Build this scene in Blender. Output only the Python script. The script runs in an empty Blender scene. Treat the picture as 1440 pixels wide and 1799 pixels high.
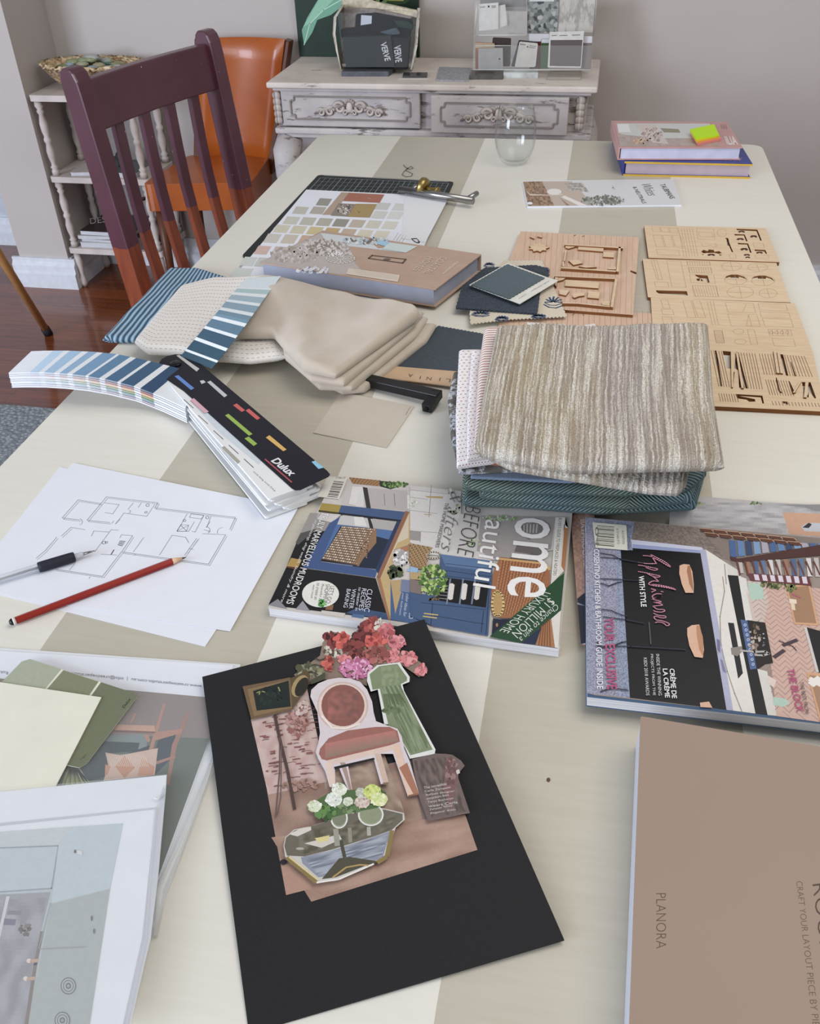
import bpy, bmesh, math, random
from mathutils import Vector, Matrix, noise
from mathutils.geometry import tessellate_polygon
random.seed(7)
R = random.random
PI = math.pi
C = bpy.context.scene.collection
scene = bpy.context.scene
# ---------------------------------------------------------------- camera
YAW, PITCH, ROLL = -0.16434, 0.64880339, -0.03281062
FPX = 1586.9; CZ = 1.37; T = 0.75
YAW = -0.20550556
fw = Vector((math.sin(YAW)*math.cos(PITCH), math.cos(YAW)*math.cos(PITCH), -math.sin(PITCH)))
_r = fw.cross(Vector((0, 0, 1))).normalized(); _u = _r.cross(fw)
rt = _r*math.cos(ROLL) + _u*math.sin(ROLL); up = -_r*math.sin(ROLL) + _u*math.cos(ROLL)
cam = bpy.data.cameras.new('camera'); co = bpy.data.objects.new('camera', cam); C.objects.link(co)
cam.sensor_fit = 'VERTICAL'; cam.sensor_height = 36; cam.lens = FPX*36/1799; cam.clip_start = .02
m = Matrix((rt, up, -fw)).transposed().to_4x4(); m.translation = Vector((0, 0, CZ)); co.matrix_world = m
scene.camera = co
def ray(x, y): return fw + rt*((x-720)/FPX) - up*((y-899.5)/FPX)
def P(x, y, z=T):                       # the point of the horizontal plane z seen at photo position x, y
    d = ray(x, y); d = d*((z-CZ)/d.z); return Vector((d.x, d.y, z))
def PY(x, y, Y):                        # the point of the upright plane Y seen at photo position x, y
    d = ray(x, y); d = d*(Y/d.y); return Vector((d.x, Y, d.z+CZ))
# ---------------------------------------------------------------- world, lamps, exposure
w = bpy.data.worlds.new('world'); scene.world = w; w.use_nodes = True
w.node_tree.nodes['Background'].inputs[0].default_value = (.93, .95, 1, 1)
w.node_tree.nodes['Background'].inputs[1].default_value = .34
def area(name, loc, target, sx, sy, power, col):
    l = bpy.data.lights.new(name, 'AREA'); l.shape = 'RECTANGLE'; l.size = sx; l.size_y = sy; l.energy = power; l.color = col
    o = bpy.data.objects.new(name, l); C.objects.link(o); o.location = loc
    o.rotation_euler = (Vector(target)-Vector(loc)).to_track_quat('-Z', 'Y').to_euler()
area('window_daylight', (-1.5, -2.3, 1.9), (-.4, 1.4, .7), 1.9, 1.5, 44, (.88, .93, 1))
area('side_window_daylight', (-3.4, -1.6, 1.5), (-1.0, 2.2, .7), 1.5, 1.8, 150, (.74, .82, 1))
area('ceiling_light', (.75, 1.05, 2.6), (.2, 1.2, .7), 1.6, 1.6, 25, (1, .94, .86))
scene.view_settings.view_transform = 'Standard'; scene.view_settings.look = 'None'
scene.view_settings.gamma = 1; scene.view_settings.exposure = 0.06
# ---------------------------------------------------------------- helpers
def lin(h, k=1.0):
    if not isinstance(h, str): return tuple(h[:3])
    return tuple(min(.92, (c/12.92 if c <= .04045 else ((c+.055)/1.055)**2.4)*k) for c in (int(h[i:i+2], 16)/255 for i in (0, 2, 4)))
class NT:
    def __init__(s, name, rough=.5):
        s.m = bpy.data.materials.new(name); s.m.use_nodes = True; s.t = s.m.node_tree; s.b = s.t.nodes['Principled BSDF']
        s.b.inputs['Roughness'].default_value = rough
    def n(s, typ, **kw):
        nd = s.t.nodes.new(typ)
        for k, v in kw.items():
            if k[0] == '_': setattr(nd, k[1:], v)
            else: nd.inputs[int(k[1:]) if k[0] == 'i' and k[1:].isdigit() else k].default_value = v
        return nd
    def l(s, a, b): s.t.links.new(a, b)
    def coord(s, kind='Object', scale=(1, 1, 1), rot=(0, 0, 0)):
        c = s.n('ShaderNodeTexCoord'); mp = s.n('ShaderNodeMapping'); mp.inputs['Scale'].default_value = scale; mp.inputs['Rotation'].default_value = rot
        s.l(c.outputs[kind], mp.inputs[0]); return mp.outputs[0]
    def noise(s, vec, scale, detail=3, rough=.5):
        nd = s.n('ShaderNodeTexNoise', Scale=scale, Detail=detail, Roughness=rough); s.l(vec, nd.inputs['Vector']); return nd.outputs['Fac']
    def ramp(s, fac, stops, interp='LINEAR'):
        r = s.n('ShaderNodeValToRGB'); r.color_ramp.interpolation = interp
        e = r.color_ramp.elements
        while len(e) > len(stops): e.remove(e[-1])
        while len(e) < len(stops): e.new(.5)
        for q, (p, c) in zip(e, stops): q.position = p; q.color = (*lin(c), 1)
        s.l(fac, r.inputs[0]); return r.outputs[0]
    def mix(s, fac, a, b, mode='MIX'):
        x = s.n('ShaderNodeMix', _data_type='RGBA', _blend_type=mode)
        for i, v in ((0, fac), (6, a), (7, b)):
            if hasattr(v, 'links'): s.l(v, x.inputs[i])
            else: x.inputs[i].default_value = v if i == 0 else (*lin(v), 1)
        return x.outputs[2]
    def math(s, op, a, b=0.0, clamp=False):
        x = s.n('ShaderNodeMath', _operation=op); x.use_clamp = clamp
        for i, v in ((0, a), (1, b)):
            if hasattr(v, 'links'): s.l(v, x.inputs[i])
            else: x.inputs[i].default_value = v
        return x.outputs[0]
    def sep(s, vec):
        x = s.n('ShaderNodeSeparateXYZ'); s.l(vec, x.inputs[0]); return x.outputs
    def col(s, c):
        if hasattr(c, 'links'): s.l(c, s.b.inputs['Base Color'])
        else: s.b.inputs['Base Color'].default_value = (*lin(c), 1)
        return s
    def bump(s, h, strength=.3, dist=.001):
        b = s.n('ShaderNodeBump', Strength=strength, Distance=dist); s.l(h, b.inputs['Height']); s.l(b.outputs[0], s.b.inputs['Normal']); return s
_mc = {}
def mat(c, rough=.5, var=.06, scale=40, bump=0, metal=0, coat=0, sheen=0):
    key = (c, rough, var, scale, bump, metal, coat, sheen)
    if key in _mc: return _mc[key]
    q = NT('surface_'+str(c), rough); v = q.coord(); f = q.noise(v, scale)
    a = lin(c); lo = tuple(x*(1-var) for x in a); hi = tuple(min(.95, x*(1+var)) for x in a)
    q.col(q.ramp(f, [(.3, lo), (.7, hi)]))
    if bump: q.bump(q.noise(v, scale*4), bump)
    q.b.inputs['Metallic'].default_value = metal; q.b.inputs['Specular IOR Level'].default_value = .32; q.b.inputs['Coat Weight'].default_value = coat; q.b.inputs['Coat Roughness'].default_value = .15
    q.b.inputs['Sheen Weight'].default_value = sheen
    _mc[key] = q.m; return q.m
def printmat(name, rough, coat):
    q = NT(name, rough); a0_ = q.n('ShaderNodeAttribute', _attribute_name='Col'); a = q.n('ShaderNodeHueSaturation', Saturation=.84, Value=.97); q.l(a0_.outputs['Color'], a.inputs['Color']); f = q.noise(q.coord(), 260, 4)
    q.col(q.mix(1.0, a.outputs[0], q.ramp(f, [(.3, (.93, .93, .93)), (.7, (1, 1, 1))]), 'MULTIPLY'))
    q.b.inputs['Coat Weight'].default_value = coat; q.b.inputs['Specular IOR Level'].default_value = .35; q.b.inputs['Coat Roughness'].default_value = .2; return q.m
GLOSS = printmat('glossy_print', .4, .06); MATTE = printmat('matte_print', .75, 0)
def link(name, me, mats, parent=None):
    for x in (mats if isinstance(mats, (list, tuple)) else [mats]): me.materials.append(x)
    o = bpy.data.objects.new(name, me); C.objects.link(o)
    if parent: o.parent = parent; o.matrix_parent_inverse = parent.matrix_world.inverted()
    return o
def mesh(name, vs, fs, mats, parent=None, smooth=False, mi=None):
    me = bpy.data.meshes.new(name); me.from_pydata([tuple(v) for v in vs], [], fs)
    if mi: me.polygons.foreach_set('material_index', mi)
    if smooth: me.polygons.foreach_set('use_smooth', [True]*len(fs))
    me.update(); return link(name, me, mats, parent)
def tag(o, label=None, cat=None, group=None, kind=None):
    if label: o['label'] = label
    if cat: o['category'] = cat
    if group: o['group'] = group
    if kind: o['kind'] = kind
    return o
def thing(name, loc, label, cat, group=None):
    o = bpy.data.objects.new(name, None); o.empty_display_size = .05; C.objects.link(o); o.location = loc
    bpy.context.view_layer.update() if False else None
    o.matrix_world = Matrix.Translation(Vector(loc)); return tag(o, label, cat, group)
class MB:                                # collects shapes into one mesh
    def __init__(s): s.v = []; s.f = []; s.sm = []
    def add(s, vs, fs, smooth=False):
        b = len(s.v); s.v += [Vector(v) for v in vs]; s.f += [[i+b for i in f] for f in fs]; s.sm += [smooth]*len(fs); return s
    def box(s, c, d, rot=None):
        vs = [Vector((x*d[0]/2, y*d[1]/2, z*d[2]/2)) for x in (-1, 1) for y in (-1, 1) for z in (-1, 1)]
        if rot: vs = [rot @ v for v in vs]
        return s.add([v+Vector(c) for v in vs], [(0, 1, 3, 2), (4, 6, 7, 5), (0, 4, 5, 1), (2, 3, 7, 6), (0, 2, 6, 4), (1, 5, 7, 3)])
    def bar(s, a, b, w1, w2, side):      # a squared bar from a to b; side = direction of width w1
        a = Vector(a); b = Vector(b); d = (b-a).normalized(); x = Vector(side); x = (x-d*x.dot(d)).normalized(); y = d.cross(x)
        vs = [p+x*(i*w1/2)+y*(j*w2/2) for p in (a, b) for i, j in ((-1, -1), (1, -1), (1, 1), (-1, 1))]
        return s.add(vs, [(3, 2, 1, 0), (4, 5, 6, 7), (0, 1, 5, 4), (1, 2, 6, 5), (2, 3, 7, 6), (3, 0, 4, 7)])
    def prism(s, pts, z0, z1):           # outline (world points) between two heights
        n = len(pts); t = [Vector((p[0], p[1], z1)) for p in pts]; b = [Vector((p[0], p[1], z0)) for p in pts]
        tri = tessellate_polygon([t]); return s.add(t+b, [up_(t, q) for q in tri]+[tuple(i+n for i in reversed(up_(t, q))) for q in tri]+[(i, (i+1) % n, (i+1) % n+n, i+n) for i in range(n)])
    def tube(s, pts, r, seg=10, caps=True):
        pts = [Vector(p) for p in pts]; n = len(pts); rs = r if isinstance(r, (list, tuple)) else [r]*n; vs = []; fs = []
        prev = None
        for i, p in enumerate(pts):
            d = (pts[min(i+1, n-1)]-pts[max(i-1, 0)]).normalized()
            if prev is None: x = d.orthogonal().normalized()
            else: x = (prev-d*prev.dot(d)); x = x.normalized() if x.length > 1e-6 else d.orthogonal().normalized()
            prev = x; y = d.cross(x)
            vs += [p+(x*math.cos(2*PI*k/seg)+y*math.sin(2*PI*k/seg))*rs[i] for k in range(seg)]
        for i in range(n-1):
            for k in range(seg): fs.append((i*seg+k, i*seg+(k+1) % seg, (i+1)*seg+(k+1) % seg, (i+1)*seg+k))
        if caps: fs += [tuple(reversed(range(seg))), tuple((n-1)*seg+k for k in range(seg))]
        return s.add(vs, fs, True)
    def lathe(s, prof, c, seg=24, close=False):
        vs = []; fs = []; n = len(prof)
        for r, z in prof: vs += [Vector(c)+Vector((r*math.cos(2*PI*k/seg), r*math.sin(2*PI*k/seg), z)) for k in range(seg)]
        for i in range(n-1):
            for k in range(seg): fs.append((i*seg+k, i*seg+(k+1) % seg, (i+1)*seg+(k+1) % seg, (i+1)*seg+k))
        if not close: fs += [tuple(reversed(range(seg))), tuple((n-1)*seg+k for k in range(seg))]
        return s.add(vs, fs, True)
    def ball(s, c, r, seg=10):
        if not hasattr(r, '__len__'): r = (r, r, r)
        prof = [(math.sin(PI*i/8), -math.cos(PI*i/8)) for i in range(1, 8)]; b = len(s.v); s.lathe(prof, (0, 0, 0), seg)
        for i in range(b, len(s.v)): v = s.v[i]; s.v[i] = Vector((v.x*r[0]+c[0], v.y*r[1]+c[1], v.z*r[2]+c[2]))
        return s
    def build(s, name, mats, parent=None, bevel=0, seg=2):
        o = mesh(name, s.v, s.f, mats, parent); o.data.polygons.foreach_set('use_smooth', s.sm)
        if bevel:
            b = o.modifiers.new('bevel', 'BEVEL'); b.width = bevel; b.segments = seg; b.limit_method = 'ANGLE'
        return o
def up_(pts, tri):
    a, b, c = (pts[i] for i in tri)
    return tuple(tri) if (b-a).cross(c-a).z >= 0 else tuple(reversed(tri))
def ccw(pts):
    a = sum(pts[i][0]*pts[(i+1) % len(pts)][1]-pts[(i+1) % len(pts)][0]*pts[i][1] for i in range(len(pts)))
    return pts if a > 0 else pts[::-1]
def fixn(o):
    bm = bmesh.new(); bm.from_mesh(o.data); bmesh.ops.recalc_face_normals(bm, faces=bm.faces); bm.to_mesh(o.data); bm.free(); return o
def round_poly(pts, r, k=4):             # rounds the corners of an outline
    out = []; n = len(pts)
    for i in range(n):
        p = Vector(pts[i]).to_2d(); a = Vector(pts[i-1]).to_2d(); b = Vector(pts[(i+1) % n]).to_2d()
        da = (a-p); db = (b-p); q = min(r, da.length*.45, db.length*.45); s0 = p+da.normalized()*q; s1 = p+db.normalized()*q
        for j in range(k+1):
            t = j/k; out.append(s0*(1-t)**2+p*2*t*(1-t)+s1*t*t)
    return out
def slab(name, px, z0, z1, m, parent=None, r=0, bevel=0):
    pts = [P(x, y, z1) for x, y in px]; pts = ccw([(p.x, p.y) for p in pts])
    if r: pts = [(p.x, p.y) for p in round_poly([(*p, 0) for p in pts], r)]
    return fixn(MB().prism(pts, z0, z1).build(name, m, parent, bevel))
_font = {}
def glyphs(txt, shear, bold):
    k = (txt, shear, bold)
    if k not in _font:
        cu = bpy.data.curves.new('t', 'FONT'); cu.body = txt; cu.shear = shear; cu.offset = bold; cu.resolution_u = 3
        o = bpy.data.objects.new('t', cu); C.objects.link(o); dg = bpy.context.evaluated_depsgraph_get()
        me = bpy.data.meshes.new_from_object(o.evaluated_get(dg))
        vs = [v.co.copy() for v in me.vertices]; fs = [tuple(p.vertices) for p in me.polygons]
        bpy.data.objects.remove(o); bpy.data.curves.remove(cu); bpy.data.meshes.remove(me)
        _font[k] = (vs, fs)
    return _font[k]
class Art:                               # printed artwork: coloured faces lying on a real sheet
    def __init__(s, z=T, ox=0, oy=0, k=1.0, fn=None, step=8e-6):
        s.z = z; s.t = (ox, oy, k); s.fn = fn; s.v = []; s.f = []; s.c = []; s.n = 1; s.step = step
    def tf(s, ox, oy, k): s.t = (ox, oy, k); return s
    def W(s, p, lift=0):
        x = s.t[0]+p[0]/s.t[2]; y = s.t[1]+p[1]/s.t[2]; l = s.n*s.step
        return s.fn(x, y, l) if s.fn else P(x, y, s.z+l)
    def put(s, vs, fs, col):
        b = len(s.v); s.v += vs
        for i, f in enumerate(fs):
            s.f.append([j+b for j in f]); s.c.append(col[i] if isinstance(col, list) else col)
    def poly(s, pts, c, k=1.0):
        vs = [s.W(p) for p in pts]; s.put(vs, [t for t in tessellate_polygon([[Vector((p[0], p[1], 0)) for p in pts]])], lin(c, k)); s.n += 1; return s
    def line(s, pts, wd, c, closed=False, adv=True):
        pts = list(pts)+([pts[0]] if closed else [])
        vs = []; fs = []
        for i in range(len(pts)-1):
            a = s.W(pts[i]); b = s.W(pts[i+1]); d = b-a
            if d.length < 1e-9: continue
            nrm = Vector((d.y, -d.x, 0)) if not s.fn else Vector((d.z, 0, -d.x))
            nrm = nrm.normalized()*wd/2; e = d.normalized()*min(wd*.3, d.length*.2); k = len(vs)
            vs += [a-nrm-e, a+nrm-e, b+nrm+e, b-nrm+e]; fs.append((k, k+1, k+2, k+3))
        s.put(vs, fs, lin(c)); s.n += 1 if adv else 0; return s
    def lines(s, segs, wd, c):
        for q in segs: s.line(q, wd, c, adv=False)
        s.n += 1; return s
    def rect(s, x0, y0, x1, y1, c): return s.poly([(x0, y0), (x1, y0), (x1, y1), (x0, y1)], c)
    def disc(s, cx, cy, rx, ry, c, n=14, jit=0, rot=0, adv=True):
        pts = []
        for k in range(n):
            a = 2*PI*k/n; q = 1+jit*(R()-.5); x = rx*math.cos(a)*q; y = ry*math.sin(a)*q
            pts.append((cx+x*math.cos(rot)-y*math.sin(rot), cy+x*math.sin(rot)+y*math.cos(rot)))
        s.poly(pts, c); s.n -= 0 if adv else 1; return s
    def text(s, txt, a, b, c, col, shear=0, bold=0):
        vs, fs = glyphs(txt, shear, bold)
        x0 = min(v.x for v in vs); x1 = max(v.x for v in vs); y0 = min(v.y for v in vs); y1 = max(v.y for v in vs)
        A = s.W(a); U = s.W(b)-A; V = s.W(c)-A
        s.put([A+U*((v.x-x0)/(x1-x0))+V*((v.y-y0)/(y1-y0)) for v in vs], fs, lin(col)); s.n += 1; return s
    def quad(s, q):                       # bilinear map on a quad of four photo points
        A, B, D, E = (s.W(p) for p in q)  # back left, back right, front right, front left
        return lambda u, v: A*(1-u)*(1-v)+B*u*(1-v)+D*u*v+E*(1-u)*v
    def rast(s, q, nu, nv, fn):
        g = s.quad(q); vs = [g(i/nu, j/nv) for j in range(nv+1) for i in range(nu+1)]; fs = []; cs = []
        for j in range(nv):
            for i in range(nu):
                k = j*(nu+1)+i; fs.append((k, k+1, k+nu+2, k+nu+1)); cs.append(lin(fn((i+.5)/nu, (j+.5)/nv)))
        s.put(vs, fs, cs); s.n += 1; return s
    def quads(s, q, rects, c):            # many small cells (u0,v0,u1,v1) on a quad
        g = s.quad(q); vs = []; fs = []; cs = []
        for r in rects:
            k = len(vs); u0, v0, u1, v1 = r[:4]; vs += [g(u0, v0), g(u1, v0), g(u1, v1), g(u0, v1)]; fs.append((k, k+1, k+2, k+3)); cs.append(lin(r[4] if len(r) > 4 else c))
        s.put(vs, fs, cs); s.n += 1; return s
    def cluster(s, cx, cy, rx, ry, n, size, cols, jit=.6):
        for i in range(n):
            a = R()*2*PI; q = math.sqrt(R()); z = size*(.6+.8*R())
            s.disc(cx+rx*q*math.cos(a), cy+ry*q*math.sin(a), z, z*(.5+.5*R()), cols[int(R()*len(cols))], 7, jit, R()*3, adv=(i % 6 == 5))
        s.n += 1; return s
    def build(s, name, m, parent=None):
        me = bpy.data.meshes.new(name); me.from_pydata([tuple(v) for v in s.v], [], s.f)
        at = me.color_attributes.new('Col', 'FLOAT_COLOR', 'CORNER'); buf = []
        for p, c in zip(me.polygons, s.c): buf += [*c, 1.0]*p.loop_total
        at.data.foreach_set('color', buf); me.update()
        if not s.fn:
            fl = [i for i, p in enumerate(me.polygons) if p.normal.z < 0]
            if fl:
                bm = bmesh.new(); bm.from_mesh(me); bm.faces.ensure_lookup_table(); bmesh.ops.reverse_faces(bm, faces=[bm.faces[i] for i in fl]); bm.to_mesh(me); bm.free()
        return link(name, me, m, parent)
def mixh(a, b, t):
    a = lin(a); b = lin(b); return tuple(a[i]*(1-t)+b[i]*t for i in range(3))
def nz(x, y, z=0): return noise.noise(Vector((x, y, z)))
def polyl(pts, t):
    if len(pts) == 1: return pts[0]
    L = [0]
    for i in range(len(pts)-1): L.append(L[-1]+(pts[i+1]-pts[i]).length)
    d = t*L[-1]
    for i in range(len(pts)-1):
        if d <= L[i+1] or i == len(pts)-2: return pts[i].lerp(pts[i+1], (d-L[i])/max(1e-9, L[i+1]-L[i]))
def pad(name, back, right, front, left, z0, z1, m, parent=None, nu=50, nv=50, disp=None, zc=None, world=False, r=None, mb=None):
    """a folded layer of cloth: soft rounded slab over an outline of four edges (photo points at its mid height)"""
    zm = (z0+z1)/2; h = (z1-z0)/2; r = r or h*1.1
    pz = (lambda q: Vector((q[0], q[1], zm))) if world else (lambda q: P(q[0], q[1], q[2] if len(q) > 2 else zm))
    bk, rg, fr, lf = ([pz(q) for q in e] for e in (back, right, front, left))
    W = (bk[-1]-bk[0]).length; H = (lf[-1]-lf[0]).length
    def samp(n, L):
        q = r/L; e = [0, .05*q, .2*q, .45*q, .75*q, q]; inner = [q+(1-2*q)*i/n for i in range(1, n)]
        return e+inner+[1-x for x in reversed(e)]
    us = samp(nu, W); vs_ = samp(nv, H); nU = len(us); nV = len(vs_)
    c00 = bk[0]; c10 = bk[-1]; c01 = lf[-1]; c11 = fr[-1]
    top = []; bot = []; uv = []; uvb = []
    for v in vs_:
        for u in us:
            p = polyl(bk, u)*(1-v)+polyl(fr, u)*v+polyl(lf, v)*(1-u)+polyl(rg, v)*u-(c00*(1-u)*(1-v)+c10*u*(1-v)+c01*(1-u)*v+c11*u*v)
            d = min(u*W, (1-u)*W, 1e9); e = min(v*H, (1-v)*H)
            ee = (1-max(0, 1-d/r)**2)**.5*(1-max(0, 1-e/r)**2)**.5
            x, y = u*W, v*H
            dz = disp(x, y, u, v) if disp else 0
            edge = 1-ee
            top.append(Vector((p.x, p.y, p.z+h*ee+dz*min(1, ee*1.2)))); bot.append(Vector((p.x, p.y, max(p.z-h*ee, z0))))
            ox = (h*edge*1.2)*(1 if u > .5 else -1) if d < r else 0; oy = (h*edge*1.2)*(1 if v > .5 else -1) if e < r else 0
            uv.append((x+ox, y+oy)); uvb.append((x+ox*2, y+oy*2))
    n = nU*nV; fs = []
    for j in range(nV-1):
        for i in range(nU-1):
            k = j*nU+i; fs.append((k, k+nU, k+nU+1, k+1)); fs.append((k+n, k+1+n, k+nU+1+n, k+nU+n))
    vs = top+bot; uvs = uv+uvb
    me = bpy.data.meshes.new(name); me.from_pydata([tuple(v) for v in vs], [], fs)
    ul = me.uv_layers.new(name='UVMap'); ul.data.foreach_set('uv', [q for lp in me.loops for q in uvs[lp.vertex_index]])
    bm = bmesh.new(); bm.from_mesh(me); bmesh.ops.remove_doubles(bm, verts=bm.verts, dist=1e-6); bm.to_mesh(me); bm.free()
    me.polygons.foreach_set('use_smooth', [True]*len(me.polygons)); me.update()
    return link(name, me, m, parent)
def join(objs, name):                     # several pads of one folded cloth become one mesh
    bm = bmesh.new(); base = objs[0]
    for o in objs:
        me = o.data.copy(); me.transform(base.matrix_world.inverted() @ o.matrix_world) if False else None; bm.from_mesh(me)
    me = bpy.data.meshes.new(name); bm.to_mesh(me); bm.free(); mats = list(base.data.materials); par = base.parent
    for o in objs: bpy.data.objects.remove(o)
    return link(name, me, mats, par)
# ---------------------------------------------------------------- materials
def wallmat():
    q = NT('wall_paint', .85); v = q.coord(); q.col(q.ramp(q.noise(v, 1.2), [(.3, 'bdb5af'), (.7, 'c2bbb6')])); q.bump(q.noise(v, 160, 2), .08); return q.m
WALL = wallmat(); WHITE = mat('d9dde2', .5)
def floormat():
    q = NT('jarrah_boards', .22); v = q.coord(scale=(1, 1, 1)); b = q.n('ShaderNodeTexBrick', Scale=1.0)
    b.inputs['Brick Width'].default_value = 1.7; b.inputs['Row Height'].default_value = .085; b.inputs['Mortar Size'].default_value = .0012; b.offset = .37
    b.inputs['Color1'].default_value = (*lin('8a4a26'), 1); b.inputs['Color2'].default_value = (*lin('5f2a14'), 1); b.inputs['Mortar'].default_value = (*lin('2a1008'), 1)
    q.l(v, b.inputs[0]); g = q.noise(q.coord(scale=(3, 40, 3)), 2, 6, .6)
    q.col(q.mix(.45, b.outputs[0], q.ramp(g, [(.3, '4a1f0e'), (.75, 'a05a30')]))); q.b.inputs['Coat Weight'].default_value = .3; return q.m
def distress(base, wear, amt=.56, dark='4a3a34'):
    q = NT('chalk_paint', .65); v = q.coord(); f = q.noise(q.coord(scale=(3, 12, 14)), 4, 7, .7)
    g = q.noise(v, 12, 3)
    c = q.mix(q.ramp(g, [(.35, (0, 0, 0)), (.75, (1, 1, 1))]), base, wear)
    e = q.n('ShaderNodeNewGeometry'); k = q.math('MAXIMUM', q.ramp(f, [(amt, (0, 0, 0)), (amt+.08, (.8, .8, .8))]), q.ramp(e.outputs['Pointiness'], [(.56, (0, 0, 0)), (.64, (.8, .8, .8))]))
    q.col(q.mix(k, c, dark)); q.bump(f, .2); return q.m
DIST = distress('d0c9c4', 'b4adae'); DISTB = distress('ded4ca', 'cdc1b8', .61); SHELFM = distress('d6ccc5', 'b9aea8', .68)
def tablemat():
    q = NT('striped_table_paint', .42); x, y, z = q.sep(q.coord()); wob = q.math('MULTIPLY', q.noise(q.coord(), 30, 2), .0015)
    x = q.math('ADD', x, wob)
    def band(a, b): return q.math('MULTIPLY', q.math('GREATER_THAN', x, a), q.math('LESS_THAN', x, b))
    f = q.math('ADD', band(-.477, -.265), band(-.049, .171))
    n = q.noise(q.coord(scale=(6, 60, 6)), 3, 4)
    cr = q.ramp(n, [(.3, 'dedbd0'), (.7, 'e2dfd5')]); be = q.ramp(n, [(.3, 'b8b2a2'), (.7, 'beb8a9')])
    q.col(q.mix(f, cr, be)); q.bump(n, .05, .0004); q.b.inputs['Coat Weight'].default_value = .1; q.b.inputs['Coat Roughness'].default_value = .35
    return q.m
def twotone():
    q = NT('half_stripped_paint', .38); x, y, z = q.sep(q.coord()); zz = q.math('ADD', z, q.math('MULTIPLY', q.noise(q.coord(), 14, 3), .03))
    f = q.math('GREATER_THAN', zz, .668); n = q.noise(q.coord(scale=(25, 25, 3)), 3, 4); sp = q.noise(q.coord(), 130, 2, .4)
    wood = q.ramp(n, [(.3, '6c2a12'), (.7, '8a401e')]); pa = q.ramp(q.noise(q.coord(), 9, 3), [(.3, '481d2a'), (.7, '542838')])
    pa = q.mix(q.ramp(sp, [(.77, (0, 0, 0)), (.79, (1, 1, 1))]), pa, 'b7a8ad')
    q.col(q.mix(f, wood, pa)); q.bump(sp, .12); q.b.inputs['Coat Weight'].default_value = .5; q.b.inputs['Coat Roughness'].default_value = .3; return q.m
# ---------------------------------------------------------------- setting
def struct(o): o['kind'] = 'structure'; return o
struct(MB().box((-.6, 1.6, -.03), (5.2, 4.4, .06)).build('floor', floormat()))
WY = 3.24
struct(MB().box((.15, WY+.05, 1.25), (4.1, .1, 2.5)).build('wall_back', WALL))
struct(MB().box((-2.0, 3.18, 1.25), (.2, .4, 2.5)).build('wall_left', WALL))
struct(MB().box((-2.65, 3.43, 1.25), (1.1, .1, 2.5)).build('wall_far', mat('c3cad2', .8)))
def skirting(name, a, b, nrm):
    a = Vector(a); b = Vector(b); n = Vector(nrm); mb = MB()
    prof = [(0, 0), (.028, 0), (.028, .055), (.020, .062), (.020, .085), (.010, .098), (.010, .112), (0, .112)]
    vs = [p+n*x+Vector((0, 0, z)) for p in (a, b) for x, z in prof]; k = len(prof)
    return struct(fixn(mb.add(vs, [(i, (i+1) % k, (i+1) % k+k, i+k) for i in range(k)]+[tuple(range(k)), tuple(range(2*k-1, k-1, -1))]).build(name, WHITE)))
skirting('baseboard_back', (-1.9, WY, 0), (2.2, WY, 0), (0, -1, 0))
skirting('baseboard_left', (-2.128, 2.98, 0), (-1.872, 2.98, 0), (0, -1, 0))
skirting('baseboard_side', (-1.9, 2.985, 0), (-1.9, WY-.03, 0), (1, 0, 0))
skirting('baseboard_far', (-3.2, 3.38, 0), (-2.1, 3.38, 0), (0, -1, 0))
# ---------------------------------------------------------------- rug
def rugmat():
    q = NT('woven_rug', .95); v = q.coord(); n = q.n('ShaderNodeTexVoronoi', Scale=85); q.l(v, n.inputs['Vector'])
    q.col(q.ramp(n.outputs['Distance'], [(.1, 'adb1b4'), (.6, '7f868a')])); q.bump(n.outputs['Distance'], .8, .004); return q.m
tag(MB().box((-1.15, 1.1, .006), (1.35, 2.0, .012)).build('rug', rugmat(), bevel=.004), 'flat grey woven rug on the timber floor at the left of the table', 'rug')
# ---------------------------------------------------------------- table
t = thing('table', (-.15, 1.19, 0), 'long table with a cream top painted with wide beige stripes', 'table')
X0, X1, Y0, Y1 = -.688, .389, .02, 2.335
pts = round_poly([(X0, Y0, 0), (X1, Y0, 0), (X1, Y1, 0), (X0, Y1, 0)], .035, 6)
MB().prism(pts, .722, T).build('tabletop', tablemat(), t, .004)
TW = mat('d5d0c2', .5)
MB().box((-.15, .1, .67), (.93, .02, .10)).box((-.15, 2.25, .67), (.93, .02, .10)).box((X0+.09, 1.18, .67), (.02, 2.1, .10)).box((X1-.09, 1.18, .67), (.02, 2.1, .10)).build('apron', TW, t)
for x in (X0+.09, X1-.09):
    for y in (.11, 2.24):
        MB().box((x, y, .68), (.07, .07, .09)).lathe([(.034, .64), (.024, .60), (.036, .55), (.03, .3), (.02, .08), (.028, .05), (.02, .0125)], (x, y, 0)).build('leg', TW, t)
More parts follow.
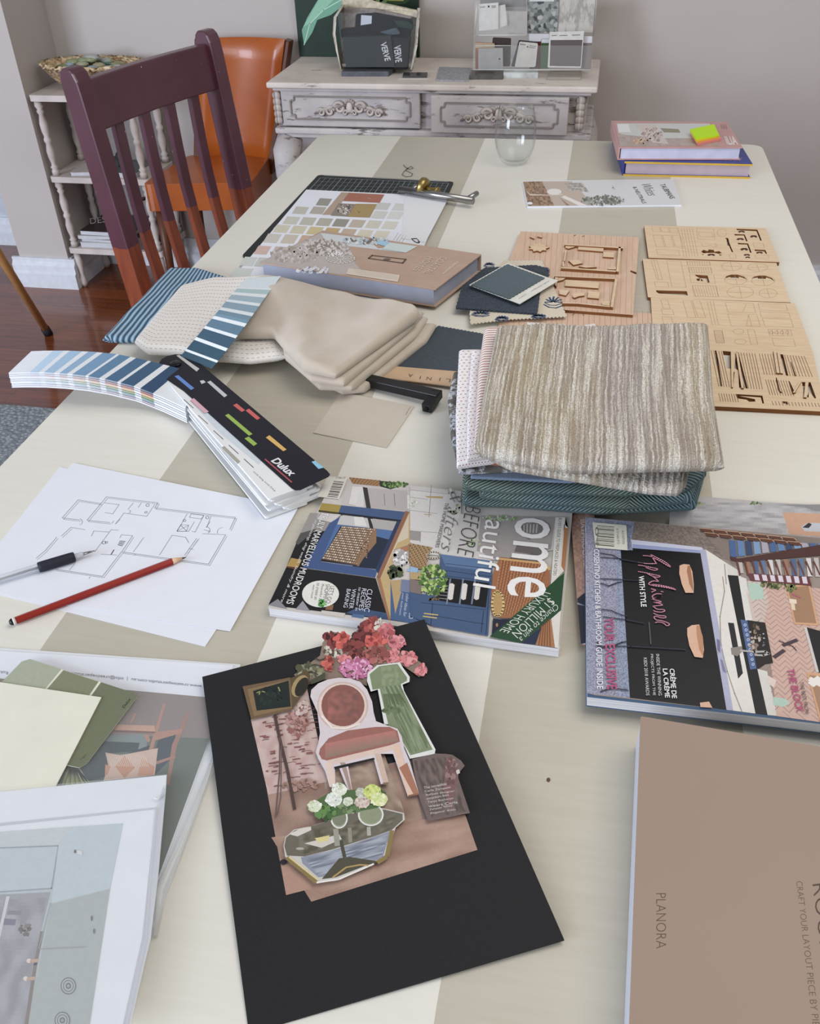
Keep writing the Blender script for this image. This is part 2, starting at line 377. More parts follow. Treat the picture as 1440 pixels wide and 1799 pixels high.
# ---------------------------------------------------------------- half stripped purple chair
TT = twotone()
ch = thing('dining_chair', (-.8, 1.98, 0), 'slat-back wooden chair, purple paint above and bare brown wood below, left of the table', 'chair')
N0 = Vector((-1.029, 1.80, 1.0)); F0 = Vector((-.906, 2.21, 1.0)); lean = Vector((.105, -.03, -1))
E = (F0-N0).normalized(); OUT = Vector((E.y, -E.x, 0))
def onback(t_, z, off=0): p = N0.lerp(F0, t_); d = 1.0-z; c = 0 if d < .5 else (d-.5)*.16; return p+lean*d+OUT*(off-c)
def post(t_):
    mb = MB(); zs = [.0125, .25, .45, .5, .56, .62, .7, .8, .9, .96]; vs = []; n = 0
    hw = .020
    sec = [(z, -.024, .024) for z in zs]+[(.985, -.023, .023), (1.0, -.018, .018), (1.009, -.009, .009)]
    for z, a, b in sec:
        for q, s_ in ((a, -1), (b, -1), (b, 1), (a, 1)): vs.append(onback(t_, z)+OUT*q+E*(s_*hw))
    n = len(sec); fs = [(0, 1, 2, 3), tuple(4*(n-1)+i for i in (3, 2, 1, 0))]
    for i in range(n-1):
        for k in range(4): fs.append((4*i+k, 4*i+(k+1) % 4, 4*i+4+(k+1) % 4, 4*i+4+k))
    return fixn(mb.add(vs, fs).build('back_post', TT, ch, .004))
post(0); post(1)
def crest():
    mb = MB(); vs = []
    for t_ in [i/8 for i in range(9)]:
        bow = math.sin(PI*t_)*-.012
        for z, o_ in ((.885, -.012), (.885, .012), (.982, .012), (.982, -.012)): vs.append(onback(.04+.92*t_, z+.0)+OUT*(o_+bow))
    fs = [(0, 1, 2, 3), (35, 34, 33, 32)]+[(4*i+k, 4*i+(k+1) % 4, 4*i+4+(k+1) % 4, 4*i+4+k) for i in range(8) for k in range(4)]
    return fixn(mb.add(vs, fs).build('crest_rail', TT, ch, .003))
crest()
for i in range(4):
    t_ = (i+1)/5; pts = [onback(t_, z)+OUT*(-.008-.012*math.sin(PI*(z-.48)/.42)) for z in (.47, .55, .63, .71, .79, .86, .9)]; mb = MB(); vs = []
    for p in pts:
        for a, b in ((-1, -1), (1, -1), (1, 1), (-1, 1)): vs.append(p+OUT*(a*.0075)+E*(b*.0135))
    n = len(pts); fixn(mb.add(vs, [(0, 1, 2, 3), tuple(4*(n-1)+q for q in (3, 2, 1, 0))]+[(4*k+j, 4*k+(j+1) % 4, 4*k+4+(j+1) % 4, 4*k+4+j) for k in range(n-1) for j in range(4)]).build('slat', TT, ch, .002))
MB().bar(onback(.03, .47), onback(.97, .47), .022, .05, OUT).build('lower_rail', TT, ch, .002)
c0 = onback(0, .44)+OUT*.02; c1 = onback(1, .44)+OUT*.02
MB().prism(ccw([(p.x, p.y) for p in (c0-E*.01, c1+E*.01, c1+OUT*.38+E*.02, c0+OUT*.38-E*.02)]), .43, .455).build('seat', TT, ch, .008)
for p in (c0+OUT*.35, c1+OUT*.35): MB().tube([(p.x, p.y, .43), (p.x, p.y, .0125)], [.02, .015]).build('front_leg', TT, ch)
# ---------------------------------------------------------------- little shelf with turned posts
sh = thing('shelf_unit', (-1.7, 3.1, 0), 'small white distressed three-tier shelf with turned posts in the corner', 'shelf')
for z, in ((.684,), (.415,), (.155,)):
    pts = round_poly([(-1.885, 2.972, 0), (-1.512, 2.972, 0), (-1.512, 3.2, 0), (-1.885, 3.2, 0)], .012)
    fixn(MB().prism(pts, z-.020, z).build('shelf_board', SHELFM, sh, .005, 3))
MB().box((-1.698, 3.195, .41), (.36, .008, .52)).build('back_panel', mat('8d8783', .8), sh)
def spindle(x, y, z0, z1):
    H = z1-z0; pr = [(.013, 0), (.013, .07), (.009, .09), (.014, .12), (.009, .14), (.008, .17), (.013, .26), (.014, .34), (.009, .44), (.013, .47), (.013, .50), (.009, .53), (.013, .60), (.014, .70), (.008, .82), (.013, .86), (.009, .89), (.015, .93), (.013, 1)]
    MB().lathe([(r, z0+q*H) for r, q in pr], (x, y, 0), 14).build('turned_post', SHELFM, sh)
for x in (-1.865, -1.532):
    for y in (2.99, 3.18):
        spindle(x, y, .435-.02, .664); spindle(x, y, .155, .395)
        MB().lathe([(.008, 0), (.015, .015), (.012, .035), (.008, .05), (.014, .10), (.012, .135)], (x, y, 0), 14).build('foot', SHELFM, sh)
# basket of sea glass
bk = thing('woven_basket', (-1.715, 3.09, .684), 'shallow straw basket holding coloured glass pieces on the top shelf', 'basket')
def basket():
    vs = []; fs = []; nu = 64; nv = 14
    for j in range(nv+1):
        v = j/nv
        for i in range(nu):
            a = 2*PI*i/nu; q = (.55+.45*v**.6)*(1+.02*math.sin(i*PI/2+j*PI)); vs.append((-1.69+.185*q*math.cos(a), 3.09+.105*q*math.sin(a),   .6935+.068*v+.005*math.sin(a*16+j*PI)))
    for j in range(nv):
        for i in range(nu): fs.append((j*nu+i, j*nu+(i+1) % nu, (j+1)*nu+(i+1) % nu, (j+1)*nu+i))
    fs.append(tuple(range(nu)))
    q = NT('straw', .8); f = q.noise(q.coord(scale=(40, 40, 90)), 2, 3); q.col(q.ramp(f, [(.35, '846848'), (.5, 'c2a47a'), (.68, 'e2d6ba')])); q.bump(f, .6, .004)
    o = mesh('woven_bowl', vs, fs, q.m, bk, True); s = o.modifiers.new('s', 'SOLIDIFY'); s.thickness = .008; return o
basket()
def glassmat(c, rough=.1, a=.55):
    q = NT('tinted_glass', rough); q.col(c); q.b.inputs['Transmission Weight'].default_value = a; q.b.inputs['IOR'].default_value = 1.4; return q.m
gl = [glassmat(c, .15, .5) for c in ('d9dfd4', '7c9f94', 'c0d0dc', 'ccc4a0', 'e0e3de', 'b4bc90')]
rng = random.Random(3)
for i in range(64):
    a = rng.random()*6.28; q = math.sqrt(rng.random()); x = -1.69+.15*q*math.cos(a); y = 3.09+.08*q*math.sin(a); z = .728+.045*(1-q)+rng.random()*.016; r = .010+.008*rng.random()
    mb = MB().ball((x, y, z), (r*1.6, r, r*.6), 7)
    o = mb.build('glass_piece', gl[i % 6]); tag(o, 'small piece of coloured glass heaped in the straw basket', 'glass piece', 'glass pieces in the basket')
# magazines on the shelf
def smallmag(x, y, z, w_, d_, h_, rot, label, cov, pg='c9c9cc', grp=None, txt=None):
    t_ = thing('magazine', (x, y, z), label, 'magazine', grp); M = Matrix.Rotation(rot, 3, 'Z')
    a = MB().box((x, y, z+h_*.45), (w_-.002, d_-.002, h_*.9), None); a.v = [M @ (v-Vector((x, y, 0)))+Vector((x, y, 0)) for v in a.v]; a.build('page_block', mat(pg, .7), t_)
    a = MB().box((x, y, z+h_*.95), (w_, d_, h_*.1)); a.v = [M @ (v-Vector((x, y, 0)))+Vector((x, y, 0)) for v in a.v]; a.build('cover', mat(cov, .35), t_)
    return t_
z = .1555
for i, (c, h, dx, rz) in enumerate((('b9b4b0', .020, 0, .02), ('34302f', .011, .01, -.05), ('9a9694', .014, -.005, .04), ('3a2f30', .015, .012, -.03))):
    smallmag(-1.735+dx, 3.078, z, .21, .18, h, rz, ['pale thick magazine at the bottom of the pile on the lowest shelf', 'black thin magazine second from the bottom of the pile on the lowest shelf', 'grey magazine third from the bottom of the pile on the lowest shelf', 'dark magazine topping the pile on the lowest shelf'][i], c, grp='magazines on the lowest shelf'); z += h+.0005
ta = Art(fn=lambda x, y, l: P(x, y, z+.0006+l)); ta.tf(0, 0, 2.77).text('DESIGN', (440, 1090), (600, 1072), (436, 1062), 'd8d0c8'); o = ta.build('cover_lettering', GLOSS, bpy.data.objects['magazine.003'])
smallmag(-1.585, 3.075, .1555, .075, .17, .045, .03, 'dark stack of catalogues at the right end of the lowest shelf', '2c2a2c', '4b4644')
smallmag(-1.76, 3.07, .4155, .12, .15, .012, .15, 'white booklet lying on the middle shelf', 'cdc8c2')
smallmag(-1.60, 3.06, .4155, .09, .15, .018, -.1, 'grey patterned booklet on the middle shelf behind the slats', '5d6466')
tag(MB().ball((-1.665, 3.07, .44), (.03, .03, .024)).ball((-1.65, 3.08, .465), (.02, .022, .016)).build('stone', mat('3b3f3c', .6, .5, 60)), 'dark mottled stone ornament on the middle shelf', 'ornament')
# ---------------------------------------------------------------- orange leather chair
LE = NT('orange_leather', .32); f_ = LE.noise(LE.coord(), 6, 4); LE.col(LE.ramp(f_, [(.3, '98460f'), (.7, 'b05c1e')])); LE.bump(LE.noise(LE.coord(), 200, 2), .1); LE.b.inputs['Coat Weight'].default_value = .15; LE = LE.m
oc = thing('leather_chair', (-1.25, 3.0, 0), 'orange leather side chair beside the white sideboard', 'chair')
def leather_back():
    vs = []; fs = []; nu = 16; nv = 12
    for side in (0, 1):
        for j in range(nv+1):
            v = j/nv; z_ = .44+.39*v; xr = -1.115+.095*v; xl = -1.385+.07*v
            for i in range(nu+1):
                u = i/nu; x = xl+(xr-xl)*u; y = 3.115-.01*v+.03*math.sin(PI*u)+side*.035+.02*v; e = min(u, 1-u, v*.8, 1-v); e = (1-max(0, 1-e/.06)**2)**.5
                vs.append((x, y+(.0175-.0175*e)*(1 if side == 0 else -1), z_))
    n = (nu+1)*(nv+1)
    for s_ in (0, 1):
        for j in range(nv):
            for i in range(nu):
                k = s_*n+j*(nu+1)+i; q = (k, k+1, k+nu+2, k+nu+1); fs.append(q if s_ == 0 else q[::-1])
    o = mesh('backrest', vs, fs, LE, oc, True); return o
leather_back()
WD = mat('5b3320', .4)
MB().bar((-1.122, 3.15, .40), (-1.018, 3.175, .822), .022, .05, (1, 0, 0)).build('back_stile', WD, oc, .003)
MB().bar((-1.395, 3.15, .40), (-1.325, 3.175, .825), .022, .05, (1, 0, 0)).build('back_stile', WD, oc, .003)
q4 = ccw([(-1.45, 2.80), (-1.09, 2.86), (-1.12, 3.16), (-1.42, 3.14)])
fixn(MB().prism(round_poly([(*p, 0) for p in q4], .03), .365, .455).build('seat', LE, oc, .028, 5))
for p in ((-1.42, 2.84), (-1.13, 2.89), (-1.15, 3.12), (-1.40, 3.10)): MB().tube([(*p, .37), (p[0]*1.005, p[1], 0)], [.018, .012]).build('leg', WD, oc)
MB().tube([(-1.448, 2.799, .41), (-1.452, 2.792, .41)], .006).build('stud', mat('3a2a20', .3, metal=.8), oc)
# ---------------------------------------------------------------- sideboard
sb = thing('sideboard', (-.5, 3.02, 0), 'white distressed sideboard with carved drawers behind the table', 'sideboard')
def molded(name, x0, x1, y0, y1, z0, z1, m, bev):
    return MB().box(((x0+x1)/2, (y0+y1)/2, (z0+z1)/2), (x1-x0, y1-y0, z1-z0)).build(name, m, sb, bev, 3)
molded('top_board', -.992, -.003, 2.828, 3.215, .748, .765, DISTB, .005)
molded('top_moulding', -.978, -.018, 2.842, 3.21, .738, .748, DIST, .003)
molded('case', -.965, -.03, 2.868, 3.2, .632, .738, DIST, .002)
molded('bottom_moulding', -.985, -.010, 2.845, 3.21, .612, .632, DIST, .006)
molded('bottom_step', -.972, -.022, 2.856, 3.2, .600, .612, DIST, .003)
def scroll(mb, c, r, turns, s_, th, y):
    pts = []; n = 26
    for i in range(n):
        a = turns*2*PI*i/n; q = r*(1-.82*i/n); pts.append((c[0]+s_*q*math.cos(a), y, c[1]+q*math.sin(a)))
    mb.tube(pts, [th*(1-.4*i/n) for i in range(n)], 6)
def drawer(x0, x1, y, z0, z1, open_):
    d = MB().box(((x0+x1)/2, y+.009, (z0+z1)/2), (x1-x0, .018, z1-z0)).box(((x0+x1)/2, y+.15, (z0+z1)/2), (x1-x0-.03, .27, z1-z0-.02)).build('drawer', DIST, sb, .003)
    mb = MB(); a0, a1, b0, b1 = x0+.03, x1-.03, z0+.022, z1-.018; nt = .012
    fr = [(a0+nt, b0), (a1-nt, b0), (a1-nt, b0+nt), (a1, b0+nt), (a1, b1-nt), (a1-nt, b1-nt), (a1-nt, b1), (a0+nt, b1), (a0+nt, b1-nt), (a0, b1-nt), (a0, b0+nt), (a0+nt, b0+nt)]
    for i in range(12): p = fr[i]; q = fr[(i+1) % 12]; mb.bar((p[0], y-.001, p[1]), (q[0], y-.001, q[1]), .005, .006, (0, 0, 1) if abs(p[0]-q[0]) > abs(p[1]-q[1]) else (1, 0, 0))
    mb.build('panel_moulding', mat('8f8580', .7), d, .001)
    mb = MB(); cx = (x0+x1)/2; cz = (z0+z1)/2; yy = y-.005
    for s_ in (-1, 1):
        scroll(mb, (cx+s_*.032, cz+.004), .019, 1.4, s_, .006, yy); scroll(mb, (cx+s_*.062, cz-.006), .015, 1.5, -s_, .005, yy); scroll(mb, (cx+s_*.090, cz-.010), .013, 1.4, s_, .0045, yy)
        scroll(mb, (cx+s_*.014, cz-.010), .009, 1.2, -s_, .004, yy)
        mb.tube([(cx+s_*.01, yy, cz+.012), (cx+s_*.05, yy, cz+.008), (cx+s_*.085, yy, cz-.002), (cx+s_*.112, yy, cz-.014)], [.006, .005, .0045, .003], 6)
        for k in range(6): mb.ball((cx+s_*(.02+.014*k), yy-.001, cz+.012-.0035*k), (.005, .004, .005), 6)
    mb.ball((cx, yy, cz+.006), (.012, .006, .016), 8)
    for k in range(5): a = PI*(.15+.175*k); mb.ball((cx+.013*math.cos(a), yy, cz+.014+.011*math.sin(a)), (.005, .005, .005), 6)
    mb.build('carved_swag', DISTB, d)
drawer(-.955, -.522, 2.846, .637, .742, 0)
drawer(-.484, -.080, 2.815, .634, .738, 1)
for cx in (-.972, -.048):
    mb = MB()
    for k in range(5): mb.ball((cx, 2.862, .722-.018*k), (.016-.002*k, .008, .012), 8); mb.ball((cx-.008, 2.858, .722-.018*k), (.006, .006, .01), 6); mb.ball((cx+.008, 2.858, .722-.018*k), (.006, .006, .01), 6)
    mb.build('acanthus_leaf', DISTB, sb)
for sx, x in ((-1, -.945), (1, -.05)):
    for sy, y in ((-1, 2.885), (1, 3.17)):
        pts = [(x, y, .60), (x+sx*.018, y+sy*.01, .55), (x+sx*.024, y+sy*.012, .48), (x+sx*.01, y+sy*.006, .38), (x-sx*.004, y, .25), (x-sx*.006, y, .12), (x+sx*.01, y, .03), (x+sx*.014, y, 0)]
        MB().tube(pts, [.042, .044, .036, .026, .02, .017, .02, .022], 14).build('cabriole_leg', DIST, sb)
def apron_pts(): 
    out = [(-.93, .60)]
    for i in range(21): u = i/20; out.append((-.93+.865*u, .60-.05*(abs(2*u-1)**3)-.008*math.cos(u*4*PI)))
    return out+[(-.065, .60)]
pp = apron_pts(); n = len(pp); vs = [Vector((x, 2.872, z_)) for x, z_ in pp]+[Vector((x, 2.888, z_)) for x, z_ in pp]
tri = tessellate_polygon([vs[:n]]); fixn(MB().add(vs, [tuple(t_) for t_ in tri]+[tuple(i+n for i in t_) for t_ in tri]+[(i, (i+1) % n, (i+1) % n+n, i+n) for i in range(n)]).build('apron', DIST, sb))
# ---------------------------------------------------------------- painting
pt = thing('canvas_picture', (-.79, 3.22, .766), 'dark green canvas picture of leaves leaning on the wall behind the bag', 'picture')
MB().box((-.793, 3.222, 1.0), (.407, .022, .47)).build('canvas', mat('0f2a1c', .5, .15, 20), pt)
a = Art(fn=lambda x, y, l: PY(x, y, 3.2105-l)); a.tf(450, 0, 2.286)
a.poly([(192, 182), (183, 120), (205, 70), (262, -25), (420, -25), (345, 25), (300, 60), (245, 80), (225, 130)], '6fae90').poly([(188, 110), (215, 62), (262, -20), (330, -20), (250, 60), (205, 100)], '8cc7a6')
a.line([(192, 180), (215, 95), (270, 40), (340, 0)], .003, 'b5dbc0').poly([(345, -20), (640, -25), (600, 15), (480, 30), (380, 10)], '2f4a22').poly([(520, -10), (600, -14), (590, 4), (530, 3)], 'a8a84a').cluster(500, -20, 90, 20, 22, 16, ['4a6a30', '8a6a3a', 'a05a48', '6c8a4a'])
a.build('painted_leaves', MATTE, pt)
# ---------------------------------------------------------------- bag of samples
def plastic(alpha=.25, c='dfe3e6', rough=.12):
    q = NT('clear_plastic', rough); q.col(c); q.b.inputs['Alpha'].default_value = alpha; q.b.inputs['Coat Weight'].default_value = .6; q.b.inputs['Coat Roughness'].default_value = .06; return q.m
PL = plastic(.07)
bag = thing('sample_bag', (-.69, 3.0, .765), 'clear plastic bag with cream patterned sides packed with fabric samples on the sideboard', 'bag')
def bagside(pts, y0, y1, name, m, th=.002):
    vs = []; n = len(pts)
    for j in range(n):
        for k in range(9):
            u = k/8; v = PY(*pts[j], y0+(y1-y0)*u); v.x += .004*math.sin(u*9+j); v.z = max(v.z, .7655); vs.append(v)
    fs = [(j*9+k, j*9+k+1, (j+1)*9+k+1, (j+1)*9+k) for j in range(n-1) for k in range(8)]
    o = mesh(name, vs, fs, m, bag, True); s = o.modifiers.new('s', 'SOLIDIFY'); s.thickness = th
PAT = NT('leafy_lining', .7); vv = PAT.n('ShaderNodeTexVoronoi', Scale=34); PAT.l(PAT.coord(), vv.inputs['Vector']); PAT.col(PAT.ramp(vv.outputs['Distance'], [(.28, 'cfc6b4'), (.36, 'a89c88'), (.5, 'd8d0c0')])); PAT = PAT.m
bagside([(602, 8), (588, 30), (586, 60), (592, 90), (600, 122)], 2.955, 3.06, 'side_panel', PAT)
bagside([(735, 14), (733, 40), (730, 80), (722, 122)], 2.955, 3.06, 'side_panel', PAT)
def vplate(name, px, Y, th, m, parent=None, k=(0, 0, 1), bevel=0, r=0):
    f = [PY(k[0]+x/k[2], k[1]+y/k[2], Y) for x, y in px]
    for q_ in f: q_.z = max(q_.z, .7655)
    if r: f = [Vector((q.x, Y, q.y)) for q in round_poly([(p.x, p.z, 0) for p in f], r)]
    n = len(f); b = [p+Vector((0, th, 0)) for p in f]; tri = tessellate_polygon([[Vector((p.x, p.z, 0)) for p in f]])
    return fixn(MB().add(f+b, [tuple(t_) for t_ in tri]+[tuple(i+n for i in t_) for t_ in tri]+[(i, (i+1) % n, (i+1) % n+n, i+n) for i in range(n)]).build(name, m, parent, bevel))
vplate('front_sheet', [(592, 22), (733, 24), (728, 118), (604, 118)], 2.941, .0006, plastic(.03), bag)
vplate('back_panel', [(600, -8), (668, 4), (734, 18), (730, 112), (598, 112)], 3.062, .003, PAT, bag)
V = (560, 0, 7.2)
def verve(px, Y, th, m, label, tx, side=None):
    t_ = thing('sample_book', PY(V[0]+px[2][0]/V[2], V[1]+px[2][1]/V[2], Y), label, 'sample book'); vplate('cover', px, Y, th, m, t_, V, .001)
    a = Art(fn=lambda x, y, l: PY(x, y, Y-.0004-l)); a.tf(*V)
    if side: a.poly(side, '0c0c0e')
    a.text('VERVE', *tx, 'c9c9cc', bold=.02); a.build('cover_lettering', GLOSS, t_)
verve([(298, 470), (908, 452), (958, 850), (342, 850)], 2.955, .035, mat('16211f', .6), 'dark green sample book with a black spine, front left in the clear bag', ((775, 545), (835, 775), (850, 530)), [(752, 458), (906, 454), (954, 846), (780, 846)])
verve([(918, 474), (1146, 484), (1112, 882), (962, 878)], 2.962, .03, mat('0c0b0c', .7), 'black sample book at the right of the clear bag', ((945, 585), (965, 795), (1032, 568)))
fold = [('dark brown folded fabric sample in the clear bag', '120f10', [(270, 370), (470, 345), (1170, 360), (1150, 480), (280, 480)], 2.995), ('black folded fabric sample with a white paper label in the clear bag', '0c1013', [(465, 180), (720, 165), (1180, 250), (1190, 380), (930, 400), (460, 380)], 3.005),
        ('grey taupe fabric sample folded at the top of the clear bag', '8d8580', [(310, 100), (700, 110), (1180, 220), (1150, 260), (700, 190), (470, 200), (460, 360), (320, 360)], 3.02), ('cream leafy fabric sample standing at the back of the clear bag', 'c9bfa8', [(295, -40), (620, -10), (840, 60), (1260, 140), (1240, 230), (720, 130), (310, 110)], 3.035),
        ('dark green rolled sample at the right of the clear bag', '1e332a', [(940, 260), (1110, 270), (1190, 320), (1180, 380), (1000, 350)], 2.987), ('slate blue fabric corner poking up in the clear bag', '46535c', [(760, 410), (980, 352), (1030, 430), (900, 450)], 2.978)]
for i, (lb, c, px, Y) in enumerate(fold):
    o = vplate('fabric_sample', px, Y, .012, mat(c, .9, .2, 90, .3), None, V, .004); tag(o, lb, 'fabric sample', 'fabric samples in the clear bag')
a = Art(fn=lambda x, y, l: PY(x, y, 3.0045-l)); a.tf(*V).poly([(535, 190), (670, 200), (665, 300), (528, 320)], 'c3c9d6'); a.build('paper_label', MATTE, bpy.data.objects['fabric_sample.001'])
def lying(name, px, z0, h, m, label, cat, k=(0, 0, 1), grp=None, bevel=.001):
    o = slab(name, [(k[0]+x/k[2], k[1]+y/k[2]) for x, y in px], z0, z0+h, m, None, 0, bevel); return tag(o, label, cat, grp)
STONE = lambda c, s=60, v=.25: mat(c, .35, v, s)
lying('stone_sample', [(285, 905), (880, 905), (960, 850), (345, 838)], .765, .014, STONE('55585e'), 'dark grey stone sample slab lying in front of the sample bag', 'stone sample', V)
mat_t = thing('tile_sample', P(710, 132, .765), 'small shiny dark tile on a white card on the sideboard', 'tile sample')
slab('card', [(700, 138.5), (752, 138.5), (757, 127), (708, 126.5)], .765, .766, mat('d5cfc4', .6), mat_t); slab('tile', [(707, 133), (750, 133), (751, 127), (709, 127)], .766, .772, mat('4a4a4c', .15), mat_t)
K7 = (760, 0, 4.8)
lying('stone_sample', [(25, 672), (303, 678), (325, 570), (55, 562)], .765, .004, STONE('9c9fa3', 90), 'pale grey speckled stone tile lying flat, leftmost before the perspex stand', 'stone sample', K7)
lying('stone_sample', [(312, 640), (592, 640), (596, 592), (330, 590)], .765, .010, STONE('5e5b58'), 'dark charcoal tile lying before the left of the perspex stand', 'stone sample', K7)
lying('stone_sample', [(595, 612), (888, 612), (890, 580), (604, 580)], .765, .016, mat('c6cac9', .3, .3, 25), 'white marbled stone block lying before the middle of the perspex stand', 'stone sample', K7)
lying('stone_sample', [(965, 650), (1250, 652), (1258, 592), (985, 592)], .765, .008, mat('9d968b', .5), 'plain taupe tile lying before the right of the perspex stand', 'stone sample', K7)
# ---------------------------------------------------------------- perspex stand with samples
st = thing('display_stand', (-.2, 2.98, .765), 'clear perspex two-tier display stand of colour samples on the sideboard', 'display stand')
CL = plastic(.07, 'f0f2f2', .05)
vplate('back_plate', [(352, 15), (1378, -30), (1345, 590), (335, 590)], 3.06, .004, CL, st, K7)
vplate('upper_pocket', [(358, 60), (800, 60), (795, 300), (350, 300)], 2.992, .003, CL, st, K7); vplate('lower_pocket', [(345, 385), (1340, 385), (1330, 592), (340, 592)], 2.94, .003, CL, st, K7)
ED = mat('d8dad6', .1, coat=1)
def vbar(a, b, r=.0016, y=2.99): p = PY(K7[0]+a[0]/4.8, a[1]/4.8, y); q = PY(K7[0]+b[0]/4.8, b[1]/4.8, y); return MB().tube([p, q], r, 6).build('plate_edge', ED, st)
vbar((385, 298), (790, 297)); vbar((372, 40), (352, 290)); vbar((1382, -30), (1352, 300), .002, 3.055); vbar((340, 588), (1330, 590), .0014, 2.94); vbar((360, 384), (660, 384), .001, 2.94)
MB().box((-.2, 2.99, .766+.0015), (.35, .15, .003)).build('base_plate', CL, st)
def card(px, Y, c, label, cat='sample card', th=.003, m=None, lines=None, r=0, head=None):
    o = vplate('sample_card', px, Y, th, m or mat(c, .5, .08, 60), None, K7, 0, r); tag(o, label, cat, 'sample cards in the perspex stand')
    for v in o.data.vertices:
        if v.co.z < .7695: v.co.z = .7695
    if lines or head:
        a = Art(fn=lambda x, y, l: PY(x, y, Y-.0003-l)); a.tf(*K7)
        for q in (head or []): a.poly(q[0], q[1])
        for q in (lines or []): a.line(q, .0018, '6a6a6a')
        a.build('print', MATTE, o)
    return o
TZ = NT('terrazzo', .3); vv = TZ.n('ShaderNodeTexVoronoi', Scale=95); TZ.l(TZ.coord(), vv.inputs['Vector']); TZ.col(TZ.ramp(vv.outputs['Color'], [(.2, '3c4244'), (.45, '7f8482'), (.75, '9da09c'), (.95, 'c4c4be')])); TZ = TZ.m
MR = NT('marble', .25); nn = MR.noise(MR.coord(scale=(5, 1, 2)), 3, 6, .65); MR.col(MR.ramp(nn, [(.42, 'c9c5bd'), (.5, 'a19c96'), (.56, 'cdc9c1')])); MR = MR.m
card([(400, -40), (780, -40), (785, 92), (400, 92)], 3.045, '8e8d8c', 'grey card standing at the back of the upper pocket')
card([(630, 100), (797, 95), (790, 292), (630, 292)], 3.018, 'b0ada8', 'pale grey tile in the upper pocket of the stand')
card([(545, 50), (610, 38), (628, 210), (545, 243)], 3.008, 'd3d2cc', 'small white card tucked behind the larger white card')
card([(385, 35), (553, 22), (553, 245), (390, 260)], 3.0, 'd6d5cf', 'white card with a punched hole in the upper pocket', lines=[[(400, 62), (440, 58)], [(495, 52), (530, 50)], [(497, 65), (530, 62)]], head=[([(464, 48), (478, 47), (478, 63), (464, 64)], '333333')])
card([(797, -40), (1066, -40), (1046, 275), (797, 282)], 3.03, 'ffffff', 'dark grey speckled terrazzo sample at the top of the stand', m=TZ, th=.008, head=[([(815, -45), (1022, -45), (1022, 12), (815, 12)], 'dcdcdc')])
card([(1070, -40), (1372, -40), (1350, 275), (1056, 270)], 3.035, 'ffffff', 'white veined marble sample at the upper right of the stand', m=MR, th=.008)
card([(505, 315), (660, 322), (652, 560), (590, 560), (500, 420)], 2.985, '3a302c', 'dark brown laminate chip behind the grey tile', r=.004)
card([(358, 355), (522, 365), (522, 590), (358, 590)], 2.975, '8a5a3a', 'brown timber chip behind the grey tile', head=[([(358, 358), (520, 366), (520, 402), (358, 405)], 'bfa27e')])
card([(383, 410), (590, 405), (592, 588), (383, 588)], 2.962, 'a3a19f', 'mid grey tile with a punched hole in the lower pocket', head=[([(556, 490), (570, 490), (570, 504), (556, 504)], '222222')])
card([(725, 338), (890, 355), (880, 570), (660, 560)], 2.985, '2c2f2b', 'black laminate chip leaning behind the white rounded chip', r=.004)
card([(730, 350), (887, 366), (866, 566), (690, 566)], 2.972, 'c6c2ba', 'white marbled chip with rounded corners in the lower pocket', r=.005, lines=[[(735, 372), (780, 378)], [(815, 385), (870, 392)], [(815, 400), (860, 405)]], head=[([(793, 388), (805, 389), (805, 402), (793, 401)], '222222')])
card([(812, 285), (980, 285), (980, 350), (912, 352), (905, 580), (815, 580)], 3.0, '7a2c22', 'red fabric sample with a white header card', head=[([(812, 285), (980, 285), (980, 350), (812, 350)], 'd9dade')])
card([(915, 330), (990, 330), (975, 578), (905, 578)], 2.993, '3c5a34', 'green fabric sample beside the red one', head=[([(918, 330), (988, 330), (985, 362), (916, 362)], 'd9dade')])
card([(1255, 300), (1345, 305), (1332, 585), (1245, 582)], 2.985, '7a6f6b', 'taupe fabric sample at the right end of the lower pocket', head=[([(1258, 302), (1344, 306), (1342, 362), (1258, 362)], 'd9dade')])
card([(984, 270), (1275, 262), (1250, 572), (968, 568)], 2.968, 'd4d2cd', 'brown woven sample with white header card, largest in the lower pocket', head=[([(993, 338), (1262, 336), (1245, 560), (985, 556)], '655a58')], lines=[[(1005, 300), (1045, 298)], [(1070, 300), (1135, 298)], [(1175, 297), (1240, 295)]])
# ---------------------------------------------------------------- stool leg at the left edge
sl = thing('stool', (-1.782, 2.564, 0), 'slim pale wooden stool leg with a black rubber tip at the left edge', 'stool')
a0 = P(86, 588, .0); b0 = PY(0, 450, 2.42); d_ = (b0-a0)
MB().tube([a0+d_*.05, a0+d_*2.0], [.012, .016], 12).build('leg', mat('b98a58', .4), sl)
MB().tube([a0+Vector((0, 0, .001)), a0+d_*.09], [.015, .015], 12).build('rubber_foot', mat('1c1c1e', .7), sl)
top = a0+d_*2.0; MB().lathe([(.16, top.z), (.17, top.z+.01), (.17, top.z+.03), (.155, top.z+.04)], (top.x-.1, top.y-.02, 0)).build('seat', mat('b98a58', .4), sl)
# ================================================================ things on the table
rng = random.Random(11)
PAPER = mat('e3e6ee', .55, .015); PAGE = NT('page_edges', .7); _z = PAGE.noise(PAGE.coord(scale=(2, 2, 700)), 3, 2); PAGE.col(PAGE.ramp(_z, [(.35, 'b6b4b8'), (.65, 'dcdcdc')])); PAGE = PAGE.m
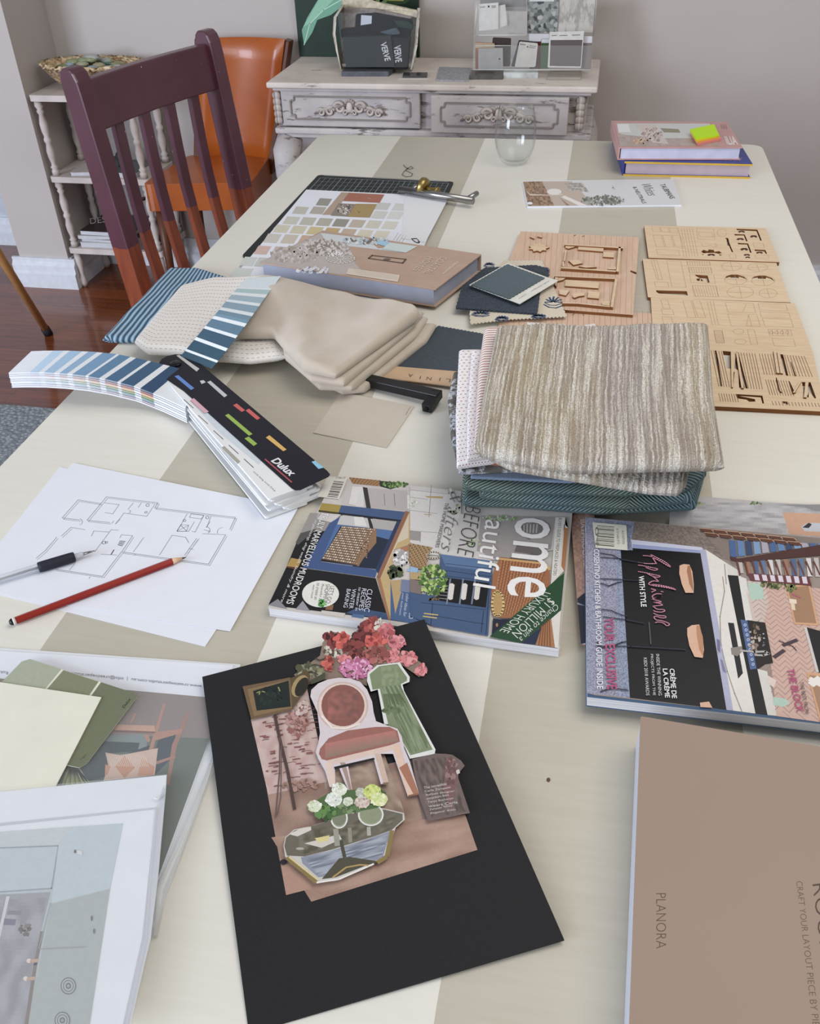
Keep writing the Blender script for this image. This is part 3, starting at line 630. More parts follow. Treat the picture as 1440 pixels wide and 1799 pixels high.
# ---- glass
g = NT('drinking_glass', .0); tr_ = g.n('ShaderNodeBsdfTransparent'); gs_ = g.n('ShaderNodeBsdfGlossy', Roughness=.02); lw_ = g.n('ShaderNodeLayerWeight', Blend=.5); mx_ = g.n('ShaderNodeMixShader'); tr_.inputs[0].default_value = (.97, .98, .98, 1)
g.l(g.math('ADD', g.math('MULTIPLY', g.math('POWER', lw_.outputs['Facing'], 4.0), .75), .03), mx_.inputs[0]); g.l(tr_.outputs[0], mx_.inputs[1]); g.l(gs_.outputs[0], mx_.inputs[2]); g.l(mx_.outputs[0], g.t.nodes['Material Output'].inputs[0])
gc = P(903, 287)
out = [(.001, 0), (.022, 0), (.027, .003), (.036, .015), (.0435, .035), (.0465, .055), (.0462, .075), (.043, .1), (.0385, .122)]
inn = [(.0372, .122), (.0417, .1), (.0448, .075), (.045, .055), (.042, .036), (.0345, .018), (.024, .009), (.001, .008)]
o = MB().lathe([(r, z_) for r, z_ in out+inn], (gc.x, gc.y, T+.0004), 48).build('drinking_glass', g.m)
tag(o, 'empty clear stemless drinking glass near the far end of the table', 'glass')
# ---- generic printed books
def book(name, px, z0, z1, label, cat, cover, page=PAGE, cov=.0022, grp=None, spine=None, inset=.003, flush=False):
    pts = [P(x, y, z1) for x, y in px]; c = sum((p for p in pts), Vector())/len(pts); t_ = thing(name, (c.x, c.y, z0), label, cat, grp)
    q = ccw([(p.x, p.y) for p in pts]); ins = [((x-c.x)*(1-inset/.1)+c.x, (y-c.y)*(1-inset/.1)+c.y) for x, y in q]
    fixn(MB().prism(q, z0, z0+cov).build('back_cover', cover, t_, .0006)); fixn(MB().prism(ins, z0+cov, z1-cov).build('page_block', page, t_))
    fixn(MB().prism(q, z1-cov, z1).build('front_cover', cover, t_, .0006))
    if spine:
        a = P(*spine[0], z1); b = P(*spine[1], z1); MB().bar(Vector((a.x, a.y, (z0+z1)/2)), Vector((b.x, b.y, (z0+z1)/2)), .004, z1-z0, (b-a).cross(Vector((0, 0, 1)))).build('spine', cover, t_, .001)
    return t_
# stack at the far right corner
zb = T+.0302
t1 = book('hardcover_book', [(1089, 254), (1078, 228), (1296, 250), (1322, 287), (1096, 285)][1:2]+[(1290, 236), (1322, 288), (1097, 283)], T+.0002, zb, 'blue hardcover book with yellow edges, bottom of the stack in the far right corner', 'book', mat('2f3a86', .4), mat('b9a9b2', .7), .003, 'hardcover books in the far stack', ((1079, 229), (1097, 283)))
for zz in (T+.0018, zb-.0018):
    a_ = P(1097, 283.5, zb); b_ = P(1322, 288.5, zb); MB().bar(Vector((a_.x, a_.y-.0008, zz)), Vector((b_.x, b_.y-.0008, zz)), .0016, .0036, (0, 1, 0)).build('yellow_edge', mat('c9a43a', .5), t1)
a = Art(zb+.0002).tf(900, 200, 3.273).poly([(760, 238), (1200, 242), (1240, 250), (760, 248)], '1c1f30').text('MARI', (1225, 270), (1315, 270), (1232, 250), '8a7ac0', .3); a.build('cover_print', GLOSS, t1)
zt = zb+.0268
t2 = book('hardcover_book', [(1075, 212), (1277, 214), (1304, 259), (1088, 259)], zb+.0004, zt, 'pink hardcover interiors book with sticky notes, atop the stack in the far right corner', 'book', mat('b98f8c', .35), mat('c5c6da', .7), .0024, 'hardcover books in the far stack', ((1075, 212), (1088, 259)))
a = Art(zt+.0001).tf(900, 200, 3.273)
a.rast([(600, 55), (1130, 55), (1190, 182), (615, 188)], 26, 10, lambda u, v: mixh('b5a59e', 'a8918a', rng.random())).poly([(600, 55), (1135, 56), (1160, 140), (860, 140), (640, 120), (608, 110)], 'c9ccca').poly([(600, 60), (665, 58), (680, 105), (612, 105)], 'e2e2e2')
a.poly([(700, 60), (820, 62), (850, 110), (900, 175), (810, 165), (760, 120)], 'cdbfb8').cluster(800, 120, 60, 45, 90, 7, ['d8cdc6', 'b09a92', 'c9b8b0', '9a857c']).poly([(850, 82), (955, 88), (965, 108), (870, 106)], '8d8266').cluster(735, 158, 45, 16, 24, 8, ['c9a484', 'b98f6c', 'd0b090'])
a.text('ILIA', (1235, 178), (1300, 178), (1215, 128), 'e0d6d4', bold=.03).text('III', (1205, 85), (1235, 85), (1195, 60), '9a7470'); a.build('cover_print', GLOSS, t2)
def sticky(px, z0, h, c, label):
    return tag(slab('sticky_note_pad', px, z0, z0+h, mat(c, .6, .02), None), label, 'sticky notes', 'sticky notes on the pink book')
sticky([(1214, 232), (1256, 222), (1266, 243), (1226, 252)], zt+.0004, .005, 'e08a80', 'pink sticky note pad under the yellow green one on the pink book')
sticky([(1212, 229), (1254, 219), (1264, 239), (1224, 248)], zt+.0056, .0035, 'e2b93a', 'orange yellow sticky notes in the middle of the small pad pile')
sticky([(1212, 227), (1254, 218), (1263, 237), (1222, 243)], zt+.0092, .003, 'b6e01a', 'bright yellow green sticky note pad on top of the pad pile')
# ---- brochure
def sheet(name, px, z0, h, label, cat, m=PAPER, grp=None, r=0):
    c = P(sum(p[0] for p in px)/len(px), sum(p[1] for p in px)/len(px), z0); t_ = thing(name, c, label, cat, grp)
    o = slab('sheet', px, z0, z0+h, m, t_, r); return t_
BZ = T+.0036
t_ = sheet('brochure', [(917, 318), (1182, 315), (1197, 360), (926, 363)], T+.0003, .0033, 'white paint brochure with a basket and plant photo lying beyond the wooden boards', 'brochure')
a = Art(BZ+.0001).tf(900, 200, 3.273)
a.poly([(60, 390), (925, 378), (970, 522), (85, 530)], 'd9dbde').rast([(60, 390), (170, 388), (240, 528), (90, 530)], 16, 14, lambda u, v: mixh('6b4a30', 'b58c64', rng.random())).poly([(170, 388), (340, 388), (470, 527), (240, 528)], 'c4b2a2')
a.poly([(70, 430), (100, 460), (200, 465), (290, 460), (290, 468), (100, 470)], 'd8c8b4').disc(240, 448, 42, 18, 'ece9e4').poly([(300, 470), (430, 527), (380, 527), (280, 478)], 'efe9e2').poly([(270, 480), (330, 527), (310, 527)], 'a07a5c')
a.rast([(300, 400), (400, 395), (440, 450), (330, 440)], 10, 6, lambda u, v: mixh('cfc8c0', '8f8880', rng.random())).cluster(520, 498, 130, 26, 150, 7, ['75786e', '5d6158', '94968c', 'b0b2aa'], 1.2).cluster(545, 490, 60, 22, 60, 6, ['6b6e64', '85887e'], 1.2)
a.disc(100, 514, 16, 8, 'f2f2f2').text('TAUBMANS', (845, 405), (905, 488), (875, 402), '2c2c2c').text('Whites', (738, 408), (782, 472), (792, 402), '3a3a3a', .4, -.015).text('& NEUTRALS', (690, 420), (748, 515), (712, 418), '2c2c2c')
a.text('T', (566, 415), (580, 437), (574, 413), '6a6a6a'); a.build('brochure_print', GLOSS, t_)
# ---- thread, cutting mat
tag(MB().tube([P(x/2.286+450, y/2.286, T+.0012) for x, y in [(590, 662), (600, 672), (615, 680), (630, 676), (622, 668), (606, 676), (592, 690), (585, 702), (600, 710), (622, 708), (628, 698), (612, 690), (598, 684), (612, 674)]], .0006, 5).build('thread', mat('4a4238', .8)), 'loose dark thread curled on the beige stripe above the cutting mat', 'thread')
cm = thing('cutting_mat', P(620, 380), 'black self-healing cutting mat with white grid lines under the colour chart', 'cutting mat')
MP = [(559, 307), (797, 319), (770, 378), (426, 451)]
cml = [(559, 307), (797, 319), (760, 400), (700, 520), (424, 450)]
slab('mat', cml, T+.0002, T+.0028, mat('1e2326', .55), cm, .01)
a = Art(T+.0029); q = [(563, 312), (788, 322), (757, 380), (480, 402)]
g_ = a.quad(q)
def gl_(u0, v0, u1, v1, wd, c='8d9a9a'):
    A_ = g_(u0, v0); B_ = g_(u1, v1); d = (B_-A_); n_ = Vector((d.y, -d.x, 0)).normalized()*wd/2; a.put([A_-n_, A_+n_, B_+n_, B_-n_], [(0, 1, 2, 3)], lin(c))
for i in range(25): gl_(i/24, 0, i/24, 1, .0008 if i % 4 else .0014)
for j in range(13): gl_(0, j/12, 1, j/12, .0008 if j % 4 else .0014)
gl_(.01, -.05, .99, -.05, .0018, 'b8c0c0'); a.build('grid_lines', MATTE, cm)
# ---- colour chart
cz = T+.0032
cc = sheet('colour_chart', [(538, 333), (783, 345), (745, 432), (700, 560), (400, 540), (424, 470)], cz, .0008, 'fold-out chart of neutral paint swatches lying over the cutting mat', 'colour chart')
a = Art(cz+.0009).tf(400, 280, 2.88)
rows = [(215, 470, 60), (258, 430, 60)]
sw = ['a9a596', 'bcb9ab', 'b5b0a0', 'c9c5b4', 'c3c0ae', '9a968a', 'bfb09a', 'cdc8b6', 'd6d0bc', 'd2c49a', 'c2a878', 'c9b49a', 'd8cdb8', 'ccc3b6', 'd2b8a8', 'cfa898']
def cell(x, y, w_, h_, c, sk=-.62): a.poly([(x, y), (x+w_, y+w_*.06), (x+w_+h_*sk, y+h_+w_*.06), (x+h_*sk, y+h_)], c)
cell(466, 196, 62, 36, '9b988c')
for i in range(2): cell(346-0+88*i, 238, 66, 36, ['c3c1b4', 'b4afa2'][i])
for i, c in enumerate(['a9a596', 'c9c5b4']): pass
for i, c in enumerate(['cccabc', 'bfbdae', 'b5b2a2', '9a968a', 'c0b29e', 'd0ccbc', 'd6d4c8', ]): cell(300+i*83, 288+i*4, 68, 38, c)
for i, c in enumerate(['d2ccb4', 'd0c8aa', 'cdbd88', 'c0a468', 'c4ac94', 'd8d0ba', 'dcd6c4']): cell(250+i*84, 330+i*5, 68, 38, c)
for i, c in enumerate(['cec8bc', 'cdc0ae', 'c9a890']): cell(205+i*86, 375+i*4, 68, 44, c)
for i, c in enumerate(['d4b2a6', 'c9b4ae']): cell(156+i*86, 436+i*4, 64, 42, c)
for i, c in enumerate(['cdd4d0', 'c4cac4']): cell(88+i*70, 492+i*4, 62, 44, c)
cell(40, 548, 90, 52, 'cfd6d0'); cell(760, 218, 66, 34, 'c9cac4'); cell(848, 222, 66, 34, 'd2d3cf'); cell(745, 260, 66, 36, 'cfd0ca'); cell(825, 262, 66, 36, 'd6d8d4')
a.poly([(575, 166), (792, 178), (768, 220), (540, 208)], 'a85f44').poly([(575, 166), (612, 168), (560, 240), (528, 280), (478, 280)], 'b39a84').poly([(560, 222), (650, 226), (615, 290), (520, 284)], '8f8478').cluster(590, 250, 35, 24, 60, 5, ['e0dcd6', '6f665e', 'b0a598']).poly([(648, 224), (755, 226), (718, 294), (608, 290)], 'a98c4e')
a.line([(655, 262), (668, 266), (660, 272)], .0012, '4a3a20').line([(708, 195), (722, 200)], .0012, 'e0c0b0').poly([(895, 165), (1120, 190), (1000, 420), (880, 400)], 'e4e6ea').text('D', (925, 400), (950, 425), (955, 398), '3a3a3a', bold=.02)
for i in range(4): a.line([(862+i*14, 372+i*4), (838+i*14, 408+i*4)], .0007, 'a8a8a8')
a.build('chart_print', MATTE, cc)
# ---- metal cabinet hardware on the mat
hz = T+.004
bh = thing('bar_handle', P(765, 343), 'brushed steel bar cabinet handle lying across the corner of the colour chart', 'handle')
ST = mat('9b9a9a', .28, .05, 60, 0, 1)
MB().tube([P(702, 332, hz+.011), P(831, 353, hz+.011)], .0075, 18).build('bar', ST, bh)
for p in ((722, 334), (822, 349)): a_ = P(*p, hz+.011); MB().tube([a_, a_+Vector((.012, .022, .002)), a_+Vector((.014, .028, .002))], .0055, 12).build('mounting_post', ST, bh)
BR = mat('9d8a58', .35, .1, 50, 0, 1)
kn = thing('brass_knob', P(742, 330), 'antique brass round cabinet knob standing behind the steel handle', 'knob')
kc = P(742, 328, hz+.019); ax = Vector((.35, -.9, .1)).normalized()
def disc3(mb, c, ax, prof, seg=24):
    x = ax.orthogonal().normalized(); y = ax.cross(x); vs = []; fs = []
    for r_, h_ in prof: vs += [c+ax*h_+(x*math.cos(2*PI*k/seg)+y*math.sin(2*PI*k/seg))*r_ for k in range(seg)]
    n_ = len(prof)
    for i in range(n_-1):
        for k in range(seg): fs.append((i*seg+k, i*seg+(k+1) % seg, (i+1)*seg+(k+1) % seg, (i+1)*seg+k))
    fs += [tuple(reversed(range(seg))), tuple((n_-1)*seg+k for k in range(seg))]; return mb.add(vs, fs, True)
ax = Vector((-.9, .35, .2)).normalized()
disc3(MB(), kc, ax, [(.004, -.009), (.015, -.009), (.018, -.007), (.0195, 0), (.018, .005), (.012, .007), (.006, .009)]).build('knob_head', BR, kn)
disc3(MB(), kc, -ax, [(.006, .006), (.005, .018), (.009, .03), (.012, .034), (.012, .037)]).build('knob_stem', BR, kn)
disc3(MB(), kc+Vector((-.035, .004, -.008)), Vector((0, 0, 1)), [(.010, -.005), (.010, .0), (.004, .002)]).build('backplate', BR, kn)
# ---- big coastal book
hz0 = T+.0062; hz1 = hz0+.031
hb = book('hardcover_book', [(455, 461), (566, 405), (845, 447), (765, 508)], hz0, hz1, 'thick hardcover coastal interiors book with a beige cover beside the folded linen', 'book', mat('b09684', .35), mat('a2a6b6', .7), .0025, None, ((566, 405), (845, 447)))
a = Art(hz1+.0001).tf(400, 280, 2.88)
a.poly([(160, 520), (470, 372), (560, 430), (640, 520), (700, 590), (560, 580)], 'b9aea8').poly([(470, 372), (700, 400), (760, 450), (960, 440), (900, 472), (620, 440), (500, 420)], 'cdd3d6')
a.rast([(400, 400), (600, 420), (640, 500), (340, 480)], 30, 14, lambda u, v: mixh('d4ccc8', '8a7c74', rng.random()**1.5)).cluster(340, 480, 120, 40, 170, 9, ['c4bcb8', 'b4a9a2', 'cdc7c3', 'a6988c']).cluster(480, 440, 90, 35, 110, 7, ['94857a', 'd0c9c3', '8c7c70', 'dad4ce'])
a.cluster(700, 410, 110, 16, 90, 7, ['c4cdd0', 'a4bcc8', '6f6258', 'dde2e4']).poly([(770, 408), (845, 425), (800, 440), (745, 425)], '8fc2dc').poly([(820, 420), (960, 440), (900, 472), (780, 452)], 'c9d6d4')
a.poly([(610, 550), (870, 585), (860, 620), (600, 580)], 'd6c7b4').lines([[(640+i*4, 560+i*6), (860, 590+i*6)] for i in range(4)], .0012, 'b8a590').line([(730, 485), (900, 505), (885, 524), (712, 500)], .003, '5a4030', closed=True).disc(805, 505, 18, 5, '6a5444')
for i in range(16): aa = i*PI/8; a.line([(570+14*math.cos(aa), 500+6*math.sin(aa)), (570+70*math.cos(aa), 500+24*math.sin(aa))], .0016, 'e0dcd6', adv=False)
a.line([(570+72*math.cos(i*PI/10), 500+26*math.sin(i*PI/10)) for i in range(21)], .0016, 'e8e4de').cluster(540, 480, 40, 12, 20, 7, ['f0ece8', 'e4e0dc']).cluster(430, 560, 90, 14, 60, 7, ['e4e4e8', '5f6a98', 'c8ccd8', 'd8d8dc'])
a.text('COASTAL', (1080, 492), (985, 575), (1112, 498), 'd9c9ba', bold=-.01).text('HOMES', (1012, 492), (932, 560), (1044, 498), 'd9c9ba', bold=-.01).text('Hamptons', (1152, 516), (1078, 578), (1172, 520), 'e6ddd2', .3)
a.build('cover_print', GLOSS, hb)
# ---- wooden laser-cut boards
def plymat():
    q = NT('laser_cut_plywood', .6); n_ = q.noise(q.coord(scale=(8, 60, 8)), 3, 5, .6); q.col(q.ramp(n_, [(.3, 'd0b594'), (.7, 'ddc7a9')])); return q.m
def decmat():
    q = NT('pink_plywood', .6); n_ = q.noise(q.coord(scale=(60, 6, 8)), 3, 5, .6); q.col(q.ramp(n_, [(.3, 'cbac94'), (.7, 'd6b9a2')])); return q.m
PLY = plymat(); DEC = decmat(); EDG = mat('7b4d28', .7); BURN = '5c3517'; LN = 'ab8a66'
def board(px, z0, h, label, top_m, cuts=None, holes=None):
    """ply sheet; holes are real pockets cut right through the sheet"""
    t_ = thing('laser_cut_board', P(sum(p[0] for p in px)/4, sum(p[1] for p in px)/4, z0), label, 'wooden board', 'laser cut wooden boards')
    pts = [P(x, y, z0+h) for x, y in px]; out_ = ccw([Vector((p.x, p.y)) for p in pts]); loops = [[Vector((p[0], p[1], 0)) for p in out_]]
    for hpx in (holes or []): loops.append([Vector((p.x, p.y, 0)) for p in (P(x, y, z0+h) for x, y in hpx)])
    flat = [v for l_ in loops for v in l_]; tri = tessellate_polygon(loops); n_ = len(flat)
    mb = MB(); vs = [Vector((v.x, v.y, z0+h)) for v in flat]+[Vector((v.x, v.y, z0)) for v in flat]
    fs = [up_(vs, t3) for t3 in tri]; nt = len(fs); fs += [tuple(i+n_ for i in reversed(f)) for f in fs[:nt]]; k = 0
    for l_ in loops:
        m_ = len(l_); fs += [(k+i, k+(i+1) % m_, k+(i+1) % m_+n_, k+i+n_) for i in range(m_)]; k += m_
    o_ = mb.add(vs, fs).build('sheet', [top_m, EDG], t_); fixn(o_)
    for p in o_.data.polygons: p.material_index = 0 if abs(p.normal.z) > .7 else 1
    return t_
def piece(px, z0, h, parent, name='wooden_piece'):
    o_ = slab(name, px, z0, z0+h, [PLY, EDG], parent)
    for p in o_.data.polygons: p.material_index = 0 if abs(p.normal.z) > .7 else 1
    return o_
def X5(pts): return [(890+x/5.54, 390+y/5.54) for x, y in pts]      # helper frame for the floor board
dz0 = T+.0003; dh = .0045
under = board(X5([(-60, 930), (620, 862), (1445, 890), (1500, 1160), (-120, 1160)]), dz0, .0032, 'pinkish planked wooden floor board partly under the striped fabric pile', DEC)
a = Art(dz0+.0033).tf(890, 390, 5.54); a.lines([[(20+i*52, 915-i*2), (0+i*53, 1160)] for i in range(28)], .0005, 'a8825f').poly([(635, 905), (660, 888), (655, 898), (640, 908)], '6a4020').poly([(735, 890), (755, 912), (742, 908)], '6a4020'); a.build('plank_lines', MATTE, under)
fb = board(X5([(135, 90), (1285, 150), (1262, 490), (1205, 470), (1202, 486), (1258, 510), (1228, 905), (560, 855), (-50, 640), (20, 380)]), dz0+.0035, dh, 'pinkish planked floor board with two wall outlines and small wooden furniture', DEC)
zf = dz0+.0035+dh; a = Art(zf+.0001).tf(890, 390, 5.54)
a.lines([[(185+i*52, 95+i*2.7), (120+i*54.5, 850+i*2)] for i in range(21)], .0005, 'b48f72')
for x, y in ((648, 122), (730, 130)): a.poly([(x, y+12), (x+22, y), (x+22, y+8), (x+6, y+15)], BURN)
a.build('plank_lines', MATTE, fb)
ph = .003
for q in ([(560, 212), (1130, 243), (1130, 256), (560, 222)], [(1088, 240), (1110, 243), (1090, 485), (1065, 480)], [(528, 438), (650, 448), (1065, 472), (1060, 485), (645, 458), (528, 450)], [(570, 270), (586, 272), (566, 380), (552, 380)], [(545, 385), (560, 386), (556, 435), (542, 434)],
          [(462, 520), (1070, 548), (1070, 556), (462, 528)], [(1052, 555), (1076, 556), (1035, 830), (1008, 825)], [(540, 780), (690, 785), (1005, 818), (1002, 828), (690, 795), (545, 792)], [(470, 535), (500, 540), (482, 625), (462, 600)]):
    piece(X5(q), zf, .005, fb, 'wall_strip')
for q in ([(572, 222), (680, 226), (655, 245), (600, 258), (570, 250)], [(700, 225), (945, 240), (938, 288), (692, 268)], [(942, 290), (1048, 298), (1040, 345), (936, 338)], [(600, 375), (700, 368), (738, 400), (650, 418)], [(700, 430), (790, 425), (875, 438), (770, 444)], [(985, 445), (1062, 430), (1065, 462), (985, 460)],
          [(470, 532), (575, 540), (550, 562), (500, 575)], [(572, 562), (900, 590), (890, 645), (565, 622)], [(510, 655), (610, 668), (575, 715), (510, 700)], [(640, 700), (700, 682), (760, 690), (755, 715), (700, 722), (660, 738), (640, 728)], [(795, 672), (905, 682), (895, 745), (785, 735)],
          [(925, 778), (1002, 768), (1000, 815), (925, 805)], [(225, 135), (270, 150), (268, 162), (228, 146)], [(298, 130), (345, 140), (340, 150), (300, 140)]):
    piece(X5(q), zf, ph, fb, 'furniture_piece')
star = []
for k in range(18):
    aa = 2*PI*k/18; rr_ = 1 if k % 2 == 0 else .72
    if k % 6 in (0,): rr_ = 1.05
    star.append((310+100*rr_*math.cos(aa), 247+44*rr_*math.sin(aa)))
piece(X5(star), zf, ph, fb, 'furniture_piece')
def X6(pts): return [(1120+x/4.5, 380+y/4.5) for x, y in pts]
def cutlines(t_, z_, segs, wd=.0005, c=LN):
    a = Art(z_+.0001).tf(1120, 380, 4.5); a.lines(segs, wd, c); a.build('engraved_lines', MATTE, t_)
def R4(x0, y0, x1, y1, sk=.3): 
    w_ = (y1-y0)*sk; return [(x0, y0), (x1, y0+(x1-x0)*.03), (x1+w_, y1+(x1-x0)*.03), (x0+w_, y1), (x0, y0)]
def ell(cx, cy, rx, ry, n_=20): return [(cx+rx*math.cos(2*PI*i/n_), cy+ry*math.sin(2*PI*i/n_)) for i in range(n_)]
BB = [('pale plywood board of furniture cut-outs, farthest of the four boards by the right edge', [(50, 72), (1010, 92), (1120, 362), (85, 328)], .0065),
      ('pale plywood board with cross-marked circles, second farthest by the right table edge', [(38, 335), (1095, 368), (1208, 682), (80, 640)], .005),
      ('pale plywood board with faint engraved outlines, third from the far end by the right edge', [(102, 640), (1240, 688), (1385, 1080), (125, 1010)], .005),
      ('pale plywood board with loose cut strips, nearest of the four boards by the right edge', [(400, 1020), (1385, 1080), (1490, 1545), (400, 1492)], .006)]
arcs = lambda x, y, w_, h_: [(x, y+h_*.5), (x+w_*.25, y), (x+w_*.75, y), (x+w_, y+h_*.6), (x+w_*.8, y+h_), (x+w_*.5, y+h_*.6), (x+w_*.2, y+h_)]
rec = lambda x0, y0, x1, y1, s_=.3: R4(x0, y0, x1, y1, s_)[:4]
h1 = [[(778, 98), (945, 105), (980, 192), (968, 192), (938, 118), (785, 110)], [(762, 140), (845, 143), (868, 198), (856, 198), (838, 152), (768, 152)], [(788, 210), (872, 214), (900, 288), (888, 288), (864, 224), (794, 222)], [(922, 262), (1008, 266), (1022, 296), (1010, 296), (1000, 278), (926, 274)],
      [(690, 170), (715, 172), (722, 205), (740, 250), (755, 285), (742, 282), (722, 235), (706, 228), (702, 185)],
      [(500, 280), (520, 265), (555, 275), (560, 262), (600, 265), (605, 280), (645, 275), (665, 290), (640, 296), (600, 288), (550, 290), (520, 292)], [(505, 298), (522, 300), (515, 308)], [(640, 300), (668, 305), (650, 312)]]
h2 = [[(450, 462), (552, 468), (568, 524), (548, 526), (540, 500), (500, 492), (520, 512), (470, 510), (462, 494), (492, 490), (460, 472)], [(142, 585), (388, 592), (396, 626), (170, 612), (150, 600)],
      [(688, 490), (700, 472), (740, 460), (790, 462), (840, 478), (862, 500), (830, 486), (800, 478), (795, 495), (735, 494), (730, 478)], [(898, 492), (920, 476), (960, 468), (1010, 470), (1060, 488), (1082, 515), (1050, 494), (1015, 484), (1008, 500), (950, 498), (948, 484)]]
h4 = [[(608, 1060), (622, 1062), (668, 1345), (650, 1343)], [(670, 1064), (740, 1070), (742, 1200), (735, 1205), (700, 1200)], [(765, 1200), (775, 1072), (795, 1075), (870, 1362), (850, 1360), (812, 1230)], [(745, 1230), (765, 1230), (752, 1355), (738, 1353)], [(796, 1230), (805, 1232), (845, 1358), (800, 1355)],
      [(1090, 1245), (1140, 1250), (1144, 1235), (1096, 1230)], [(1125, 1090), (1148, 1092), (1190, 1262), (1170, 1258), (1150, 1190)], [(1205, 1150), (1212, 1150), (1250, 1265), (1240, 1265)], [(1090, 1275), (1098, 1276), (1125, 1380), (1145, 1398), (1122, 1398), (1105, 1370)], [(1190, 1302), (1200, 1304), (1235, 1380), (1252, 1400), (1222, 1410), (1205, 1360)],
      [(1296, 1310), (1365, 1312), (1410, 1438), (1398, 1440), (1352, 1380), (1350, 1432), (1310, 1430), (1308, 1370)], [(772, 1405), (985, 1418), (998, 1480), (985, 1480), (972, 1432), (800, 1420), (925, 1445), (930, 1465), (880, 1466), (860, 1450), (785, 1440)], [(1142, 1462), (1180, 1465), (1190, 1492), (1168, 1480), (1150, 1480)]]
HL = [h1, h2, None, h4]
bts = []
for i, (lb, px, h_) in enumerate(BB): bts.append(board(X6(px), T+.0003, h_, lb, PLY, None, [X6(q) for q in HL[i]] if HL[i] else None))
L1 = []
for k in range(3): L1 += [R4(110+70*k, 85+k*3, 170+70*k, 120+k*3), R4(120+75*k, 150, 185+75*k, 240), ]
for k in range(6): L1 += [[(320+22*k, 92), (365+22*k, 318)]]
L1 += [R4(465, 95, 600, 180, .1), R4(480, 125, 585, 160), ell(665, 130, 36, 30), R4(145, 262, 320, 305), R4(720, 300, 770, 330), R4(910, 210, 990, 245), R4(925, 305, 1030, 330), [(500, 215), (520, 240), (570, 230), (600, 245), (625, 235), (610, 210)]]
cutlines(bts[0], T+.0003+.0065, L1)
a = Art(T+.0068).tf(1120, 380, 4.5)
for q in (arcs(790, 114, 60, 16), arcs(885, 150, 62, 20), arcs(778, 172, 64, 18), arcs(808, 250, 66, 22), arcs(932, 280, 60, 16), arcs(835, 298, 55, 16), arcs(848, 318, 42, 14), arcs(548, 296, 66, 18)): a.poly(q, '4a2c12')
a.build('cut_slots', MATTE, bts[0])
L2 = [R4(105, 345, 150, 500), [(128, 345), (165, 502)], R4(228, 350, 340, 560, .2), R4(130, 518, 235, 555), R4(386, 355, 570, 385, .2), R4(400, 402, 580, 445, .2), R4(408, 458, 600, 525, .2), R4(430, 545, 620, 632, .2)]
for k in range(10): L2 += [[(392+19*k, 357), (396+19*k, 386)], [(402+19*k, 404), (412+19*k, 446)], [(432+20*k, 546), (458+20*k, 633)]]
for cx_, cy_, rx, ry in ((740, 395, 80, 34), (948, 403, 80, 32), (775, 500, 90, 40), (990, 508, 92, 40), (810, 600, 105, 46), (1030, 608, 72, 36)): e_ = ell(cx_, cy_, rx, ry); L2 += [e_+[e_[0]], [(cx_-rx, cy_), (cx_+rx, cy_)], [(cx_-10, cy_-ry), (cx_+12, cy_+ry)]]
cutlines(bts[1], T+.0003+.005, L2)
L3 = [R4(180, 660, 235, 730), R4(185, 735, 275, 775), R4(190, 795, 265, 870), R4(355, 665, 420, 800), R4(430, 665, 490, 800, .35), R4(690, 680, 910, 755), R4(710, 770, 940, 865), R4(950, 690, 1170, 740), R4(965, 755, 1195, 795), R4(985, 805, 1210, 870), R4(865, 895, 920, 1010, .25), R4(1030, 892, 1210, 940, .2), R4(600, 900, 665, 1000, .2), R4(1060, 965, 1230, 1025)]
L3 += [[(548+24*k, 672), (590+24*k, 860)] for k in range(3)]+[ell(795, 910, 42, 20)+[(837, 910)], ell(810, 990, 46, 20)+[(856, 990)], [(855, 700), (830, 755)], [(875, 780), (900, 865), (860, 865), (875, 780)]]+[[(605+12*k, 902), (625+12*k, 1002)] for k in range(6)]+[[(1060+40*k, 895), (1068+40*k, 942)] for k in range(4)]+[ell(1055+42*k, 918, 14, 12)+[(1069+42*k, 918)] for k in range(4)]
cutlines(bts[2], T+.0003+.005, L3)
L4 = [[(580+i*20, 1062+i), (640+i*21, 1345+i)] for i in range(5)]+[[(815+i*22, 1078+i), (875+i*22, 1362+i)] for i in range(6)]+[[(960+i*22, 1085+i), (1000+i*22, 1250+i)] for i in range(6)]+[[(1160+i*22, 1098+i), (1205+i*25, 1262+i)] for i in range(8)]+[[(1010+i*20, 1290+i), (1045+i*21, 1412+i)] for i in range(10)]+[[(640+i*20, 1400+i), (655+i*20, 1462+i)] for i in range(8)]+[[(1060+i*26, 1462+i), (1072+i*26, 1492+i)] for i in range(15)]
cutlines(bts[3], T+.0003+.006, L4, .0008, '7d5833')
for q in ([(735, 1070), (765, 1072), (752, 1350), (742, 1350)], [(775, 1075), (792, 1076), (838, 1358), (820, 1357)], [(1072, 1062), (1092, 1064), (1122, 1240), (1098, 1238)], [(1100, 1072), (1118, 1074), (1148, 1242), (1128, 1240)], [(1280, 1300), (1295, 1302), (1240, 1395), (1225, 1392)], [(1325, 1308), (1350, 1310), (1335, 1432), (1312, 1430)]):
    piece(X6(q), T+.0012, .0075, bts[3], 'loose_strip')
o = lying('paper_strip', [(925, 566), (1020, 572), (1045, 568), (1048, 592), (930, 590)], T+.0042, .0006, mat('dcdcd8', .7), 'white paper strip lying on the planked board behind the striped fabric pile', 'paper strip')
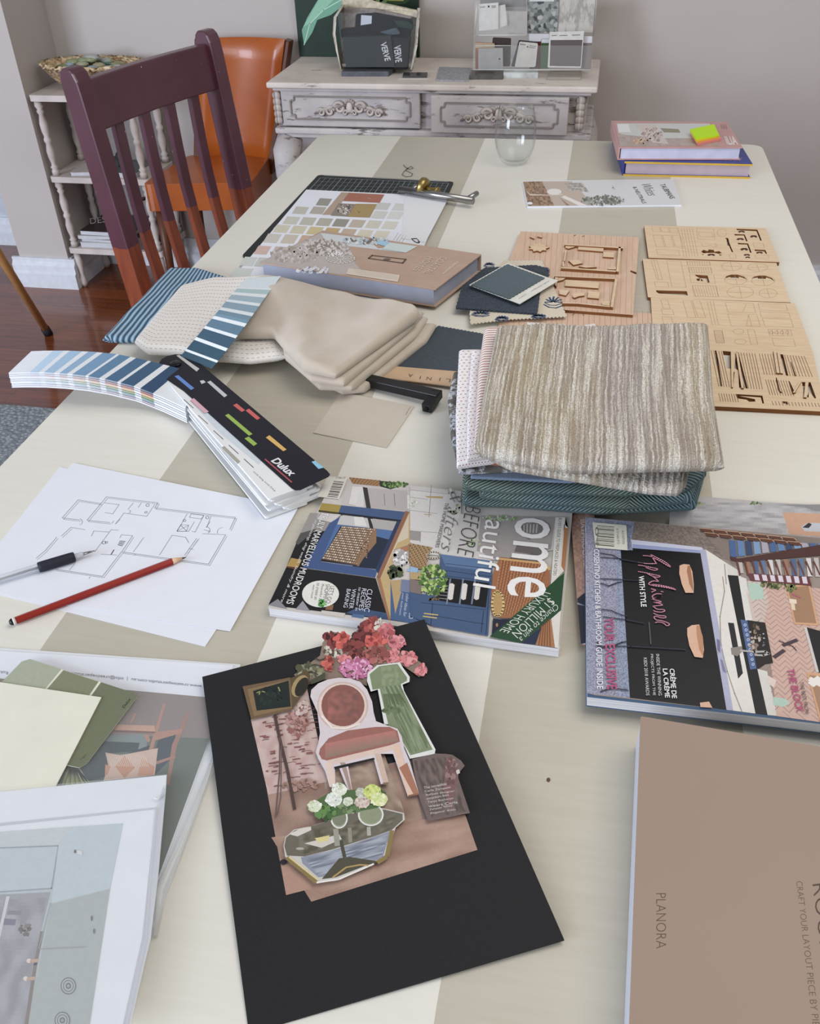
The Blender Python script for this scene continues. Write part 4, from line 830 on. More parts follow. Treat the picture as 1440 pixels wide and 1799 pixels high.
# ---- fabric swatches
def cloth(c1, c2, rough=.9, sx=300, sy=300, wt='uv', sheen=.2, bumps=.4, extra=None):
    q = NT('woven_cloth', rough); v = q.coord('UV' if wt == 'uv' else 'Object', (sx, sy, sx)); n_ = q.noise(v, 1, 3, .6)
    c = q.ramp(n_, [(.35, c1), (.65, c2)]); c = extra(q, c) if extra else c
    q.col(c); q.bump(n_, bumps, .001); q.b.inputs['Sheen Weight'].default_value = sheen; return q.m
def zig(px, amp=.9, step=3.2):           # pinked edges
    out_ = []
    for i in range(len(px)):
        a_ = px[i]; b_ = px[(i+1) % len(px)]; L = math.hypot(b_[0]-a_[0], b_[1]-a_[1]); n_ = max(1, int(L/step)); nx, ny = (b_[1]-a_[1])/L, -(b_[0]-a_[0])/L
        for k in range(n_): t3 = k/n_; s3 = amp*(1 if k % 2 else -1); out_.append((a_[0]+(b_[0]-a_[0])*t3+nx*s3, a_[1]+(b_[1]-a_[1])*t3+ny*s3))
    return out_
NAVY = cloth('1f2834', '3a4452', .85, 900, 160, 'obj', .05); TEAL = cloth('223c44', '2d4a52', .6, 200, 200, 'obj', .25, .15); CREAMC = cloth('c9bda6', 'd8cfbd', .9, 800, 800, 'obj'); DNAVY = cloth('1e2b37', '2b3a46', .75, 150, 500, 'obj', .2, .2)
def X3(x, y): return (770+x/4.966, 440+y/4.966)
sz = T+.0085
s1 = thing('fabric_swatch', P(880, 560), 'cream fabric swatch printed with blue paisley motifs, lowest of the swatches beside the coastal book', 'fabric swatch', 'pinked fabric swatches')
slab('cloth', zig([X3(560, 90), X3(900, 85), X3(960, 220), X3(1120, 575), X3(600, 600), X3(280, 640), X3(270, 520), X3(420, 330)]), sz, sz+.0012, CREAMC, s1)
a = Art(sz+.0014).tf(770, 440, 4.966); NB = '2f4a72'
for cx_, cy_, rx, ry in ((1000, 450, 80, 52), (365, 550, 75, 26), (550, 592, 55, 24), (870, 572, 60, 20), (440, 125, 45, 22), (935, 185, 30, 40)):
    for k in range(7):
        aa = PI*(k/6); a.line([(cx_+rx*.15*math.cos(aa), cy_-ry*.1*math.sin(aa)), (cx_+rx*.6*math.cos(aa), cy_-ry*.5*math.sin(aa)), (cx_+rx*.95*math.cos(aa)+6, cy_-ry*.9*math.sin(aa))], .0032, NB, adv=False)
    a.line([(cx_-rx, cy_+ry*.4), (cx_-rx*.5, cy_+ry*.85), (cx_+rx*.3, cy_+ry), (cx_+rx, cy_+ry*.6)], .003, NB).line([(cx_-rx*.9, cy_+ry*.1), (cx_-rx*.4, cy_+ry*.5), (cx_+rx*.3, cy_+ry*.55), (cx_+rx*.9, cy_+ry*.2)], .0022, NB)
a.build('paisley_print', MATTE, s1)
o = tag(slab('fabric_swatch', zig([X3(400, 150), X3(840, 125), X3(935, 150), X3(965, 215), X3(895, 300), X3(862, 550), X3(150, 500), X3(205, 310)], .5), sz+.0022, sz+.0045, NAVY), 'dark indigo denim swatch under the green velvet card beside the coastal book', 'fabric swatch', 'pinked fabric swatches')
s3 = thing('sample_card', P(900, 500), 'green velvet sample mounted on a white card on top of the denim swatch', 'sample card')
slab('card', [X3(268, 300), X3(605, 108), X3(945, 232), X3(1045, 262), X3(710, 465)], sz+.0095, sz+.0105, mat('d9d8d0', .5), s3); slab('velvet_piece', zig([X3(282, 300), X3(600, 118), X3(928, 238), X3(618, 420)], .4), sz+.0106, sz+.012, TEAL, s3)
slab('card_support', [X3(500, 250), X3(605, 200), X3(800, 290), X3(700, 380)], sz+.0047, sz+.0094, NAVY, s3)
a = Art(sz+.0107).tf(770, 440, 4.966).text('FABRIC', (705, 425), (765, 385), (700, 415), 'b8a89c').text('collection name', (810, 360), (965, 270), (805, 350), '8a8a86'); a.build('card_lettering', MATTE, s3)
# swatch book with lettering
sbk = thing('swatch_book', P(760, 640), 'navy fabric swatch book with a tan header card lettered in spaced capitals', 'swatch book')
def X4(x, y): return (620+x/5.143, 560+y/5.143)
slab('fabric_page', zig([X4(765, 62), X4(1180, 135), X4(1240, 520), X4(350, 430)], .6), T+.0015, T+.0045, DNAVY, sbk)
slab('header_card', [X4(330, 425), X4(1250, 500), X4(1280, 655), X4(262, 530)], T+.0047, T+.0062, mat('c2a689', .6), sbk)
a = Art(T+.0064).tf(620, 560, 5.143)
for ch_, x, y in (('L', 885, 545), ('I', 792, 535), ('N', 712, 528), ('I', 615, 518), ('A', 545, 500)): a.text(ch_, (x, y), (x-(8 if ch_ == 'I' else 44), y-4), (x-8, y+28), '6b5846')
a.build('header_lettering', MATTE, sbk)
# black bar handle
BK = mat('17181a', .35, .1, 60)
bp = thing('square_bar_handle', P(700, 690), 'black square bar cabinet handle lying between the linen and the fabric pile', 'handle')
hp = T+.018
MB().bar(P(618, 662, T+.009), P(772, 697, T+.014), .012, .017, (0, 0, 1)).build('bar', BK, bp, .001)
e_ = P(772, 694, T+.014); MB().bar(e_+Vector((-.004, .004, 0)), e_+Vector((-.013, -.028, -.006)), .013, .014, (0, 0, 1)).build('mounting_post', BK, bp, .001)
q_ = e_+Vector((-.013, -.0285, -.006)); MB().tube([q_, q_+Vector((0, -.0012, 0))], .003, 12).build('screw_hole', mat('050505', .8), bp)
# grey sample card
t_ = sheet('paint_card', [(599, 688), (727, 714), (679, 786), (550, 760)], T+.0003, .0011, 'plain warm grey paint card lying alone in the middle of the table', 'paint card', mat('c6bdb0', .45, .02))
a = Art(T+.0016).tf(620, 560, 5.143).text('paint name', (482, 868), (522, 800), (470, 862), '8c8478'); a.build('card_lettering', MATTE, t_)
# ---- folded fabrics, left group
def cordmat():
    q = NT('blue_corded_cloth', .85); x, y, z_ = q.sep(q.coord('UV')); w_ = q.math('SINE', q.math('MULTIPLY', q.math('ADD', x, q.math('MULTIPLY', q.noise(q.coord('UV'), 20, 2), .004)), 2*PI/.0072))
    w_ = q.math('ADD', q.math('MULTIPLY', w_, .5), .5); q.col(q.ramp(w_, [(.1, '2f4c66'), (.5, '7093ab'), (.9, 'a3bccb')])); q.bump(w_, .9, .002); return q.m
def dotmat():
    q = NT('dash_woven_cloth', .9); x, y, z_ = q.sep(q.coord('UV')); fy = q.math('FRACT', q.math('MULTIPLY', y, 1/.0092)); fx = q.math('FRACT', q.math('MULTIPLY', x, 1/.0042))
    d_ = q.math('MULTIPLY', q.math('LESS_THAN', q.math('ABSOLUTE', q.math('SUBTRACT', fy, .5)), .06), q.math('LESS_THAN', fx, .55))
    n_ = q.noise(q.coord('UV', (900, 900, 1)), 1, 2); q.col(q.mix(d_, q.ramp(n_, [(.3, 'd5cfc8'), (.7, 'e8e4df')]), '9a9088')); q.bump(n_, .5, .001); return q.m
def linen():
    q = NT('beige_linen', .85); n_ = q.noise(q.coord('UV', (700, 700, 1)), 1, 3, .7); m_ = q.noise(q.coord('Object'), 14, 3); q.col(q.mix(.35, q.ramp(m_, [(.3, 'b3a593'), (.7, 'cabfb1')]), q.ramp(n_, [(.3, 'a39785'), (.7, 'd4cabd')]))); q.bump(n_, .25, .0008); q.b.inputs['Sheen Weight'].default_value = .35; return q.m
o = pad('folded_fabric', [(298, 474), (345, 474), (432, 500)], [(432, 500), (430, 590)], [(180, 598), (262, 600), (430, 595)], [(298, 474), (245, 530), (180, 598)], T+.001, T+.0145, cordmat(), nu=30, nv=30, disp=lambda x, y, u, v: .004*nz(x*14, y*14, 1))
fixn(o); tag(o, 'folded blue corded fabric overhanging the left table edge', 'fabric', 'folded fabrics left of the table')
o = pad('folded_fabric', [(318, 508, .782), (380, 492, .782), (470, 488, .782)], [(470, 488, .782), (480, 560), (505, 628)], [(236, 602), (258, 619), (310, 622), (370, 633), (440, 639), (505, 632)], [(318, 508), (280, 550), (236, 602)], T+.015, T+.033, dotmat(), nu=30, nv=30, disp=lambda x, y, u, v: .003*nz(x*12, y*12, 5))
fixn(o); tag(o, 'folded cream fabric with dotted brown lines between the blue and beige fabrics', 'fabric', 'folded fabrics left of the table')
def lden(seed, amp):
    def f(x, y, u, v): return (amp*.9*math.sin((x*26-y*17)+2*nz(x*8, y*8, 3)) if amp > .004 else 0)*.6+amp*(nz(x*9, y*9, seed)+.5*nz(x*22, y*14, seed))+amp*1.2*math.exp(-((u-.2)/.18)**2)*math.exp(-((v-.5)/.4)**2)
    return f
LIN = linen(); zz = T+.002; ps = []
lay = [([(505, 560), (767, 572)], [(767, 572), (750, 600), (640, 686)], [(540, 660), (600, 690), (640, 686)], [(505, 560), (520, 600), (540, 660)], T+.002, T+.014),
       ([(500, 545), (752, 560)], [(752, 560), (730, 592), (618, 684)], [(515, 640), (560, 682), (618, 684)], [(500, 545), (505, 590), (515, 640)], T+.013, T+.025),
       ([(490, 530), (745, 550)], [(745, 550), (720, 580), (604, 676)], [(500, 628), (545, 668), (604, 676)], [(490, 530), (490, 580), (500, 628)], T+.024, T+.036),
       ([(420, 505), (600, 520), (728, 545)], [(728, 545), (738, 556), (590, 660)], [(410, 590), (480, 590), (508, 625), (532, 652), (590, 664)], [(445, 496), (420, 540), (410, 590)], T+.034, T+.052)]
for i, (b_, r_, f_, l_, z0, z1) in enumerate(lay):
    ps.append(pad('layer', b_, r_, f_, l_, z0, z1, LIN, nu=44, nv=34, disp=lden(i, .0018 if i < 3 else .008)))
o = join(ps, 'folded_fabric'); fixn(o); tag(o, 'folded plain beige linen with a soft draped corner, right of the cream dotted fabric', 'fabric', 'folded fabrics left of the table')
# ---- fabric pile on the right
def boucle(seed=0):
    q = NT('striped_boucle', .95); v = q.coord('UV', (1, 1, 1)); wob = q.math('MULTIPLY', q.math('SUBTRACT', q.noise(q.coord('UV', (90, 60, 1)), 1, 3), .5), .005)
    x, y, z_ = q.sep(v); cmb = q.n('ShaderNodeCombineXYZ'); q.l(q.math('MULTIPLY', q.math('ADD', x, wob), 300), cmb.inputs[0]); q.l(q.math('MULTIPLY', y, 5), cmb.inputs[1]); cmb.inputs[2].default_value = seed
    s_ = q.n('ShaderNodeTexNoise', Scale=1, Detail=2, Roughness=.6); q.l(cmb.outputs[0], s_.inputs['Vector'])
    fine = q.noise(q.coord('UV', (600, 420, 1)), 1, 3, .7); big = q.noise(q.coord('UV', (9, 1.5, 1)), 1, 2)
    base = q.ramp(big, [(.35, 'beb094'), (.5, 'ada195'), (.65, 'b2a9a6')]); c = q.mix(q.ramp(s_.outputs['Fac'], [(.45, (0, 0, 0)), (.60, (.9, .9, .9))]), base, 'f3eee3')
    c = q.mix(q.ramp(fine, [(.38, (.75, .75, .75)), (.50, (0, 0, 0))]), c, '8f8478'); q.col(c); q.bump(fine, 1.0, .003); return q.m
def herring():
    q = NT('green_herringbone', .85); x, y, z_ = q.sep(q.coord('UV')); zg = q.math('PINGPONG', x, .2); s_ = q.math('SINE', q.math('MULTIPLY', q.math('ADD', y, zg), 2*PI/.0055)); s_ = q.math('ADD', q.math('MULTIPLY', s_, .5), .5)
    n_ = q.noise(q.coord('UV', (500, 500, 1)), 1, 2); m_ = q.noise(q.coord('Object'), 9, 2)
    q.col(q.mix(s_, q.ramp(m_, [(.35, '1a2c36'), (.65, '1c2e28')]), q.ramp(m_, [(.35, '66838c'), (.6, '87988c')]))); q.bump(s_, .8, .0015); return q.m
HG = herring()
def wav(seed, amp=.003, f=14): return lambda x, y, u, v: amp*nz(x*f, y*f, seed)
g0 = T+.013                                    # the pile stands on the two magazines and the table
ps = [pad('l', [(860, 640), (1235, 640)], [(1235, 640), (1248, 800), (1222, 892)], [(812, 886), (900, 890), (1060, 905), (1222, 898)], [(860, 640), (815, 780), (812, 886)], g0, g0+.014, HG, nu=60, nv=40, disp=wav(1)),
      pad('l', [(860, 640), (1235, 640)], [(1235, 640), (1240, 800), (1215, 880)], [(842, 872), (960, 884), (1100, 892), (1215, 880)], [(860, 640), (830, 780), (842, 872)], g0+.012, g0+.026, HG, nu=60, nv=40, disp=wav(2)),
      pad('l', [(860, 640), (1235, 640)], [(1235, 640), (1248, 780), (1240, 835)], [(812, 856), (900, 866), (1100, 872), (1205, 866), (1240, 840)], [(860, 640), (815, 780), (812, 856)], g0+.024, g0+.038, HG, nu=60, nv=40, disp=wav(3))]
o = join(ps, 'folded_fabric'); tag(o, 'folded green and blue herringbone fabric at the bottom of the right-hand pile', 'fabric', 'fabrics in the right-hand pile')
b1 = g0+.038
CH = cloth('52637a', '7e8da2', .9, 700, 700)
tag(pad('folded_fabric', [(870, 640), (1200, 640)], [(1200, 640), (1190, 830)], [(826, 840), (1000, 852), (1190, 838)], [(870, 640), (826, 840)], b1+.0008, b1+.0045, CH, nu=30, nv=20), 'thin blue chambray fabric lying just above the green herringbone one', 'fabric', 'fabrics in the right-hand pile')
GP = NT('grey_patterned_cloth', .85); vn = GP.noise(GP.coord('UV', (28, 28, 1)), 1, 4, .7); GP.col(GP.ramp(vn, [(.44, '55524d'), (.5, '6b6862'), (.53, 'b9bdc6'), (.60, '4d4a46')])); GP = GP.m
tag(pad('folded_fabric', [(800, 655), (1100, 650)], [(1100, 650), (1100, 820)], [(806, 832), (1100, 826)], [(797, 655), (786, 700), (792, 770), (806, 832)], b1+.0045, b1+.0125, GP, nu=30, nv=40, disp=wav(8, .004, 30)), 'dark grey patterned fabric showing at the left side of the right-hand pile', 'fabric', 'fabrics in the right-hand pile')
RU = cloth('7a3a26', '8f4a34', .9, 500, 500)
tag(pad('folded_fabric', [(880, 640), (1200, 640)], [(1200, 640), (1214, 800)], [(822, 812), (960, 834), (1080, 830), (1214, 822)], [(880, 640), (822, 812)], b1+.013, b1+.017, RU, nu=30, nv=20), 'rust red fabric showing as a thin edge under the striped boucle', 'fabric', 'fabrics in the right-hand pile')
def dot2():
    q = NT('dash_dot_cloth', .9); x, y, z_ = q.sep(q.coord('UV')); fy = q.math('FRACT', q.math('MULTIPLY', y, 1/.008)); fx = q.math('FRACT', q.math('MULTIPLY', q.math('ADD', x, q.math('MULTIPLY', q.math('FLOOR', q.math('MULTIPLY', y, 1/.008)), .003)), 1/.0072))
    d_ = q.math('MULTIPLY', q.math('LESS_THAN', fy, .2), q.math('LESS_THAN', fx, .4)); q.col(q.mix(d_, 'e0dcdc', '8a5f58')); return q.m
D2 = dot2(); d0 = b1+.0175
ps = [pad('l', [(806, 622), (925, 618)], [(925, 618), (870, 812)], [(802, 822), (870, 814)], [(806, 618), (800, 730), (802, 822)], d0-.004, d0+.006, D2, nu=30, nv=40, disp=wav(5, .002)),
      pad('l', [(828, 622), (930, 618)], [(930, 618), (872, 800)], [(820, 810), (872, 802)], [(828, 618), (820, 730), (820, 812)], d0+.005, d0+.014, D2, nu=30, nv=40, disp=wav(6, .002))]
tag(join(ps, 'folded_fabric'), 'white fabric with small brown dashes folded twice at the left of the pile', 'fabric', 'fabrics in the right-hand pile')
def orm():
    q = NT('rust_striped_cloth', .9); x, y, z_ = q.sep(q.coord('UV')); s_ = q.math('SINE', q.math('MULTIPLY', y, 2*PI/.0066)); q.col(q.mix(q.ramp(s_, [(.45, (0, 0, 0)), (.6, (1, 1, 1))]), 'e2dcd8', 'a4685a')); return q.m
o0 = d0+.0145
tag(pad('folded_fabric', [(850, 580), (935, 578)], [(935, 578), (880, 780)], [(832, 790), (880, 782)], [(850, 580), (840, 650), (832, 790)], o0, o0+.013, orm(), nu=30, nv=50), 'white fabric with narrow rust stripes folded beside the boucle', 'fabric', 'fabrics in the right-hand pile')
BO = boucle()
def bo1(x, y, u, v):
    w_ = .0016*nz(x*30, y*60, 3); return w_+.0013*math.sin((x+w_*.5)*2*PI/.0055)*(.5+nz(x*180, y*9, 4))+.0011*nz(x*420, y*380, 9)+.003*nz(x*7, y*7, 2)
k0 = o0+.0005
ps = [pad('l', [(945, 640), (1212, 640)], [(1212, 640), (1213, 800), (1206, 852)], [(838, 795), (900, 825), (1040, 850), (1140, 868), (1190, 872), (1206, 856)], [(945, 640), (838, 795)], k0-.012, k0+.0035, BO, nu=180, nv=110, disp=bo1),
      pad('l', [(872, 580), (950, 574), (1040, 580), (1140, 575), (1243, 574)], [(1243, 574), (1252, 700), (1272, 822)], [(832, 794), (870, 806), (940, 820), (1010, 830), (1130, 829), (1272, 828)], [(872, 580), (850, 690), (832, 794)], k0+.013, k0+.030, BO, nu=300, nv=200, disp=bo1)]
ps.append(pad('l', [(870, 600), (1238, 600)], [(1238, 600), (1238, 720)], [(850, 740), (1238, 745)], [(870, 600), (850, 740)], k0+.0135, k0+.022, BO, nu=20, nv=20))
tag(join(ps, 'folded_fabric'), 'folded striped beige and cream boucle fabric on top of the right-hand pile', 'fabric', 'fabrics in the right-hand pile')
# ---------------------------------------------------------------- paint fan deck
fd = thing('paint_fan_deck', P(308, 640), 'open paint fan deck with black cover and fanned blue strips at the left table edge', 'fan deck')
FZ = T+.030; CARD = mat('e3e4e4', .4, .02); COV = mat('171722', .45, .05)
def XE(x, y): return (250+x/4.114, 590+y/4.114)
slab('front_cover', [XE(*q) for q in [(112, 235), (118, 200), (140, 168), (180, 145), (240, 133), (300, 136), (350, 150), (395, 182), (1335, 975), (1356, 1000), (1345, 1016), (1140, 1112), (1105, 1114), (1080, 1100), (300, 398), (125, 278)]], FZ-.0008, FZ, COV, fd)
a = Art(FZ+.0001).tf(250, 590, 4.114)
for px, c in (([(245, 142), (268, 138), (412, 238), (392, 258)], 'c9c6c2'), ([(232, 292), (260, 284), (375, 378), (352, 392)], '3a78cc'), ([(415, 325), (442, 320), (458, 336), (428, 348)], 'c9cdd2'), ([(468, 334), (492, 324), (614, 430), (592, 445)], 'c4c8cc'),
              ([(345, 465), (372, 450), (480, 548), (450, 560)], 'dba3b2'), ([(655, 502), (682, 488), (742, 538), (718, 550)], 'cc382e'), ([(746, 540), (770, 526), (852, 594), (828, 608)], 'cc382e'), ([(597, 575), (622, 563), (796, 710), (770, 722)], '93b828'),
              ([(738, 742), (768, 728), (830, 780), (804, 796)], '93b828'), ([(892, 735), (918, 718), (1042, 822), (1018, 834)], 'dca82c'), ([(1222, 910), (1248, 902), (1312, 952), (1272, 962)], '7cc0de')): a.poly(px, c)
a.text('Dulux', (925, 905), (1072, 1022), (972, 872), 'e8e8ec', .25, .03).poly([(880, 892), (890, 888), (1084, 1056), (1076, 1062)], 'b03038'); a.build('cover_print', GLOSS, fd)
piv = P(*XE(240, 206), FZ); endc = P(*XE(1228, 1055), FZ); axd = (endc-piv); Lc = axd.length; axd.normalize(); nd = Vector((-axd.y, axd.x, 0)); hw = .0265
def card_outline(th, L, w_=hw):
    d = Matrix.Rotation(th, 3, 'Z') @ axd; n_ = Vector((-d.y, d.x, 0)); pts = [piv-n_*w_+d*L, piv+n_*w_+d*L]
    pts += [piv+n_*w_*math.cos(k*PI/8)-d*w_*math.sin(k*PI/8) for k in range(9)]; return ccw([(p.x, p.y) for p in pts])
def card(th, L, z0, z1, m, nm, par): o_ = fixn(MB().prism(round_poly([(*p, 0) for p in card_outline(th, L)], .003, 2), z0, z1).build(nm, m, par)); return o_
for i in range(9):
    z1 = FZ-.0010-i*.0030; th = -math.radians([4.5, 4.0, 5.2, 3.4, 2.7, 4.8, 2.0, 1.2, 5.5][i]); L = Lc+.0005-.0008*(i % 3)
    card(th, L, z1-.0028, z1, CARD, 'colour_card', fd)
a = Art(FZ-.0009).tf(250, 590, 4.114).text('worth doing, worth Dulux', (795, 985), (955, 1130), (806, 974), '6a6a6e').poly([(572, 806), (592, 796), (708, 908), (688, 926)], 'a9a698')
for x, y in ((300, 460), (405, 575), (515, 685), (625, 790), (735, 890)): a.line([(x, y), (x+68, y+62)], .0009, '50545c')
a.poly([(345, 470), (480, 560), (860, 900), (840, 930), (560, 700)], 'ccd6de'); a.build('card_print', MATTE, fd)
def hb_(c, t): return mixh(c, 'e6ecf2', t)
disc3(MB(), piv+Vector((0, 0, .0005)), Vector((0, 0, 1)), [(.0075, -.001), (.0085, .0012), (.007, .0022), (.002, .0026)]).build('rivet', mat('0c0c0e', .25), fd)
# fanned stack to the left
bpx = [(352, 672), (335, 652), (290, 641), (245, 630), (205, 622), (165, 618), (120, 616), (80, 616), (55, 617)]; fpx = [(325, 716), (284, 697), (238, 679), (190, 667), (150, 660), (112, 656), (75, 654), (40, 654), (15, 655)]
def stack():
    n_ = 66; z_ = lambda s_: T+.0262+.021*math.sin(PI*min(1, max(0, s_-.14)/.86))+.004*s_
    def pl(ps, s_): q = s_*(len(ps)-1); i = min(int(q), len(ps)-2); f_ = q-i; return (ps[i][0]*(1-f_)+ps[i+1][0]*f_, ps[i][1]*(1-f_)+ps[i+1][1]*f_)
    cells = [(244, 268, '1f4a72'), (214, 236, '2f5a80'), (184, 206, '3a6a92'), (156, 176, '4f82aa'), (128, 148, '6a98c0'), (103, 120, '86aed2'), (77, 94, '9cc0de'), (51, 70, 'b4d2ea')]
    a = Art(); rowc = ['3f5c7c', 'a0483c', 'd08a5c', 'c9b04a', '8a9e48', '4e8a80', '7c8ca0', 'b09aa0', 'd0d0d4']
    S = sorted({0, 1}|{i/n_ for i in range(n_)}); top = []
    for s_ in S: zt_ = z_(s_); b_ = P(*pl(bpx, s_), zt_); f_ = P(*pl(fpx, s_), zt_); top.append((b_, f_, pl(fpx, s_)[0]))
    vs = []; fs = []; cs = []
    def q4_(p, c): k = len(vs); vs.extend(p); fs.append((k, k+1, k+2, k+3)); cs.append(lin(c))
    for i in range(len(S)-1):
        b0, f0, x0 = top[i]; b1, f1, x1 = top[i+1]; xm = (x0+x1)/2; c = 'e4e9ee'; inside = False
        for q0, q1, cc in cells:
            if q0 <= xm <= q1: c = cc; inside = True
        q4_([b0, b1, f1, f0], c); H_ = .022
        for r_ in range(9):
            d0 = Vector((0, 0, -H_*r_/9)); d1 = Vector((0, 0, -H_*(r_+1)/9)); out_ = (f0-b0).normalized()*(.0006*(r_ % 3)+.0002*r_)
            t_ = max(0, min(1, (268-xm)/230)); c2 = mixh(rowc[r_], 'dfe3e8', .15+.75*t_) if inside else 'dcdde0'
            q4_([f0+d0+out_, f1+d0+out_, f1+d1+out_, f0+d1+out_], c2); q4_([b0+d0, b0+d1, b1+d1, b1+d0], 'd5d7da')
        dd = Vector((0, 0, -H_)); q4_([b0+dd, f0+dd, f1+dd, b1+dd], 'd8d8da')
    b1, f1, _ = top[-1]; dd = Vector((0, 0, -.022)); q4_([b1, b1+dd, f1+dd, f1], 'dcdfe4'); b1, f1, _ = top[0]; q4_([b1, f1, f1+dd, b1+dd], 'dcdfe4')
    a.put(vs, fs, cs)
    me = bpy.data.meshes.new('blue_card_stack'); me.from_pydata([tuple(v) for v in a.v], [], a.f); at = me.color_attributes.new('Col', 'FLOAT_COLOR', 'CORNER'); buf = []
    for p, c in zip(me.polygons, a.c): buf += [*c, 1]*p.loop_total
    at.data.foreach_set('color', buf); me.update(); o_ = link('blue_card_stack', me, MATTE, fd); o_['label'] = 'stack of blue colour strips fanned out to the left'
stack()
def strip():
    a = Art(); L = [(316, 627), (345, 592), (375, 556), (402, 523), (432, 488)]; Rr = [(372, 648), (400, 612), (432, 570), (460, 530), (493, 485)]
    def pl(ps, s_): q = s_*4; i = min(int(q), 3); f_ = q-i; return (ps[i][0]*(1-f_)+ps[i+1][0]*f_, ps[i][1]*(1-f_)+ps[i+1][1]*f_)
    z_ = lambda s_: T+.029+.036*min(1, s_/.55)**.8+.004*math.sin(s_*PI)
    rows = [(0, .075, '2c4f60'), (.10, .215, '2a4f62'), (.25, .355, '33566c'), (.385, .475, '54788e'), (.51, .59, '6b8ea4'), (.625, .70, '84a2b4'), (.73, .79, '9bb4c2'), (.82, .865, 'a9c4c8'), (.88, 1, 'd3e0e6')]
    seg = []; s_ = 0; cuts = sorted({0, 1}|{v for r in rows for v in r[:2]}|{i/24 for i in range(25)})
    vs = []; fs = []; cs = []
    for i in range(len(cuts)-1):
        m_ = (cuts[i]+cuts[i+1])/2; c = 'dfe6ea'
        for r in rows:
            if r[0] <= m_ <= r[1]: c = r[2]
        k = len(vs); 
        for q in (cuts[i], cuts[i+1]): zz_ = z_(q); vs += [P(*pl(L, q), zz_), P(*pl(Rr, q), zz_)]
        fs.append((k, k+1, k+3, k+2)); cs.append(lin(c))
    a.put(vs, fs, cs); o_ = a.build('teal_colour_strip', MATTE, fd); sdf = o_.modifiers.new('s', 'SOLIDIFY'); sdf.thickness = .0006; o_['label'] = 'single strip of teal shades laid over the fabrics'
strip()
# ---------------------------------------------------------------- plan drawings, pencil, pen
t_ = sheet('paper_sheet', [(105, 820), (500, 925), (360, 1136), (-60, 1030)], T+.0002, .0003, 'blank white paper sheet lying under the floor plan drawing', 'paper')
t_ = sheet('floor_plan_drawing', [(128, 813), (523, 893), (404, 1109), (-75, 1032)], T+.0008, .0003, 'white sheet with a printed house floor plan, under the pencil and pen', 'floor plan')
a = Art(T+.0012).tf(80, 850, 3.6); PL_ = '8e9096'
dbl = [[(205, 102), (350, 125)], [(205, 102), (105, 215)], [(105, 215), (215, 228)], [(385, 82), (710, 120)], [(385, 82), (262, 230)], [(262, 230), (405, 245)], [(710, 120), (690, 152)], [(690, 152), (1200, 212)], [(1200, 212), (1165, 288)], [(1138, 322), (1030, 508)], [(1030, 508), (480, 430)], [(480, 430), (360, 585)], [(360, 585), (60, 540)], [(550, 328), (485, 425)], [(160, 275), (100, 330)], [(70, 338), (0, 420)], [(0, 420), (-60, 470)], [(880, 450), (955, 345)]]
for q in dbl: a.line(q, .0007, PL_, adv=False); a.line([(x+8, y+9) for x, y in q], .0005, PL_, adv=False)
a.n += 1
sg = [[(555, 120), (520, 162)], [(495, 185), (640, 205), (690, 130)], [(495, 185), (445, 252)], [(430, 235), (418, 250)], [(470, 225), (440, 253)], [(605, 120), (585, 150)], [(370, 120), (465, 132), (425, 190), (375, 182)], [(160, 275), (250, 290)], [(290, 330), (305, 298), (400, 305)], [(385, 330), (415, 290), (460, 294)], [(385, 330), (310, 430)], [(550, 328), (480, 322), (470, 340)],
      [(620, 340), (555, 430)], [(895, 190), (855, 260), (830, 300), (905, 300), (940, 240)], [(920, 190), (1000, 200), (985, 222), (910, 212), (920, 190)], [(1000, 200), (945, 305), (925, 300)], [(1045, 205), (1020, 275)], [(1040, 240), (1015, 275)], [(830, 300), (855, 258), (905, 262), (890, 300), (830, 300)], [(855, 262), (890, 298)], [(905, 262), (832, 298)], [(800, 325), (885, 338), (905, 372)], [(800, 325), (720, 450)], [(990, 315), (1135, 322)], [(1000, 290), (1040, 300), (1030, 312)], [(970, 348), (900, 440)], [(350, 445), (450, 450)], [(570, 445), (560, 452)], [(280, 588), (275, 598)], [(185, 505), (150, 545)], [(905, 410), (935, 414)]]
for q in sg: a.line(q, .0006, PL_, adv=False)
for cx_, cy_, r_ in ((645, 135, 11), (635, 180, 8), (1022, 213, 11), (878, 232, 9), (368, 372, 12), (385, 370, 8)): a.line([(cx_+r_*math.cos(i), cy_+r_*.8*math.sin(i)) for i in range(7)], .0006, '70727a', adv=False)
for s_, e0, e1, rr_ in (((215, 240), -1.2, 1.3, 26), ((530, 175), -1, 1.6, 14), ((1025, 290), -1.4, 1.2, 22), ((1130, 305), 2.8, 4.6, 36)): a.line([(s_[0]-8+rr_*math.cos(e0+(e1-e0)*i/8), s_[1]+rr_*.8*math.sin(e0+(e1-e0)*i/8)) for i in range(9)], .0005, PL_, adv=False)
for i in range(4): a.line([(458+i*4, 385-i*8), (485+i*6, 392-i*9)], .0011, '6a6c74', adv=False)
a.n += 1; a.line([(432, 418), (415, 445)], .0012, '50525a'); a.build('plan_print', MATTE, t_)
pz = T+.0013
pc = thing('pencil', P(170, 1040), 'red hexagonal lead pencil with a black tipped end on the floor plan', 'pencil'); R0 = .0038
A_ = P(20, 1093, pz+R0); B_ = P(303, 986, pz+R0); Tp = P(327, 979, pz+R0*.9); dd = (B_-A_).normalized()
pr_ = MB().tube([A_+dd*.004, B_], R0, 6); pr_.sm = [False]*len(pr_.sm); pr_.build('body', mat('8f1d12', .35, .05), pc)
